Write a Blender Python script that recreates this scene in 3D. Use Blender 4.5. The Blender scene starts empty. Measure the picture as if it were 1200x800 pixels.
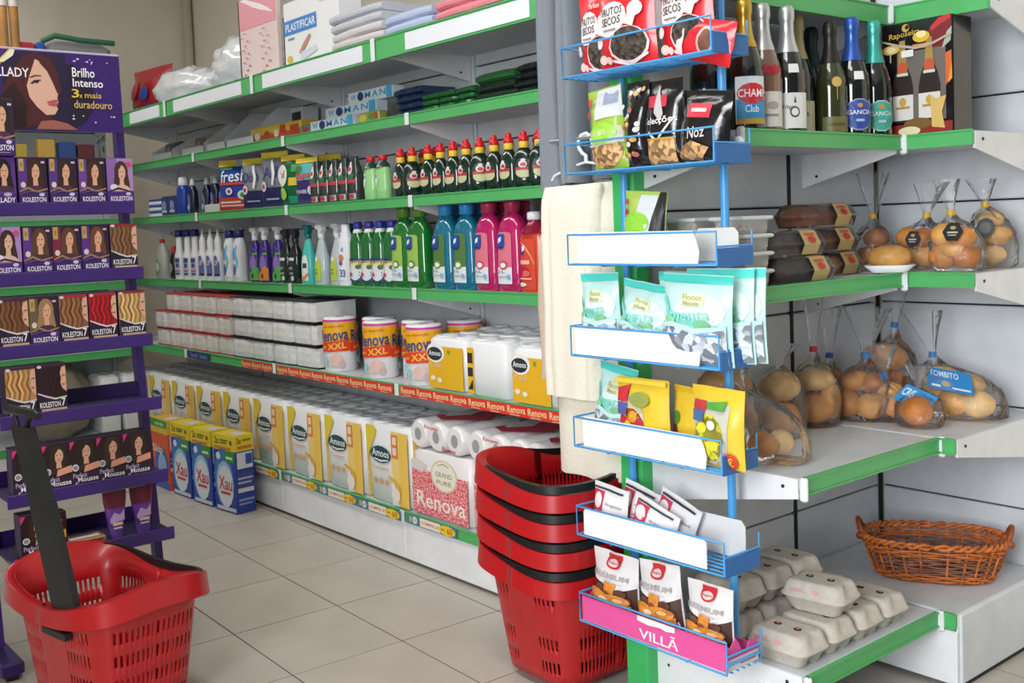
import bpy, math, random
from mathutils import Vector, Matrix, noise

random.seed(11)
sc = bpy.context.scene
COL = sc.collection
PI = math.pi

# ------------------------------------------------------------------ camera
cd = bpy.data.cameras.new('camera')
cam = bpy.data.objects.new('camera', cd)
COL.objects.link(cam)
cd.sensor_width = 36.0
cd.lens = 37.35
cd.shift_y = -0.0475
cd.clip_start = 0.05
cam.matrix_world = Matrix(((0.6380, -0.0249, 0.7697, 0.0),
                           (0.7692, 0.0692, -0.6353, 0.0),
                           (-0.0375, 0.9973, 0.0633, 1.15),
                           (0, 0, 0, 1)))
sc.camera = cam

# ------------------------------------------------------------------ world, light, exposure
world = bpy.data.worlds.new('World')
sc.world = world
world.use_nodes = True
bg = world.node_tree.nodes['Background']
bg.inputs['Color'].default_value = (0.93, 0.96, 1.0, 1)
bg.inputs['Strength'].default_value = 0.12

def area(name, loc, target, sx, sy, power, color):
    l = bpy.data.lights.new(name, 'AREA')
    l.shape = 'RECTANGLE'
    l.size, l.size_y, l.energy, l.color = sx, sy, power, color
    o = bpy.data.objects.new(name, l)
    COL.objects.link(o)
    o.location = loc
    o.rotation_euler = (Vector(target) - Vector(loc)).to_track_quat('-Z', 'Y').to_euler()
    return o

area('shop_window_daylight', (-0.35, -2.3, 1.75), (-1.3, 2.0, 0.85), 2.8, 2.2, 250, (0.93, 0.97, 1.0))
area('ceiling_tube_light', (-2.2, 0.7, 2.9), (-2.2, 0.7, 0), 3.4, 0.4, 30, (1.0, 0.98, 0.95))
area('far_ceiling_tube_light', (-5.2, 1.0, 2.9), (-5.2, 1.0, 0), 1.8, 0.4, 17, (1.0, 0.98, 0.95))

vs = sc.view_settings
vs.view_transform = 'Standard'
vs.look = 'None'
vs.gamma = 1.0
vs.use_curve_mapping = False
vs.exposure = 0.35

# ------------------------------------------------------------------ materials
def s2l(c):
    return c / 12.92 if c <= 0.04045 else ((c + 0.055) / 1.055) ** 2.4

def rgb(h):
    h = h.lstrip('#')
    return tuple(s2l(int(h[i:i + 2], 16) / 255) for i in (0, 2, 4)) + (1.0,)

MATS = {}

def M(h, rough=0.45, metal=0.0, coat=0.0, kind='plain', trans=0.0, scale=1.0):
    key = (h, rough, metal, coat, kind, trans, scale)
    if key in MATS:
        return MATS[key]
    m = bpy.data.materials.new('%s_%s' % (kind, h.lstrip('#')))
    m.use_nodes = True
    nt = m.node_tree
    b = nt.nodes['Principled BSDF']
    b.inputs['Base Color'].default_value = rgb(h)
    b.inputs['Roughness'].default_value = rough
    b.inputs['Metallic'].default_value = metal
    b.inputs['Coat Weight'].default_value = coat
    b.inputs['Transmission Weight'].default_value = trans
    m.diffuse_color = rgb(h)

    def node(t, **kw):
        n = nt.nodes.new(t)
        for k, v in kw.items():
            setattr(n, k, v)
        return n

    def coords():
        return node('ShaderNodeTexCoord').outputs['Object']

    def vary(src, lo, hi):
        """base colour times a procedural value between lo and hi"""
        mr = node('ShaderNodeMapRange')
        mr.inputs['From Min'].default_value = 0.3
        mr.inputs['From Max'].default_value = 0.7
        mr.inputs['To Min'].default_value = lo
        mr.inputs['To Max'].default_value = hi
        nt.links.new(src, mr.inputs['Value'])
        mx = node('ShaderNodeMix', data_type='RGBA', blend_type='MULTIPLY')
        mx.inputs['Factor'].default_value = 1.0
        mx.inputs['A'].default_value = rgb(h)
        nt.links.new(mr.outputs[0], mx.inputs['B'])
        nt.links.new(mx.outputs['Result'], b.inputs['Base Color'])

    def noise_tex(sc_, detail=3.0):
        n = node('ShaderNodeTexNoise')
        n.inputs['Scale'].default_value = sc_
        n.inputs['Detail'].default_value = detail
        nt.links.new(coords(), n.inputs['Vector'])
        return n.outputs['Fac']

    def bump(src, strength, dist):
        bp = node('ShaderNodeBump')
        bp.inputs['Strength'].default_value = strength
        bp.inputs['Distance'].default_value = dist
        nt.links.new(src, bp.inputs['Height'])
        nt.links.new(bp.outputs['Normal'], b.inputs['Normal'])

    if kind == 'metal_paint':
        n = noise_tex(14)
        vary(n, 0.94, 1.04)
    elif kind == 'wall':
        n = noise_tex(2.5, 5)
        vary(n, 0.93, 1.05)
        bump(noise_tex(160), 0.15, 0.002)
    elif kind == 'tile':
        vary(noise_tex(5, 6), 0.9, 1.06)
        bump(noise_tex(60), 0.05, 0.001)
    elif kind == 'cloth':
        vary(noise_tex(260 * scale, 3), 0.93, 1.05)
        w = noise_tex(420 * scale, 2)
        bump(w, 0.6, 0.0025)
    elif kind == 'crust':
        vary(noise_tex(26 * scale, 5), 0.62, 1.22)
        bump(noise_tex(90), 0.25, 0.002)
    elif kind == 'pulp':
        vary(noise_tex(70, 4), 0.9, 1.06)
        bump(noise_tex(220, 3), 0.5, 0.0015)
    elif kind == 'wicker':
        vary(noise_tex(55, 4), 0.55, 1.3)
        bump(noise_tex(150), 0.3, 0.001)
    elif kind == 'crinkle':
        v = node('ShaderNodeTexVoronoi')
        v.inputs['Scale'].default_value = 38 * scale
        nt.links.new(coords(), v.inputs['Vector'])
        bump(v.outputs['Distance'], 0.35, 0.006)
    elif kind == 'mix':                     # dense mixed nuts / sweets seen through a window
        v = node('ShaderNodeTexVoronoi')
        v.inputs['Scale'].default_value = 110 * scale
        nt.links.new(coords(), v.inputs['Vector'])
        sx = node('ShaderNodeSeparateColor')
        nt.links.new(v.outputs['Color'], sx.inputs['Color'])
        vary(sx.outputs[0], 0.45, 1.35)
        bump(v.outputs['Distance'], 0.6, 0.004)
    elif kind == 'floral':
        v = noise_tex(150, 3)
        cr = node('ShaderNodeValToRGB')
        cr.color_ramp.elements[0].position = 0.46
        cr.color_ramp.elements[1].position = 0.56
        cr.color_ramp.elements[0].color = rgb(h)
        cr.color_ramp.elements[1].color = rgb('#f6b9bd')
        nt.links.new(v, cr.inputs['Fac'])
        nt.links.new(cr.outputs['Color'], b.inputs['Base Color'])
    elif kind == 'film':
        out = nt.nodes['Material Output']
        tr = node('ShaderNodeBsdfTransparent')
        gl = node('ShaderNodeBsdfGlossy')
        gl.inputs['Roughness'].default_value = rough
        gl.inputs['Color'].default_value = (1, 1, 1, 1)
        df = node('ShaderNodeBsdfDiffuse')
        df.inputs['Color'].default_value = rgb(h)
        m1 = node('ShaderNodeMixShader')
        m1.inputs['Fac'].default_value = trans
        m2 = node('ShaderNodeMixShader')
        fr = node('ShaderNodeFresnel')
        fr.inputs['IOR'].default_value = 1.24
        bp = node('ShaderNodeBump')
        bp.inputs['Strength'].default_value = 0.7
        bp.inputs['Distance'].default_value = 0.012
        nt.links.new(noise_tex(34 * scale, 3), bp.inputs['Height'])
        nt.links.new(bp.outputs['Normal'], fr.inputs['Normal'])
        nt.links.new(bp.outputs['Normal'], gl.inputs['Normal'])
        nt.links.new(tr.outputs[0], m1.inputs[1])
        nt.links.new(df.outputs[0], m1.inputs[2])
        nt.links.new(fr.outputs[0], m2.inputs['Fac'])
        nt.links.new(m1.outputs[0], m2.inputs[1])
        nt.links.new(gl.outputs[0], m2.inputs[2])
        nt.links.new(m2.outputs[0], out.inputs['Surface'])
    MATS[key] = m
    return m

WHITE = M('#e9ebee', 0.4, kind='metal_paint')
PANEL = M('#d7dbe0', 0.45, kind='metal_paint')
GREEN = M('#55b168', 0.35, kind='metal_paint')
PURPLE = M('#3d2570', 0.4, kind='metal_paint')
BLUE = M('#4a9fe0', 0.35, kind='metal_paint')
BLUEDK = M('#1f66aa', 0.4, kind='metal_paint')
RED = M('#b3151b', 0.35, coat=0.2)
BLACKP = M('#15181a', 0.4)
FILM = M('#ffffff', 0.15, kind='film', trans=0.05)
FILMG = M('#f4f4f2', 0.2, kind='film', trans=0.3)
CARD = M('#f6f7f8', 0.5)

# ------------------------------------------------------------------ mesh builder
class MB:
    def __init__(s):
        s.v, s.f, s.mi, s.sm, s.mats = [], [], [], [], []

    def mat(s, m):
        if isinstance(m, str):
            m = M(m)
        if m not in s.mats:
            s.mats.append(m)
        return s.mats.index(m)

    def add(s, vs_, fs, m, smooth=False):
        k = len(s.v)
        i = s.mat(m)
        s.v.extend([tuple(p) for p in vs_])
        for f in fs:
            s.f.append(tuple(k + j for j in f))
            s.mi.append(i)
            s.sm.append(smooth)
        return s

    def box(s, x0, x1, y0, y1, z0, z1, m):
        v = [(x, y, z) for z in (z0, z1) for y in (y0, y1) for x in (x0, x1)]
        return s.add(v, [(0, 2, 3, 1), (4, 5, 7, 6), (0, 1, 5, 4), (2, 6, 7, 3), (0, 4, 6, 2), (1, 3, 7, 5)], m)

    def cbox(s, x0, x1, y0, y1, z0, z1, m, b=0.004):
        """box with chamfered vertical and horizontal edges"""
        b = min(b, (x1 - x0) / 3, (y1 - y0) / 3, (z1 - z0) / 3)
        rings = []
        for z, i in ((z0, b), (z0 + b, 0), (z1 - b, 0), (z1, b)):
            c = b
            X0, X1, Y0, Y1 = x0 + i, x1 - i, y0 + i, y1 - i
            rings.append([(X0 + c, Y0, z), (X1 - c, Y0, z), (X1, Y0 + c, z), (X1, Y1 - c, z),
                          (X1 - c, Y1, z), (X0 + c, Y1, z), (X0, Y1 - c, z), (X0, Y0 + c, z)])
        return s.loft(rings, m, smooth=False)

    def loft(s, rings, m, cap0=True, cap1=True, smooth=True, closed=True):
        n = len(rings[0])
        v = [p for r in rings for p in r]
        f = []
        for i in range(len(rings) - 1):
            for j in range(n if closed else n - 1):
                a, b_ = i * n + j, i * n + (j + 1) % n
                f.append((a, b_, b_ + n, a + n))
        s.add(v, f, m, smooth)
        if cap0:
            s.add(rings[0], [tuple(range(n))[::-1]], m)
        if cap1:
            s.add(rings[-1], [tuple(range(n))], m)
        return s

    def tube(s, path, r, m, n=6, closed=False, flat=1.0, smooth=True):
        P = [Vector(p) for p in path]
        rings = []
        L = len(P)
        prev = None
        for i in range(L):
            if closed:
                t = P[(i + 1) % L] - P[i - 1]
            else:
                t = P[min(i + 1, L - 1)] - P[max(i - 1, 0)]
            t.normalize()
            if prev is None:
                a = t.cross(Vector((0, 0, 1)))
                if a.length < 0.1:
                    a = t.cross(Vector((1, 0, 0)))
            else:
                a = prev - t * prev.dot(t)
            a.normalize()
            prev = a
            b = t.cross(a)
            rr = r[i] if isinstance(r, (list, tuple)) else r
            rings.append([P[i] + a * (rr * math.cos(2 * PI * k / n)) + b * (rr * flat * math.sin(2 * PI * k / n)) for k in range(n)])
        if closed:
            rings.append(rings[0])
            return s.loft(rings, m, False, False, smooth)
        return s.loft(rings, m, True, True, smooth)

    def grid(s, fn, nu, nv, m, smooth=True, flip=False):
        v = [fn(i / nu, j / nv) for j in range(nv + 1) for i in range(nu + 1)]
        f = []
        for j in range(nv):
            for i in range(nu):
                a = j * (nu + 1) + i
                q = (a, a + 1, a + nu + 2, a + nu + 1)
                f.append(q[::-1] if flip else q)
        return s.add(v, f, m, smooth)

    def ball(s, c, rx, ry, rz, m, nu=12, nv=8, rough=0.0, seed=0.0, freq=4.0):
        def fn(u, v):
            a, b = 2 * PI * u, PI * (v - 0.5)
            d = Vector((math.cos(a) * math.cos(b), math.sin(a) * math.cos(b), math.sin(b)))
            k = 1 + (rough * noise.noise(d * freq + Vector((seed, seed * 2, 0))) if rough else 0)
            return (c[0] + d.x * rx * k, c[1] + d.y * ry * k, c[2] + d.z * rz * k)
        return s.grid(fn, nu, nv, m, True)

    def mesh(s, name):
        me = bpy.data.meshes.new(name)
        me.from_pydata(s.v, [], s.f)
        for m in s.mats:
            me.materials.append(m)
        me.polygons.foreach_set('material_index', s.mi)
        me.polygons.foreach_set('use_smooth', s.sm)
        me.validate()
        me.update()
        return me

    def build(s, name, parent=None):
        o = bpy.data.objects.new(name, s.mesh(name))
        COL.objects.link(o)
        if parent is not None:
            o.parent = parent
        return o

def tag(o, label=None, cat=None, group=None, kind=None):
    if label:
        o['label'] = label
    if cat:
        o['category'] = cat
    if group:
        o['group'] = group
    if kind:
        o['kind'] = kind
    return o

def thing(name, label, cat, loc=(0, 0, 0), rz=0.0, group=None):
    o = bpy.data.objects.new(name, None)
    o.empty_display_size = 0.05
    COL.objects.link(o)
    o.location = loc
    o.rotation_euler = (0, 0, rz)
    return tag(o, label, cat, group)

def dup(src, parent=None):
    c = src.copy()
    COL.objects.link(c)
    if parent is not None:
        c.parent = parent
    for ch in src.children:
        dup(ch, c)
    return c

class Kind:
    """one thing built once; put() places it, copying it from the second time on"""
    def __init__(s, root):
        s.root, s.used = root, False

    def put(s, x, y, z, label, rz=0.0, rx=0.0, ry=0.0, group=None, scale=None):
        o = dup(s.root) if s.used else s.root
        s.used = True
        o.location = (x, y, z)
        o.rotation_euler = (rx, ry, rz)
        if scale:
            o.scale = scale
        o['label'] = label
        if group:
            o['group'] = group
        return o

ORD = ['first', 'second', 'third', 'fourth', 'fifth', 'sixth', 'seventh', 'eighth', 'ninth', 'tenth', 'eleventh', 'twelfth']

# ------------------------------------------------------------------ flat print
TXT = {}

def text2d(t):
    if t in TXT:
        return TXT[t]
    cu = bpy.data.curves.new('lettering', 'FONT')
    cu.body = t
    cu.size = 1.0
    cu.resolution_u = 2
    cu.offset = 0.012
    o = bpy.data.objects.new('lettering', cu)
    COL.objects.link(o)
    bpy.context.view_layer.update()
    me = bpy.data.meshes.new_from_object(o.evaluated_get(bpy.context.evaluated_depsgraph_get()))
    V = [(p.co.x, p.co.y) for p in me.vertices]
    F = [tuple(p.vertices) for p in me.polygons]
    bpy.data.objects.remove(o)
    bpy.data.meshes.remove(me)
    x0, x1 = min(p[0] for p in V), max(p[0] for p in V)
    y0, y1 = min(p[1] for p in V), max(p[1] for p in V)
    TXT[t] = ([((p[0] - x0) / (x1 - x0), (p[1] - y0) / (y1 - y0)) for p in V], F)
    return TXT[t]

def plane(O, U, V, lift=0.0005):
    O, U, V = Vector(O), Vector(U), Vector(V)
    N = U.cross(V).normalized()
    return lambda u, v, l: O + U * u + V * v + N * (lift * l)

def art(mb, fn, items, n=1, l0=1):
    """vector print: each item lies one thin layer above the one before"""
    lay = l0
    for it in items:
        k = it[0]
        lay += 1
        if k == 'r':
            x0, y0, x1, y1, c = it[1:6]
            mb.grid(lambda u, v: fn(x0 + (x1 - x0) * u, y0 + (y1 - y0) * v, lay), n, max(1, n // 2), c, n > 1)
        elif k == 'e':
            cx, cy, rx, ry, c = it[1:6]
            q = 14
            vs_ = [fn(cx, cy, lay)]
            for rr in ((0.5, 1.0) if n > 1 else (1.0,)):
                vs_ += [fn(cx + rx * rr * math.cos(2 * PI * i / q), cy + ry * rr * math.sin(2 * PI * i / q), lay) for i in range(q)]
            f = [(0, 1 + i, 1 + (i + 1) % q) for i in range(q)]
            if n > 1:
                f += [(1 + i, 1 + q + i, 1 + q + (i + 1) % q, 1 + (i + 1) % q) for i in range(q)]
            mb.add(vs_, f, c)
        elif k == 'p':
            pts, c = it[1], it[2]
            if n > 1:       # follow the curve underneath: rings about the middle, edges cut up
                dense = []
                for (xa, ya), (xb, yb) in zip(pts, pts[1:] + pts[:1]):
                    dense += [(xa + (xb - xa) * i / 4, ya + (yb - ya) * i / 4) for i in range(4)]
                q = len(dense)
                mx, my = sum(p[0] for p in pts) / len(pts), sum(p[1] for p in pts) / len(pts)
                vs_ = [fn(mx, my, lay)]
                for rr in (0.34, 0.67, 1.0):
                    vs_ += [fn(mx + (x - mx) * rr, my + (y - my) * rr, lay) for x, y in dense]
                f = [(0, 1 + i, 1 + (i + 1) % q) for i in range(q)]
                for r_ in (0, 1):
                    f += [(1 + r_ * q + i, 1 + (r_ + 1) * q + i, 1 + (r_ + 1) * q + (i + 1) % q, 1 + r_ * q + (i + 1) % q) for i in range(q)]
                mb.add(vs_, f, c)
            else:
                mb.add([fn(x, y, lay) for x, y in pts], [tuple(range(len(pts)))], c)
        elif k == 'l':
            pts, w, c = it[1], it[2], it[3]
            if n > 1:
                pts = [(xa + (xb - xa) * i / 4, ya + (yb - ya) * i / 4) for (xa, ya), (xb, yb) in zip(pts, pts[1:]) for i in range(4)] + [pts[-1]]
            vs_ = []
            for i, (x, y) in enumerate(pts):
                a, b = pts[max(i - 1, 0)], pts[min(i + 1, len(pts) - 1)]
                dx, dy = b[0] - a[0], b[1] - a[1]
                d = math.hypot(dx, dy) or 1
                ww = w * (0.35 + 0.65 * math.sin(PI * (0.15 + 0.7 * i / max(1, len(pts) - 1))))
                vs_ += [fn(x - dy / d * ww, y + dx / d * ww, lay), fn(x + dy / d * ww, y - dx / d * ww, lay)]
            mb.add(vs_, [(2 * i, 2 * i + 1, 2 * i + 3, 2 * i + 2) for i in range(len(pts) - 1)], c)
        elif k == 't':
            t, x0, y0, x1, y1, c = it[1:7]
            sl = it[7] if len(it) > 7 else 0.0
            V, F = text2d(t)
            mb.add([fn(x0 + (x1 - x0) * p[0], y0 + (y1 - y0) * p[1] + sl * p[0], lay) for p in V], F, c)
    return mb

def woman(x0, y0, x1, y1, hair, skin='#d9a587', top='#4b2a45'):
    """generic portrait printed on a pack"""
    w, h = x1 - x0, y1 - y0
    X = lambda u: x0 + w * u
    Y = lambda v: y0 + h * v
    E = lambda cx, cy, rx, ry, c: ('e', X(cx), Y(cy), w * rx, h * ry, c)
    Pn = lambda pts, c: ('p', [(X(a), Y(b)) for a, b in pts], c)
    return [E(.5, .62, .33, .33, hair), Pn([(.2, .62), (.8, .62), (.9, .12), (.7, .02), (.3, .02), (.1, .15)], hair),
            Pn([(.05, 0), (.95, 0), (.8, .14), (.6, .2), (.4, .2), (.2, .14)], top),
            Pn([(.4, .18), (.62, .18), (.6, .42), (.42, .42)], skin),
            E(.52, .58, .185, .23, skin),
            Pn([(.3, .6), (.36, .82), (.55, .88), (.47, .74), (.38, .66), (.36, .42), (.28, .35)], hair),
            Pn([(.68, .82), (.74, .6), (.7, .4), (.78, .36), (.8, .66)], hair),
            E(.45, .61, .035, .014, '#2a1a1a'), E(.6, .61, .035, .014, '#2a1a1a'),
            E(.525, .46, .05, .017, '#b1383f')]

# ------------------------------------------------------------------ rounded bodies
def sec(a, p):
    c, s_ = math.sin(a), -math.cos(a)
    return (math.copysign(abs(c) ** (2 / p), c), math.copysign(abs(s_) ** (2 / p), s_))

def ring(z, rx, ry, n=20, p=2.0, cx=0.0, cy=0.0):
    return [(cx + sec(2 * PI * i / n, p)[0] * rx, cy + sec(2 * PI * i / n, p)[1] * ry, z) for i in range(n)]

def lathe(mb, prof, m, sy=1.0, p=2.0, n=20, cx=0.0, cy=0.0, smooth=True):
    return mb.loft([ring(q[1], q[0], (q[2] if len(q) > 2 else q[0] * sy), n, p, cx + (q[3] if len(q) > 3 else 0), cy) for q in prof], m, True, True, smooth)

def prof_at(prof, z, sy):
    for a, b in zip(prof, prof[1:]):
        if a[1] <= z <= b[1] and b[1] > a[1]:
            t = (z - a[1]) / (b[1] - a[1])
            ra, rb = a[0], b[0]
            ya = a[2] if len(a) > 2 else a[0] * sy
            yb = b[2] if len(b) > 2 else b[0] * sy
            sh = (a[3] if len(a) > 3 else 0) * (1 - t) + (b[3] if len(b) > 3 else 0) * t
            return ra + (rb - ra) * t, ya + (yb - ya) * t, sh
    return prof[-1][0], prof[-1][0] * sy, 0

def wrap(prof, z0, z1, span, sy=1.0, p=2.0, lift=0.0006, turn=0.0, base=0.0007):
    def fn(u, v, l):
        z = z0 + (z1 - z0) * v
        rx, ry, sh = prof_at(prof, z, sy)
        a = (u - 0.5) * span + turn
        c = sec(a, p)
        k = base + lift * l
        return Vector((sh + c[0] * (rx + k), c[1] * (ry + k), z))
    return fn

def pouch_fn(w, h, d, bulge=0.45, side=-1, taper=0.0, lean=0.0):
    def th(u, v):
        a = max(0.0, 1 - abs(2 * u - 1) ** 2.6) ** 0.7
        vv = min(1.0, max(0.0, (v - 0.02) / 0.9))
        b = max(0.0, math.sin(PI * vv ** (0.6 + bulge * 0.4))) ** 0.6
        return d * 0.5 * a * b
    def fn(u, v, l=0.0):
        ww = w * (1 - taper * v) * (1 - 0.05 * math.sin(PI * v))
        return Vector((ww * (u - 0.5), side * (th(u, v) + 0.0006 + (0.0009 * l if l else 0)) + lean * v * v, h * v))
    return fn

def pouch(mb, w, h, d, m, items=(), back=None, taper=0.0, lean=0.0, seal=True, crinkle=0.0, seed=0):
    f0 = pouch_fn(w, h, d, side=-1, taper=taper, lean=lean)
    b0 = pouch_fn(w, h, d, side=1, taper=taper, lean=lean)
    def cr(f):
        def g(u, v, l=0.0):
            q = f(u, v, l)
            k = crinkle * min(1, 6 * min(u, 1 - u) + 0.15)
            if k:
                q = q + Vector((0, k * noise.noise(Vector((u * 5 + seed, v * 7, seed))), 0.3 * k * noise.noise(Vector((u * 3, seed, v)))))
            return q
        return g
    f, b = cr(f0), cr(b0)
    mb.grid(lambda u, v: f(u, v), 12, 14, m)
    mb.grid(lambda u, v: b(u, v), 12, 14, back or m, flip=True)
    art(mb, f, items, n=8)
    return mb

# ================================================================== the setting
def struct(name, mb, parent=None):
    o = mb.build(name, parent)
    if parent is None:
        o['kind'] = 'structure'
    return o

floor = struct('floor', MB().box(-8.0, 2.0, -3.0, 3.2, -0.03, -0.0012, M('#4d463f', 0.8)))
tile_me = MB()
tile_me.cbox(-0.1882, 0.1882, -0.1656, 0.1656, -0.0015, 0.0, M('#bab3a9', 0.35, kind='tile'), 0.0015)
tile_mesh = tile_me.mesh('floor_tile')
tu, tv = Vector((0.3802, -0.0129)), Vector((0.0114, 0.3350))
t0 = Vector((-3.987, 1.6407)) + tu * 0.5 + tv * 0.5
tile_rot = math.atan2(tu.y, tu.x)
for i in range(-6, 11):
    for j in range(-6, 4):
        p = t0 + tu * i + tv * j
        o = bpy.data.objects.new('floor_tile', tile_mesh)
        COL.objects.link(o)
        o.parent = floor
        o.location = (p.x, p.y, random.uniform(-0.0002, 0.0002))
        o.rotation_euler = (0, 0, tile_rot)

beige = M('#e6dfd0', 0.8, kind='wall')
struct('wall_back', MB().box(-6.7, 2.0, 2.86, 2.96, 0, 3.0, beige))
struct('wall_left', MB().box(-6.7, -6.6, -1.2, 2.86, 0, 3.0, beige))
fw = MB()
fw.box(-6.7, -0.95, -1.32, -1.2, 0, 3.0, beige).box(2.0, 2.6, -1.32, -1.2, 0, 3.0, beige)
fw.box(-0.95, 2.0, -1.32, -1.2, 2.55, 3.0, beige).box(-0.95, 2.0, -1.32, -1.2, 0, 0.12, beige)
struct('added_wall_front', fw)  # unseen wall, added to hold back daylight from the left side
wf = MB()
for x in (-0.93, 0.47, 1.98):
    wf.box(x - 0.025, x + 0.025, -1.30, -1.23, 0.12, 2.55, M('#c9ccd0', 0.4))
wf.box(-0.95, 2.0, -1.30, -1.23, 2.50, 2.55, M('#c9ccd0', 0.4)).box(-0.95, 2.0, -1.30, -1.23, 0.12, 0.17, M('#c9ccd0', 0.4))
struct('added_window_1', wf)  # unseen frame, added with the wall around its daylight opening
struct('ceiling', MB().box(-6.7, 2.0, -1.2, 2.96, 3.0, 3.06, M('#e8e6e0', 0.8)))
pipe = MB().tube([(-6.565, 2.825, 0), (-6.565, 2.825, 2.98)], 0.03, M('#c3baa6', 0.6), n=10)
struct('trim_1', pipe)

# ================================================================== gondola shelving
SLOT = M('#22262a', 0.7)
DECK = M('#cfd3d8', 0.4, kind='metal_paint')

def bay(label, loc, rz, L, shelves, panels, depth_pad=0.0, left_post=True, right_post=True, kick=0.13, post_h=2.0,
        post_col=None, group='bays of white gondola shelving', brackets=(True, True), clips=True, kick_x0=0.0, splits=(), ch0=0.0):
    """local frame: back panel in the plane y=0, shelves reach towards -y, x runs 0..L"""
    t = thing('shelving_bay', label, 'shelving', loc, rz, group)
    pc = post_col or PANEL
    for side, x in ((left_post, 0.0), (right_post, L)):
        if side:
            mb = MB().cbox(x - 0.016, x + 0.016, -0.022, 0.03, 0.0, post_h, pc, 0.003)
            for k in range(int(post_h / 0.08)):
                mb.box(x - 0.003, x + 0.003, -0.0232, -0.0215, 0.1 + k * 0.08, 0.13 + k * 0.08, SLOT)
            mb.build('upright', t)
    xs_ = [0.0] + list(splits) + [L]
    for xa, xb in zip(xs_, xs_[1:]):
        for za, zb in zip(panels, panels[1:]):
            MB().cbox(xa + (0.018 if xa == 0 else 0.006), xb - (0.018 if xb == L else 0.006), -0.012, 0.004, za + 0.0025, zb - 0.0025, PANEL, 0.003).build('back_panel', t)
    MB().box(0.018, L - 0.018, 0.0042, 0.012, 0.05, panels[-1], SLOT).build('backing_sheet', t)
    for z, d, fh, x0, x1 in shelves:
        s_ = MB().cbox(x0 + 0.003, x1 - 0.003, -d + 0.012, -0.025, z - 0.026, z, DECK, 0.003).build('shelf', t)
        ch = MB()
        g = fh / 2
        zc = z + 0.003 - fh
        xc = x0 + 0.002 if not ch0 else (0.46 if d > 0.45 else 0.32 if d > 0.35 else 0.245)
        ch.cbox(xc, x1 - 0.002, -d, -d + 0.011, zc, zc + fh, GREEN, 0.0025)
        ch.box(xc, x1 - 0.002, -d - 0.0035, -d, zc, zc + 0.004, GREEN)
        ch.box(xc, x1 - 0.002, -d - 0.0035, -d, zc + fh - 0.004, zc + fh, GREEN)
        ch.build('price_channel', s_)
        for flag, x in zip(brackets, (x0 + 0.004, x1 - 0.004)):
            if flag:
                br = MB()
                w = 0.0025
                za, zb = z - 0.03, z - 0.115
                pts = [(-d + 0.013, z - 0.001), (-d + 0.013, za - 0.012), (-0.025, zb), (-0.025, z - 0.001)]
                br.add([(x - w, y, zz) for y, zz in pts] + [(x + w, y, zz) for y, zz in pts],
                       [(0, 1, 2, 3), (7, 6, 5, 4), (0, 4, 5, 1), (1, 5, 6, 2), (2, 6, 7, 3), (3, 7, 4, 0)], WHITE)
                for yy, zz in ((-d + 0.05, z - 0.02), (-0.07, z - 0.02), (-0.07, z - 0.085)):
                    br.tube([(x - 0.0045, yy, zz), (x + 0.0045, yy, zz)], 0.004, SLOT, n=8)
                br.build('bracket', s_)
        if clips:
            MB().cbox(x0 - 0.012, x0 + 0.012, -d - 0.0068, -d - 0.0037, zc - 0.002, zc + fh + 0.002, M('#e6e9ea', 0.4), 0.002).build('price_clip', s_)
    if kick:
        d = shelves[0][1]
        MB().cbox(kick_x0 + 0.001, L - 0.001, -d + 0.004, -d + 0.02, 0.012, kick + 0.014, WHITE, 0.003).build('kick_plate', t)
        MB().box(kick_x0 + .002, L - .002, -d + 0.03, -0.025, 0.0, 0.012, SLOT).build('base_foot', t)
    return t

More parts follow.
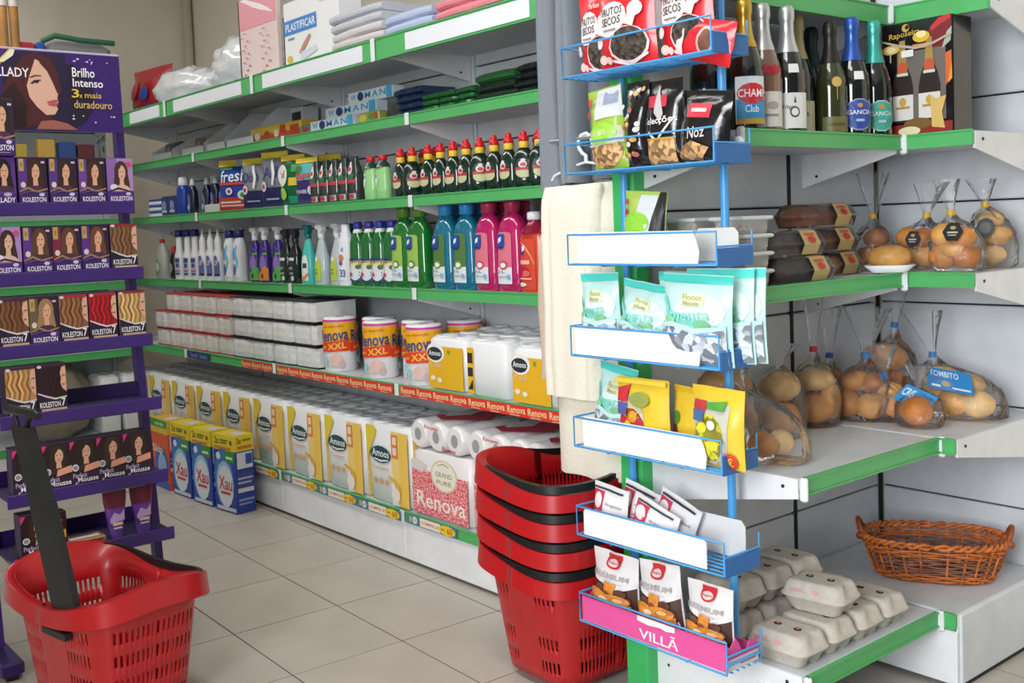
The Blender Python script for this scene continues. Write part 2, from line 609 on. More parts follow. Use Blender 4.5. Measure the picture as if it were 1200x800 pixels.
# the long run along the back wall (four bays, front of the base at y = 1.99)
CY = 2.38
CZ = [0.06, 0.335, 0.61, 0.885, 1.17, 1.45, 1.72, 1.98]
jx = [-5.745, -4.845, -3.945, -3.045, -2.145]
names = ['nearest bay of the back wall shelving, pink and teal jugs on it',
         'second bay of the back wall shelving, kitchen rolls on its lower shelf',
         'third bay of the back wall shelving, white tissue packs on its lower shelf',
         'farthest bay of the back wall shelving, in the corner behind the purple stand']
C_DEPTH = {'base': 0.39, 's5': 0.39, 's4': 0.30, 's3': 0.30, 's2': 0.30, 'top': 0.425}
LABELW = M('#e9ecf4', 0.45)
for i in range(4):
    x0, x1 = jx[3 - i], jx[4 - i]
    L = x1 - x0
    b = bay(names[i], (x0, CY, 0), 0, L,
            [(0.18, 0.39, 0.037, 0, L), (0.62, 0.39, 0.037, 0, L), (0.942, 0.30, 0.037, 0, L),
             (1.262, 0.30, 0.037, 0, L), (1.543, 0.30, 0.038, 0, L), (1.783, 0.425, 0.072, 0, L)],
            CZ, left_post=True, right_post=(i == 0))
    sh = [c for c in b.children if c.name.startswith('shelf')]
    if i == 0:
        MB().cbox(L + 0.001, L + 0.007, -0.385, -0.025, 0.012, 0.15, WHITE, 0.003).build('side_panel', b)
    top = sorted(sh, key=lambda c: max(v.co.z for v in c.data.vertices))[-1]
    lo, hi = {0: (0.19, 0.80), 1: (0.09, 0.83), 2: (0.10, 0.80), 3: (0.45, 0.83)}[i]
    MB().box(lo, hi, -0.4285, -0.4255, 1.722, 1.776, LABELW).build('label_card', top)
    if i <= 2:       # printed promotion strips in the price channels
        s5 = [c for c in sh if abs(max(v.co.z for v in c.data.vertices) - 0.62) < 0.02][0]
        mb = MB()
        fn = plane((0, -0.3945, 0.587), (L, 0, 0), (0, 0, 0.034), 0.0003)
        its = []
        n = 9
        for k in range(n):
            a = 0.025 + k * 0.96 / n
            if i == 2 and k < 6:
                continue
            its.append(('r', a, 0.0, a + 0.97 / n, 1.0, '#d8372c'))
            its.append(('t', 'Renova', a + 0.006, 0.22, a + 0.098, 0.86, '#f3d9a0', 0.06))
            its.append(('r', a + 0.02, 0.08, a + 0.07, 0.13, '#f3d9a0'))
        if i == 2:
            its += [('r', 0.03, 0.02, 0.3, 0.98, '#2c2f6b'), ('t', 'Scott', 0.06, 0.2, 0.15, 0.8, '#8c93c9'), ('t', 'Scott', 0.18, 0.2, 0.27, 0.8, '#8c93c9')]
        if i == 2:
            blue_its = its[-3:]
            its = its[:-3]
            mb_b = MB()
            art(mb_b, fn, blue_its)
            mb_b.build('promotion_strip', s5)
        art(mb, fn, its)
        mb.build('promotion_strip', s5)
        s6 = [c for c in sh if abs(max(v.co.z for v in c.data.vertices) - 0.18) < 0.02][0]
        mb = MB()
        fn = plane((0, -0.3945, 0.1465), (L, 0, 0), (0, 0, 0.035), 0.0003)
        its = []
        for k in range(3):
            a = 0.03 + k * 0.325
            if i == 0 and k > 0:
                break
            its += [('r', a, 0, a + 0.32, 1, '#4d7f92'), ('r', a + 0.02, 0.2, a + 0.03, 0.8, '#e9c636'), ('e', a + 0.055, 0.5, 0.018, 0.36, '#d9e3e4'),
                    ('t', '1+1', a + 0.042, 0.3, a + 0.068, 0.7, '#4d7f92'), ('r', a + 0.09, 0.08, a + 0.22, 0.92, '#efe2cf'),
                    ('t', 'COMPRE JÁ', a + 0.1, 0.32, a + 0.21, 0.7, '#c2563f'), ('e', a + 0.262, 0.5, 0.052, 0.47, '#f2c933'),
                    ('t', '60', a + 0.262, 0.2, a + 0.297, 0.8, '#b5422c'), ('r', a + 0.225, 0.42, a + 0.25, 0.6, '#c28a2c')]
        art(mb, fn, its)
        mb.build('promotion_strip', s6)

# the unit in the far left corner, facing +x
for k, (y0, lab) in enumerate(((1.058, 'left wall shelving bay seen in gaps of the purple stand'), (0.118, 'left wall shelving bay hidden behind the purple stand'))):
    bay(lab, (-5.80, y0, 0), PI / 2, 0.92,
        [(0.18, 0.44, 0.037, 0, 0.92), (0.60, 0.44, 0.037, 0, 0.92), (0.94, 0.40, 0.037, 0, 0.92),
         (1.255, 0.40, 0.037, 0, 0.92), (1.543, 0.34, 0.037, 0, 0.92), (1.783, 0.34, 0.037, 0, 0.885)], CZ, group='bays of the left wall shelving')

# the corner unit on the right: A faces +x, B faces -y
AZ = [0.06, 0.335, 0.61, 0.885, 1.17, 1.45, 1.80]
AX, BY = -1.745, 2.85
A = bay('white gondola bay with bread and bottles behind the blue rack', (AX, 1.82, 0), PI / 2, 1.02,
        [(0.185, 0.455, 0.037, 0, 0.535), (0.605, 0.455, 0.037, 0, 0.55), (0.993, 0.315, 0.037, 0, 0.635), (1.335, 0.315, 0.037, 0, 0.64), (1.674, 0.24, 0.05, 0, 0.715)],
        AZ, left_post=False, right_post=False, kick=0, post_h=1.9, group='bays of the corner shelving', clips=False, splits=(0.59,))
post = MB().cbox(-0.036, 0.012, -0.035, 0.035, 0.0, 1.9, M('#3cb863', 0.35, kind='metal_paint'), 0.004)
post.build('upright', A)
MB().cbox(0.0, 0.02, -0.445, -0.02, 0.012, 0.148, WHITE, 0.003).build('kick_plate', A)
MB().box(0.584, 0.596, -0.0135, -0.0115, 0.06, 1.8, SLOT).build('upright_slot', A)
def white_cap(x, y, z, h, par):
    """white plastic end cap where the two price channels meet"""
    mb = MB().cbox(x - 0.006, x + 0.006, y - 0.006, y + 0.012, z - h, z + 0.006, WHITE, 0.004)
    o = mb.build('channel_end_cap', par)
    o.matrix_parent_inverse = Matrix.Identity(4)
    return o
for z, d, xe in ((0.185, 0.455, 0.535), (0.605, 0.455, 0.55), (0.993, 0.315, 0.635), (1.335, 0.315, 0.64), (1.674, 0.24, 0.715)):
    white_cap(xe + 0.002, -d - 0.006, z, 0.045, A)
    white_cap(0.0, -d - 0.006, z, 0.045, A)
BX = -1.25
B = bay('white gondola bay with gift box, bread and wicker basket in the right corner', (AX, BY, 0), 0, BX - AX,
        [(0.185, 0.49, 0.037, 0.016, BX - AX), (0.605, 0.485, 0.037, 0.016, BX - AX), (0.993, 0.385, 0.037, 0.016, BX - AX), (1.335, 0.385, 0.037, 0.016, BX - AX), (1.674, 0.30, 0.05, 0.016, BX - AX)],
        AZ, left_post=False, right_post=True, kick=0.13, post_h=1.9, group='bays of the corner shelving', clips=False, brackets=(False, True), ch0=1)
# side panel closing the right end of the base
MB().cbox(BX - AX - 0.008, BX - AX + 0.004, -0.47, -0.02, 0.012, 0.182, PANEL, 0.003).build('side_panel', B)
MB().box(0.007, 0.016, -0.0185, -0.0115, 0.06, 1.8, SLOT).build('upright_slot', B)

# ================================================================== goods on the back wall shelving
FRONT = 2.095     # front line of the goods on the shallow shelves
G = 0.0006

def cap_prof(r, h, z0, ridge=True):
    return [(r * 0.96, z0), (r, z0 + 0.002), (r, z0 + h * 0.85), (r * 0.86, z0 + h)]

def mk_bottle(name, label, cat, prof, mat, sy=1.0, p=2.0, n=20, caps=(), labels=(), extra=None, group=None):
    """profile entries: (half width, height[, half depth[, sideways shift]])"""
    t = thing(name, label, cat, group=group)
    lathe(MB(), prof, mat, sy, p, n).build('body', t)
    for nm, pr, m, nn in caps:
        lathe(MB(), pr, m, 1.0, 2.0, nn).build(nm, t)
    for z0, z1, span, items, turn in labels:
        mb = MB()
        art(mb, wrap(prof, z0, z1, span, sy, p, turn=turn), items, n=8)
        mb.build('label', t)
    if extra:
        extra(t)
    return t

# --- washing-up liquid, dark green with red push caps
DG = M('#07281f', 0.12, coat=0.6)
prof = [(0.030, 0), (0.034, 0.004), (0.036, 0.03), (0.0365, 0.06), (0.035, 0.085), (0.029, 0.105), (0.019, 0.119), (0.0135, 0.124), (0.013, 0.128)]
lab = [('e', .5, .5, .5, .5, '#123d30'), ('e', .5, .32, .42, .26, '#c7c69a'), ('r', .06, .42, .94, .56, '#b43a40'), ('e', .47, .7, .2, .16, '#e7dede'),
       ('e', .5, .68, .13, .09, '#cc3346'), ('e', .5, .88, .1, .08, '#e7dede')]
def squeeze_cap(z):
    return [('collar', [(0.0145, z - .004), (0.0155, z), (0.0155, z + 0.014), (0.013, z + 0.016)], M('#e8c53a', 0.4), 14),
            ('cap', [(0.0145, z + 0.016), (0.0165, z + 0.018), (0.016, z + 0.030), (0.009, z + 0.033), (0.0105, z + 0.036), (0.010, z + 0.045), (0.006, z + 0.047)], M('#d81f26', 0.35), 14)]
DISH = Kind(mk_bottle('dish_soap_bottle', 'x', 'bottle', prof, DG, 0.62, 2.3, caps=squeeze_cap(0.127), labels=((0.028, 0.092, 1.5, lab, 0.0),), group='dark green dish soap bottles with red caps'))
dx = [-3.171, -3.097, -3.001, -2.929, -2.857, -2.786, -2.714, -2.64, -2.567, -2.494, -2.421]
for i, x in enumerate(dx):
    rz = [0.0, 1.1, 0.0, 0.0, 0.05, 0.0, 0.9, 0.0, 0.0, 0.7, 1.0][i]
    DISH.put(x, FRONT + 0.032, 1.262 + G, '%s dark green dish soap bottle with red cap from the left, front row' % ORD[i], rz=rz)
for i, x in enumerate([-3.16, -3.08, -2.98, -2.895, -2.82, -2.745, -2.67, -2.53, -2.46]):
    DISH.put(x, FRONT + 0.12, 1.262 + G, '%s dark green dish soap bottle with red cap from the left, second row behind' % ORD[i], rz=0.2 * math.sin(i * 3))

# --- pale green bottles with red caps
prof = [(0.027, 0), (0.032, 0.004), (0.035, 0.04), (0.033, 0.08), (0.030, 0.11), (0.022, 0.128), (0.014, 0.137), (0.013, 0.142)]
LG = Kind(mk_bottle('dish_soap_bottle', 'x', 'bottle', prof, M('#9fd98f', 0.3, coat=0.3), 0.7, 2.2,
          caps=[('shoulder', [(0.0285, 0.116), (0.0225, 0.129), (0.0145, 0.138), (0.0138, 0.143)], M('#2c4a3a', 0.2), 16),
                ('cap', [(0.015, 0.141), (0.0165, 0.143), (0.0165, 0.157), (0.013, 0.160)], M('#d81f26', 0.35), 14)],
          labels=((0.045, 0.10, 1.1, [('e', .4, .5, .4, .5, '#cfeadb'), ('r', .1, .62, .6, .8, '#2f8a5c'), ('e', .45, .4, .2, .2, '#eef5ee')], -0.3),),
          group='pale green soap bottles with red caps'))
for i, x in enumerate([-3.365, -3.283, -3.228]):
    LG.put(x, FRONT + 0.03 + (0.05 if i == 2 else 0), 1.262 + G, ['left', 'middle', 'right'][i] + ' one of three pale green soap bottles with red caps')

# --- dark duo packs in clear shrink wrap
def duo():
    t = thing('dish_soap_pack', 'x', 'bottle', group='shrink wrapped dark green soap packs')
    pr_ = [(0.027, 0), (0.03, 0.004), (0.032, 0.05), (0.031, 0.09), (0.026, 0.125), (0.015, 0.15), (0.012, 0.17)]
    lathe(MB(), pr_, DG, 0.8, 2.2).build('body', t)
    mb = MB()
    fn = wrap(pr_, 0.005, 0.15, 1.9, 0.8, 2.2)
    art(mb, fn, [('r', .05, .02, .95, .17, '#d9dbd8'), ('r', .22, .04, .78, .15, '#d3394a'), ('r', .08, .44, .95, .54, '#cc3a49'), ('e', .5, .62, .34, .1, '#2f7350'),
                 ('e', .5, .8, .22, .14, '#e6e4e4'), ('e', .5, .8, .13, .06, '#cc3346'), ('e', .52, .94, .12, .06, '#e8e8e8')], n=8)
    mb.build('label', t)
    w = [(a + 0.0025, b, a * 0.8 + 0.003) for a, b in pr_]
    lathe(MB(), w, M('#ffffff', 0.1, kind='film', trans=0.03), 0.8, 2.2, 14).build('shrink_wrap', t)
    return t
DUO = Kind(duo())
for i, x in enumerate([-3.765, -3.693, -3.62, -3.548, -3.475]):
    DUO.put(x, FRONT + 0.03, 1.262 + G, '%s shrink wrapped dark green soap pack from the left beside the pale green bottles' % ORD[i])

# --- detergent pouches
def pouch_thing(name, label, cat, w, h, d, mat, items, group=None, back=None, taper=0.0, lean=0.0, crinkle=0.002, seed=0):
    t = thing(name, label, cat, group=group)
    mb = MB()
    pouch(mb, w, h, d, mat, (), back, taper, lean, crinkle=crinkle, seed=seed)
    mb.build('bag', t)
    if items:
        mb = MB()
        f0 = pouch_fn(w, h, d, side=-1, taper=taper, lean=lean)
        def g(u, v, l=0.0):
            q = f0(u, v, l)
            k = crinkle * min(1, 6 * min(u, 1 - u) + 0.15)
            return q + Vector((0, k * noise.noise(Vector((u * 5 + seed, v * 7, seed))), 0.3 * k * noise.noise(Vector((u * 3, seed, v)))))
        art(mb, g, items, n=8)
        mb.build('print', t)
    return t

S3 = 1.262 + G
FY = FRONT + 0.045
def at(o, x, y, z, rz=0.0, rx=0.0):
    o.location = (x, y, z)
    o.rotation_euler = (rx, 0, rz)
    return o
blue_it = [('r', .02, .86, .98, .99, '#ecd13b'), ('r', .5, .88, .96, .99, '#9fb6e3'), ('t', 'fresh', .1, .55, .86, .78, '#eef1fb', .02), ('r', .04, .5, .9, .55, '#d8452f'), ('r', .08, .8, .45, .83, '#3f9d57'),
           ('e', .4, .38, .1, .07, '#e8eaf4'), ('e', .4, .38, .05, .035, '#c92d3e'), ('r', .02, .02, .98, .26, '#cf3a28'), ('r', .1, .15, .7, .19, '#f2d9d4'), ('r', .1, .09, .8, .12, '#f2d9d4'), ('e', .78, .3, .13, .09, '#dfe9dc'), ('e', .78, .3, .06, .05, '#3fa05a')]
at(pouch_thing('detergent_pouch', 'large blue detergent pouch with red base and yellow top band', 'pouch', 0.215, 0.235, 0.065, M('#1f45a8', 0.3), blue_it, 'detergent pouches'), -4.535, FY + .008, S3, 0.42)
sil = lambda s: [('r', .02, .88, .98, .99, '#e8d63c'), ('t', s, .12, .52, .72, .72, '#3b3a86', .02), ('r', .02, .03, .98, .36, '#1e2258'), ('e', .2, .38, .13, .09, '#e8e3e6'), ('e', .2, .38, .07, .045, '#c83440'), ('r', .28, .14, .75, .17, '#aeb0cf'), ('l', [(.5, .85), (.62, .6), (.58, .4)], .05, '#e9ebee')]
at(pouch_thing('detergent_pouch', 'silver and navy detergent pouch right of the blue pouch', 'pouch', 0.165, 0.225, 0.06, M('#9ea3ad', 0.2, metal=0.4), sil('Dish'), 'detergent pouches', seed=2), -4.325, FY, S3, 0.35)
at(pouch_thing('detergent_pouch', 'taller silver and navy detergent pouch left of the green pouch', 'pouch', 0.165, 0.24, 0.06, M('#8d92a0', 0.2, metal=0.4), sil('All'), 'detergent pouches', seed=3), -4.145, FY, S3, 0.3)
at(pouch_thing('detergent_pouch', 'green detergent pouch with lime and yellow panels', 'pouch', 0.15, 0.215, 0.055, M('#12603c', 0.3),
   [('r', .02, .88, .98, .99, '#e9c93a'), ('e', .12, .6, .28, .22, '#e9efe6'), ('t', 'ol', .02, .55, .28, .7, '#c9303f'), ('r', .55, .66, .95, .8, '#4aa24f'), ('r', .5, .4, .95, .55, '#e2c433'), ('e', .2, .25, .18, .12, '#a9cf49'), ('r', .45, .06, .98, .2, '#1d9b76')], 'detergent pouches', seed=4), -3.985, FY, S3, 0.25)
at(pouch_thing('detergent_pouch', 'teal and violet detergent pouch next to the dark soap packs', 'pouch', 0.15, 0.195, 0.055, M('#35306f', 0.3),
   [('r', .02, .88, .98, .99, '#e9d13a'), ('r', .02, .52, .98, .86, '#57b7b5'), ('e', .25, .74, .2, .1, '#3c7d45'), ('t', 'zupa', .12, .5, .85, .66, '#d8323f'), ('t', 'POWER', .2, .24, .7, .32, '#e8e8f2'), ('e', .85, .3, .12, .1, '#cfd3ee')], 'detergent pouches', seed=5), -3.862, FY - 0.004, S3, 0.15)
for i, x in enumerate((-4.15, -4.0, -3.88)):
    at(pouch_thing('detergent_pouch', '%s yellow topped pouch from the left in the rear row' % ORD[i], 'pouch', 0.14, 0.235 - 0.012 * i, 0.04, M('#30406e', 0.3), [('r', .02, .86, .98, .99, '#e6cc3a')], 'detergent pouches', seed=7 + i), x, FY + 0.11, S3, 0.3)

# --- blue fabric and toilet cleaners
prof = [(0.034, 0), (0.04, 0.004), (0.042, 0.06), (0.040, 0.12), (0.036, 0.135), (0.024, 0.146), (0.02, 0.15)]
t = mk_bottle('softener_bottle', 'wide royal blue bottle with white cap near the far corner', 'bottle', prof, M('#1f3f9e', 0.3), 0.8, 2.4,
              caps=[('cap', [(0.024, 0.146), (0.026, 0.149), (0.023, 0.185), (0.018, 0.188)], M('#e8ebf0', 0.4), 16)],
              labels=((0.02, 0.10, 1.2, [('e', .4, .5, .4, .5, '#3d62bd'), ('e', .35, .4, .15, .2, '#b9314a')], -0.9),), group='blue cleaner bottles')
at(t, -5.13, FY, S3)
SOFT2 = dup(t)
SOFT2['label'] = 'second royal blue bottle with white cap, behind the wide one'
at(SOFT2, -5.0, FY + 0.11, S3)
prof = [(0.024, 0), (0.029, 0.004), (0.030, 0.06), (0.028, 0.11), (0.018, 0.132), (0.011, 0.14), (0.01, 0.145)]
DKB = Kind(mk_bottle('toilet_cleaner_bottle', 'x', 'bottle', prof, M('#131a3c', 0.25, coat=0.3), 0.8, 2.2,
           caps=[('cap', [(0.013, 0.140), (0.015, 0.142), (0.012, 0.16), (0.005, 0.175), (0.003, 0.178)], M('#d4dae0', 0.4), 14)],
           labels=((0.01, 0.10, 1.3, [('e', .45, .5, .45, .5, '#5f78b3'), ('r', .1, .45, .75, .6, '#b3304c'), ('e', .4, .28, .2, .14, '#dfe3ee')], 0.0),), group='blue cleaner bottles'))
for i, x in enumerate((-5.02, -4.92, -4.82, -4.725)):
    DKB.put(x, FY + (0.03 if i else 0.0), S3, '%s navy cleaner bottle with pointed white cap from the left' % ORD[i])
MB_ = MB().cbox(-0.08, 0.08, -0.03, 0.03, 0, 0.038, M('#c9c9c6', 0.6), 0.003)
o = MB_.build('carton')
at(tag(o, 'low white carton in front of the navy cleaner bottles', 'box'), -4.72, FRONT + 0.034, S3)
def sponge_pack(label, x, y, z):
    t = thing('sponge_pack', label, 'sponge', (x, y, z), 0.1, 'blue and white sponge packs')
    MB().cbox(-0.08, 0.08, -0.05, 0.05, 0, 0.018, M('#e3e8ee', 0.7), 0.004).build('sponge', t)
    MB().cbox(-0.081, 0.081, -0.051, 0.051, 0.0185, 0.03, M('#2c4fa0', 0.4), 0.004).build('wrapper', t)
for i in range(3):
    sponge_pack(['lowest', 'middle', 'top'][i] + ' blue and white sponge pack in the far corner pile', -5.42, FRONT + 0.06, S3 + 0.031 * i)
for i in range(2):
    o = MB().cbox(-0.045, 0.045, -0.03, 0.03, 0, 0.1, M('#27325f', 0.4), 0.006)
    art(o, plane((-0.04, -0.031, 0.01), (0.08, 0, 0), (0, 0, 0.08)), [('e', .5, .55, .35, .3, '#7f93c4'), ('r', .1, .1, .9, .25, '#c4cfe3')])
    o = o.build('cleaner_pack')
    at(tag(o, ['left', 'right'][i] + ' navy cleaner pack between sponges and blue bottle', 'pack', 'navy cleaner packs'), -5.30 + 0.1 * i, FRONT + 0.04, S3)

# ------------------------------------------------------------------ shelf with sprays, green bottles and jugs
S4 = 0.942 + G
WB = M('#e4e6ea', 0.35)
NAVY = M('#26246e', 0.35)
prof = [(0.030, 0), (0.033, 0.005), (0.033, 0.09), (0.030, 0.12), (0.021, 0.15), (0.0185, 0.2), (0.018, 0.215)]
A1 = Kind(mk_bottle('bathroom_cleaner_bottle', 'x', 'bottle', prof, WB, 0.75, 2.3,
          caps=[('cap', [(0.019, 0.212), (0.0215, 0.214), (0.022, 0.243), (0.018, 0.247)], NAVY, 16)],
          labels=((0.015, 0.115, 1.15, [('r', .05, .05, .95, .95, '#b7b3c9'), ('r', .1, .7, .9, .9, '#3a3f7d'), ('e', .5, .55, .3, .12, '#454a86'), ('r', .1, .25, .9, .32, '#c04a5a'), ('r', .15, .1, .85, .18, '#3c4176')], 0.45),),
          group='white cleaner bottles with navy caps'))
for i, x in enumerate((-5.2, -5.095, -5.005)):
    A1.put(x, FRONT + 0.035, S4, '%s slim white cleaner bottle with square navy cap from the left' % ORD[i])
prof = [(0.031, 0), (0.034, 0.005), (0.034, 0.10), (0.030, 0.125), (0.020, 0.15), (0.021, 0.185), (0.0165, 0.2), (0.009, 0.215), (0.006, 0.243)]
A2 = Kind(mk_bottle('bathroom_cleaner_bottle', 'x', 'bottle', prof, WB, 0.75, 2.3,
          labels=((0.02, 0.12, 1.2, [('p', [(.05, .02), (.95, .02), (.95, .6), (.5, .98), (.05, .98)], '#5c639c'), ('r', .05, .02, .95, .12, '#1e2557'), ('t', 'CIF', .2, .5, .75, .72, '#e9ecf7', .08)], 0.55),),
          group='white cleaner bottles with nozzles'))
for i, x in enumerate((-4.915, -4.825, -4.74)):
    A2.put(x, FRONT + 0.035, S4, '%s white cleaner bottle with pointed white nozzle from the left' % ORD[i])
    A2.put(x + 0.05, FRONT + 0.13, S4, '%s white nozzle bottle from the left in the rear row' % ORD[i])
prof = [(0.034, 0), (0.038, 0.005), (0.038, 0.13), (0.033, 0.17), (0.023, 0.195), (0.020, 0.2)]
A3 = Kind(mk_bottle('bleach_bottle', 'x', 'bottle', prof, WB, 0.75, 2.3,
          caps=[('cap', [(0.019, 0.198), (0.0225, 0.2), (0.021, 0.23), (0.016, 0.234)], NAVY, 16)],
          labels=((0.02, 0.17, 1.4, [('r', 0, 0, 1, 1, '#e4e6ea'), ('l', [(.55, .95), (.3, .7), (.6, .45), (.3, .2)], .12, '#74bfe0'), ('l', [(.2, .9), (.1, .65), (.2, .5)], .08, '#4b8fd0'), ('e', .2, .2, .14, .16, '#3f5fae'), ('e', .2, .34, .08, .06, '#c4405a')], 0.45),),
          group='white bleach bottles with blue swooshes'))
for i, x in enumerate((-4.615, -4.515)):
    A3.put(x, FRONT + 0.036, S4, ['left', 'right'][i] + ' white bleach bottle with blue swoosh and navy cap')

def trigger(t, z, m, m2=None):
    """spray head: neck, head with nozzle towards the left front, trigger lever"""
    mb = MB()
    lathe(mb, [(0.0125, z), (0.0135, z + 0.003), (0.0125, z + 0.018), (0.010, z + 0.022)], m2 or m, n=14)
    pts = [(-0.034, z + 0.040), (-0.034, z + 0.052), (-0.026, z + 0.057), (0.010, z + 0.055), (0.020, z + 0.045), (0.018, z + 0.032), (0.010, z + 0.02), (-0.009, z + 0.02), (-0.012, z + 0.036)]
    mb.loft([[(x, y, zz) for x, zz in pts] for y in (-0.0105, -0.006, 0.006, 0.0105)], m, smooth=False)
    mb.build('spray_head', t)
    mb = MB().tube([(-0.017, 0, z + 0.038), (-0.021, 0, z + 0.028), (-0.027, 0, z + 0.018), (-0.028, 0, z + 0.010)], [0.004, 0.004, 0.0035, 0.003], m2 or m, n=6)
    mb.build('trigger', t)

prof = [(0.034, 0), (0.038, 0.005), (0.038, 0.06), (0.034, 0.10), (0.029, 0.14), (0.026, 0.165), (0.014, 0.18), (0.0125, 0.186)]
def purple(acc):
    t = mk_bottle('spray_bottle', 'x', 'bottle', prof, M('#37247a', 0.3, coat=0.3), 0.75, 2.3,
                  labels=((0.006, 0.165, 1.5, [('e', .4, .5, .34, .22, '#8d6fc0'), ('l', [(.2, .95), (.5, .86), (.9, .9)], .05, '#5b3fa0'), ('p', [(.02, .02), (.98, .02), (.98, .34), (.6, .42), (.25, .28), (.02, .2)], acc), ('e', .35, .14, .12, .07, '#39305e'), ('r', .35, .72, .9, .78, '#67a653')], 0.6),),
                  extra=lambda t_: trigger(t_, 0.184, WB), group='purple spray bottles')
    return t
at(purple('#58b04a'), -4.355, FRONT + 0.036, S4)['label'] = 'purple spray bottle with green base and white trigger, leftmost of three'
at(purple('#e38a2b'), -4.262, FRONT + 0.036, S4)['label'] = 'purple spray bottle with orange base and white trigger'
at(purple('#4fae46'), -4.165, FRONT + 0.05, S4)['label'] = 'purple spray bottle with green base, right of the orange one'
def black_spray():
    pr_ = [(0.031, 0), (0.034, 0.004), (0.034, 0.10), (0.030, 0.13), (0.014, 0.16), (0.0125, 0.17)]
    return mk_bottle('spray_bottle', 'x', 'bottle', pr_, M('#14201c', 0.15, coat=0.5), 0.75, 2.3,
                     labels=((0.008, 0.11, 1.3, [('r', .05, .02, .95, .98, '#2a3a35'), ('r', .05, .86, .95, .98, '#d9dedb'), ('r', .15, .5, .7, .6, '#8d9c95'), ('r', .15, .3, .8, .38, '#8d9c95'), ('e', .7, .14, .2, .1, '#c4ccc8')], 0.0),),
                     extra=lambda t_: trigger(t_, 0.168, M('#20262a', 0.3)), group='black spray bottles')
BS = Kind(black_spray())
for i, x in enumerate((-4.065, -3.985)):
    BS.put(x, FRONT + 0.036, S4, ['left', 'right'][i] + ' black spray bottle between purple and teal bottles')
pr2 = [(0.036, 0), (0.040, 0.005), (0.040, 0.07), (0.036, 0.11), (0.024, 0.15), (0.019, 0.17), (0.014, 0.18), (0.0125, 0.186)]
at(mk_bottle('spray_bottle', 'teal spray bottle with dark teal trigger head', 'bottle', pr2, M('#4fbfb4', 0.3), 0.72, 2.3,
   labels=((0.012, 0.12, 1.2, [('e', .45, .6, .42, .4, '#dfe9e6'), ('r', .1, .02, .85, .55, '#dfe9e6'), ('r', .2, .5, .7, .68, '#3e4c54'), ('l', [(.08, .1), (.4, .12), (.85, .28)], .08, '#dd8a4a')], 0.3),),
   extra=lambda t_: trigger(t_, 0.184, M('#136b6e', 0.3)), group='clear and teal spray bottles'), -3.875, FRONT + 0.036, S4)
CLR = M('#b9c6cb', 0.2, coat=0.4)
def clear_spray(label, x, y):
    t = mk_bottle('spray_bottle', label, 'bottle', pr2, CLR, 0.72, 2.3,
                  labels=((0.015, 0.11, 1.1, [('e', .45, .5, .4, .5, '#b9cf45'), ('r', .12, .02, .8, .45, '#b9cf45'), ('e', .3, .92, .2, .1, '#e9ecea'), ('r', .2, .45, .35, .5, '#67763a'), ('r', .2, .3, .4, .35, '#67763a')], 0.25),),
                  extra=lambda t_: trigger(t_, 0.184, M('#dfe4e6', 0.35)), group='clear and teal spray bottles')
    return at(t, x, y, S4)
clear_spray('frosted grey spray bottle with lime label and white trigger, front', -3.765, FRONT + 0.036)
clear_spray('frosted spray bottle with lime label standing left of the white bottle', -3.665, FRONT + 0.05)
at(mk_bottle('spray_bottle', 'dark teal spray bottle behind the frosted ones', 'bottle', pr2, M('#1b6e68', 0.3), 0.72, 2.3, extra=lambda t_: trigger(t_, 0.184, M('#0f4c50', 0.3)), group='clear and teal spray bottles'), -3.73, FRONT + 0.15, S4)
prof = [(0.034, 0), (0.037, 0.005), (0.037, 0.14), (0.033, 0.165), (0.034, 0.18), (0.024, 0.19), (0.027, 0.2), (0.020, 0.208), (0.020, 0.23), (0.016, 0.236)]
at(mk_bottle('bleach_bottle', 'white bottle with small orange picture beside the green bottles', 'bottle', prof, M('#eef0f6', 0.35), 0.75, 2.3,
   labels=((0.02, 0.16, 1.2, [('r', 0, 0, 1, 1, '#eef0f6'), ('e', .55, .85, .14, .07, '#6bb3dd'), ('e', .4, .62, .3, .1, '#d98a5c'), ('e', .35, .48, .2, .07, '#7f5aa0'), ('t', '3', .2, .1, .5, .3, '#4a4a86'), ('t', '3', .55, .1, .85, .3, '#4a4a86')], 0.25),), group='white bleach bottles with blue swooshes'), -3.578, FRONT + 0.036, S4)
at(mk_bottle('spray_bottle', 'large pale spray bottle with red collar at the far corner', 'bottle', [(0.05, 0), (0.056, 0.006), (0.056, 0.08), (0.05, 0.13), (0.03, 0.165), (0.0125, 0.186)], M('#a8aaa4', 0.3), 0.6, 2.3,
   labels=((0.02, 0.1, 1.2, [('e', .5, .5, .5, .5, '#7ea46a'), ('e', .5, .5, .3, .3, '#c9d7ba')], 0.0),),
   extra=lambda t_: trigger(t_, 0.184, M('#c9ccd0', 0.35), M('#b3222c', 0.4)), group='clear and teal spray bottles'), -5.46, FRONT + 0.05, S4)
at(mk_bottle('cleaner_bottle', 'small black bottle with red cap near the far corner', 'bottle', [(0.024, 0), (0.028, 0.004), (0.028, 0.09), (0.02, 0.12), (0.011, 0.135)], M('#17151a', 0.2, coat=0.4), 0.8,
   caps=[('cap', [(0.0135, 0.133), (0.0145, 0.135), (0.0135, 0.165), (0.01, 0.168)], M('#b9202a', 0.4), 14)],
   labels=((0.03, 0.085, 1.2, [('e', .5, .5, .5, .5, '#8d8d92')], 0.0),), group='clear and teal spray bottles'), -5.30, FRONT + 0.045, S4)

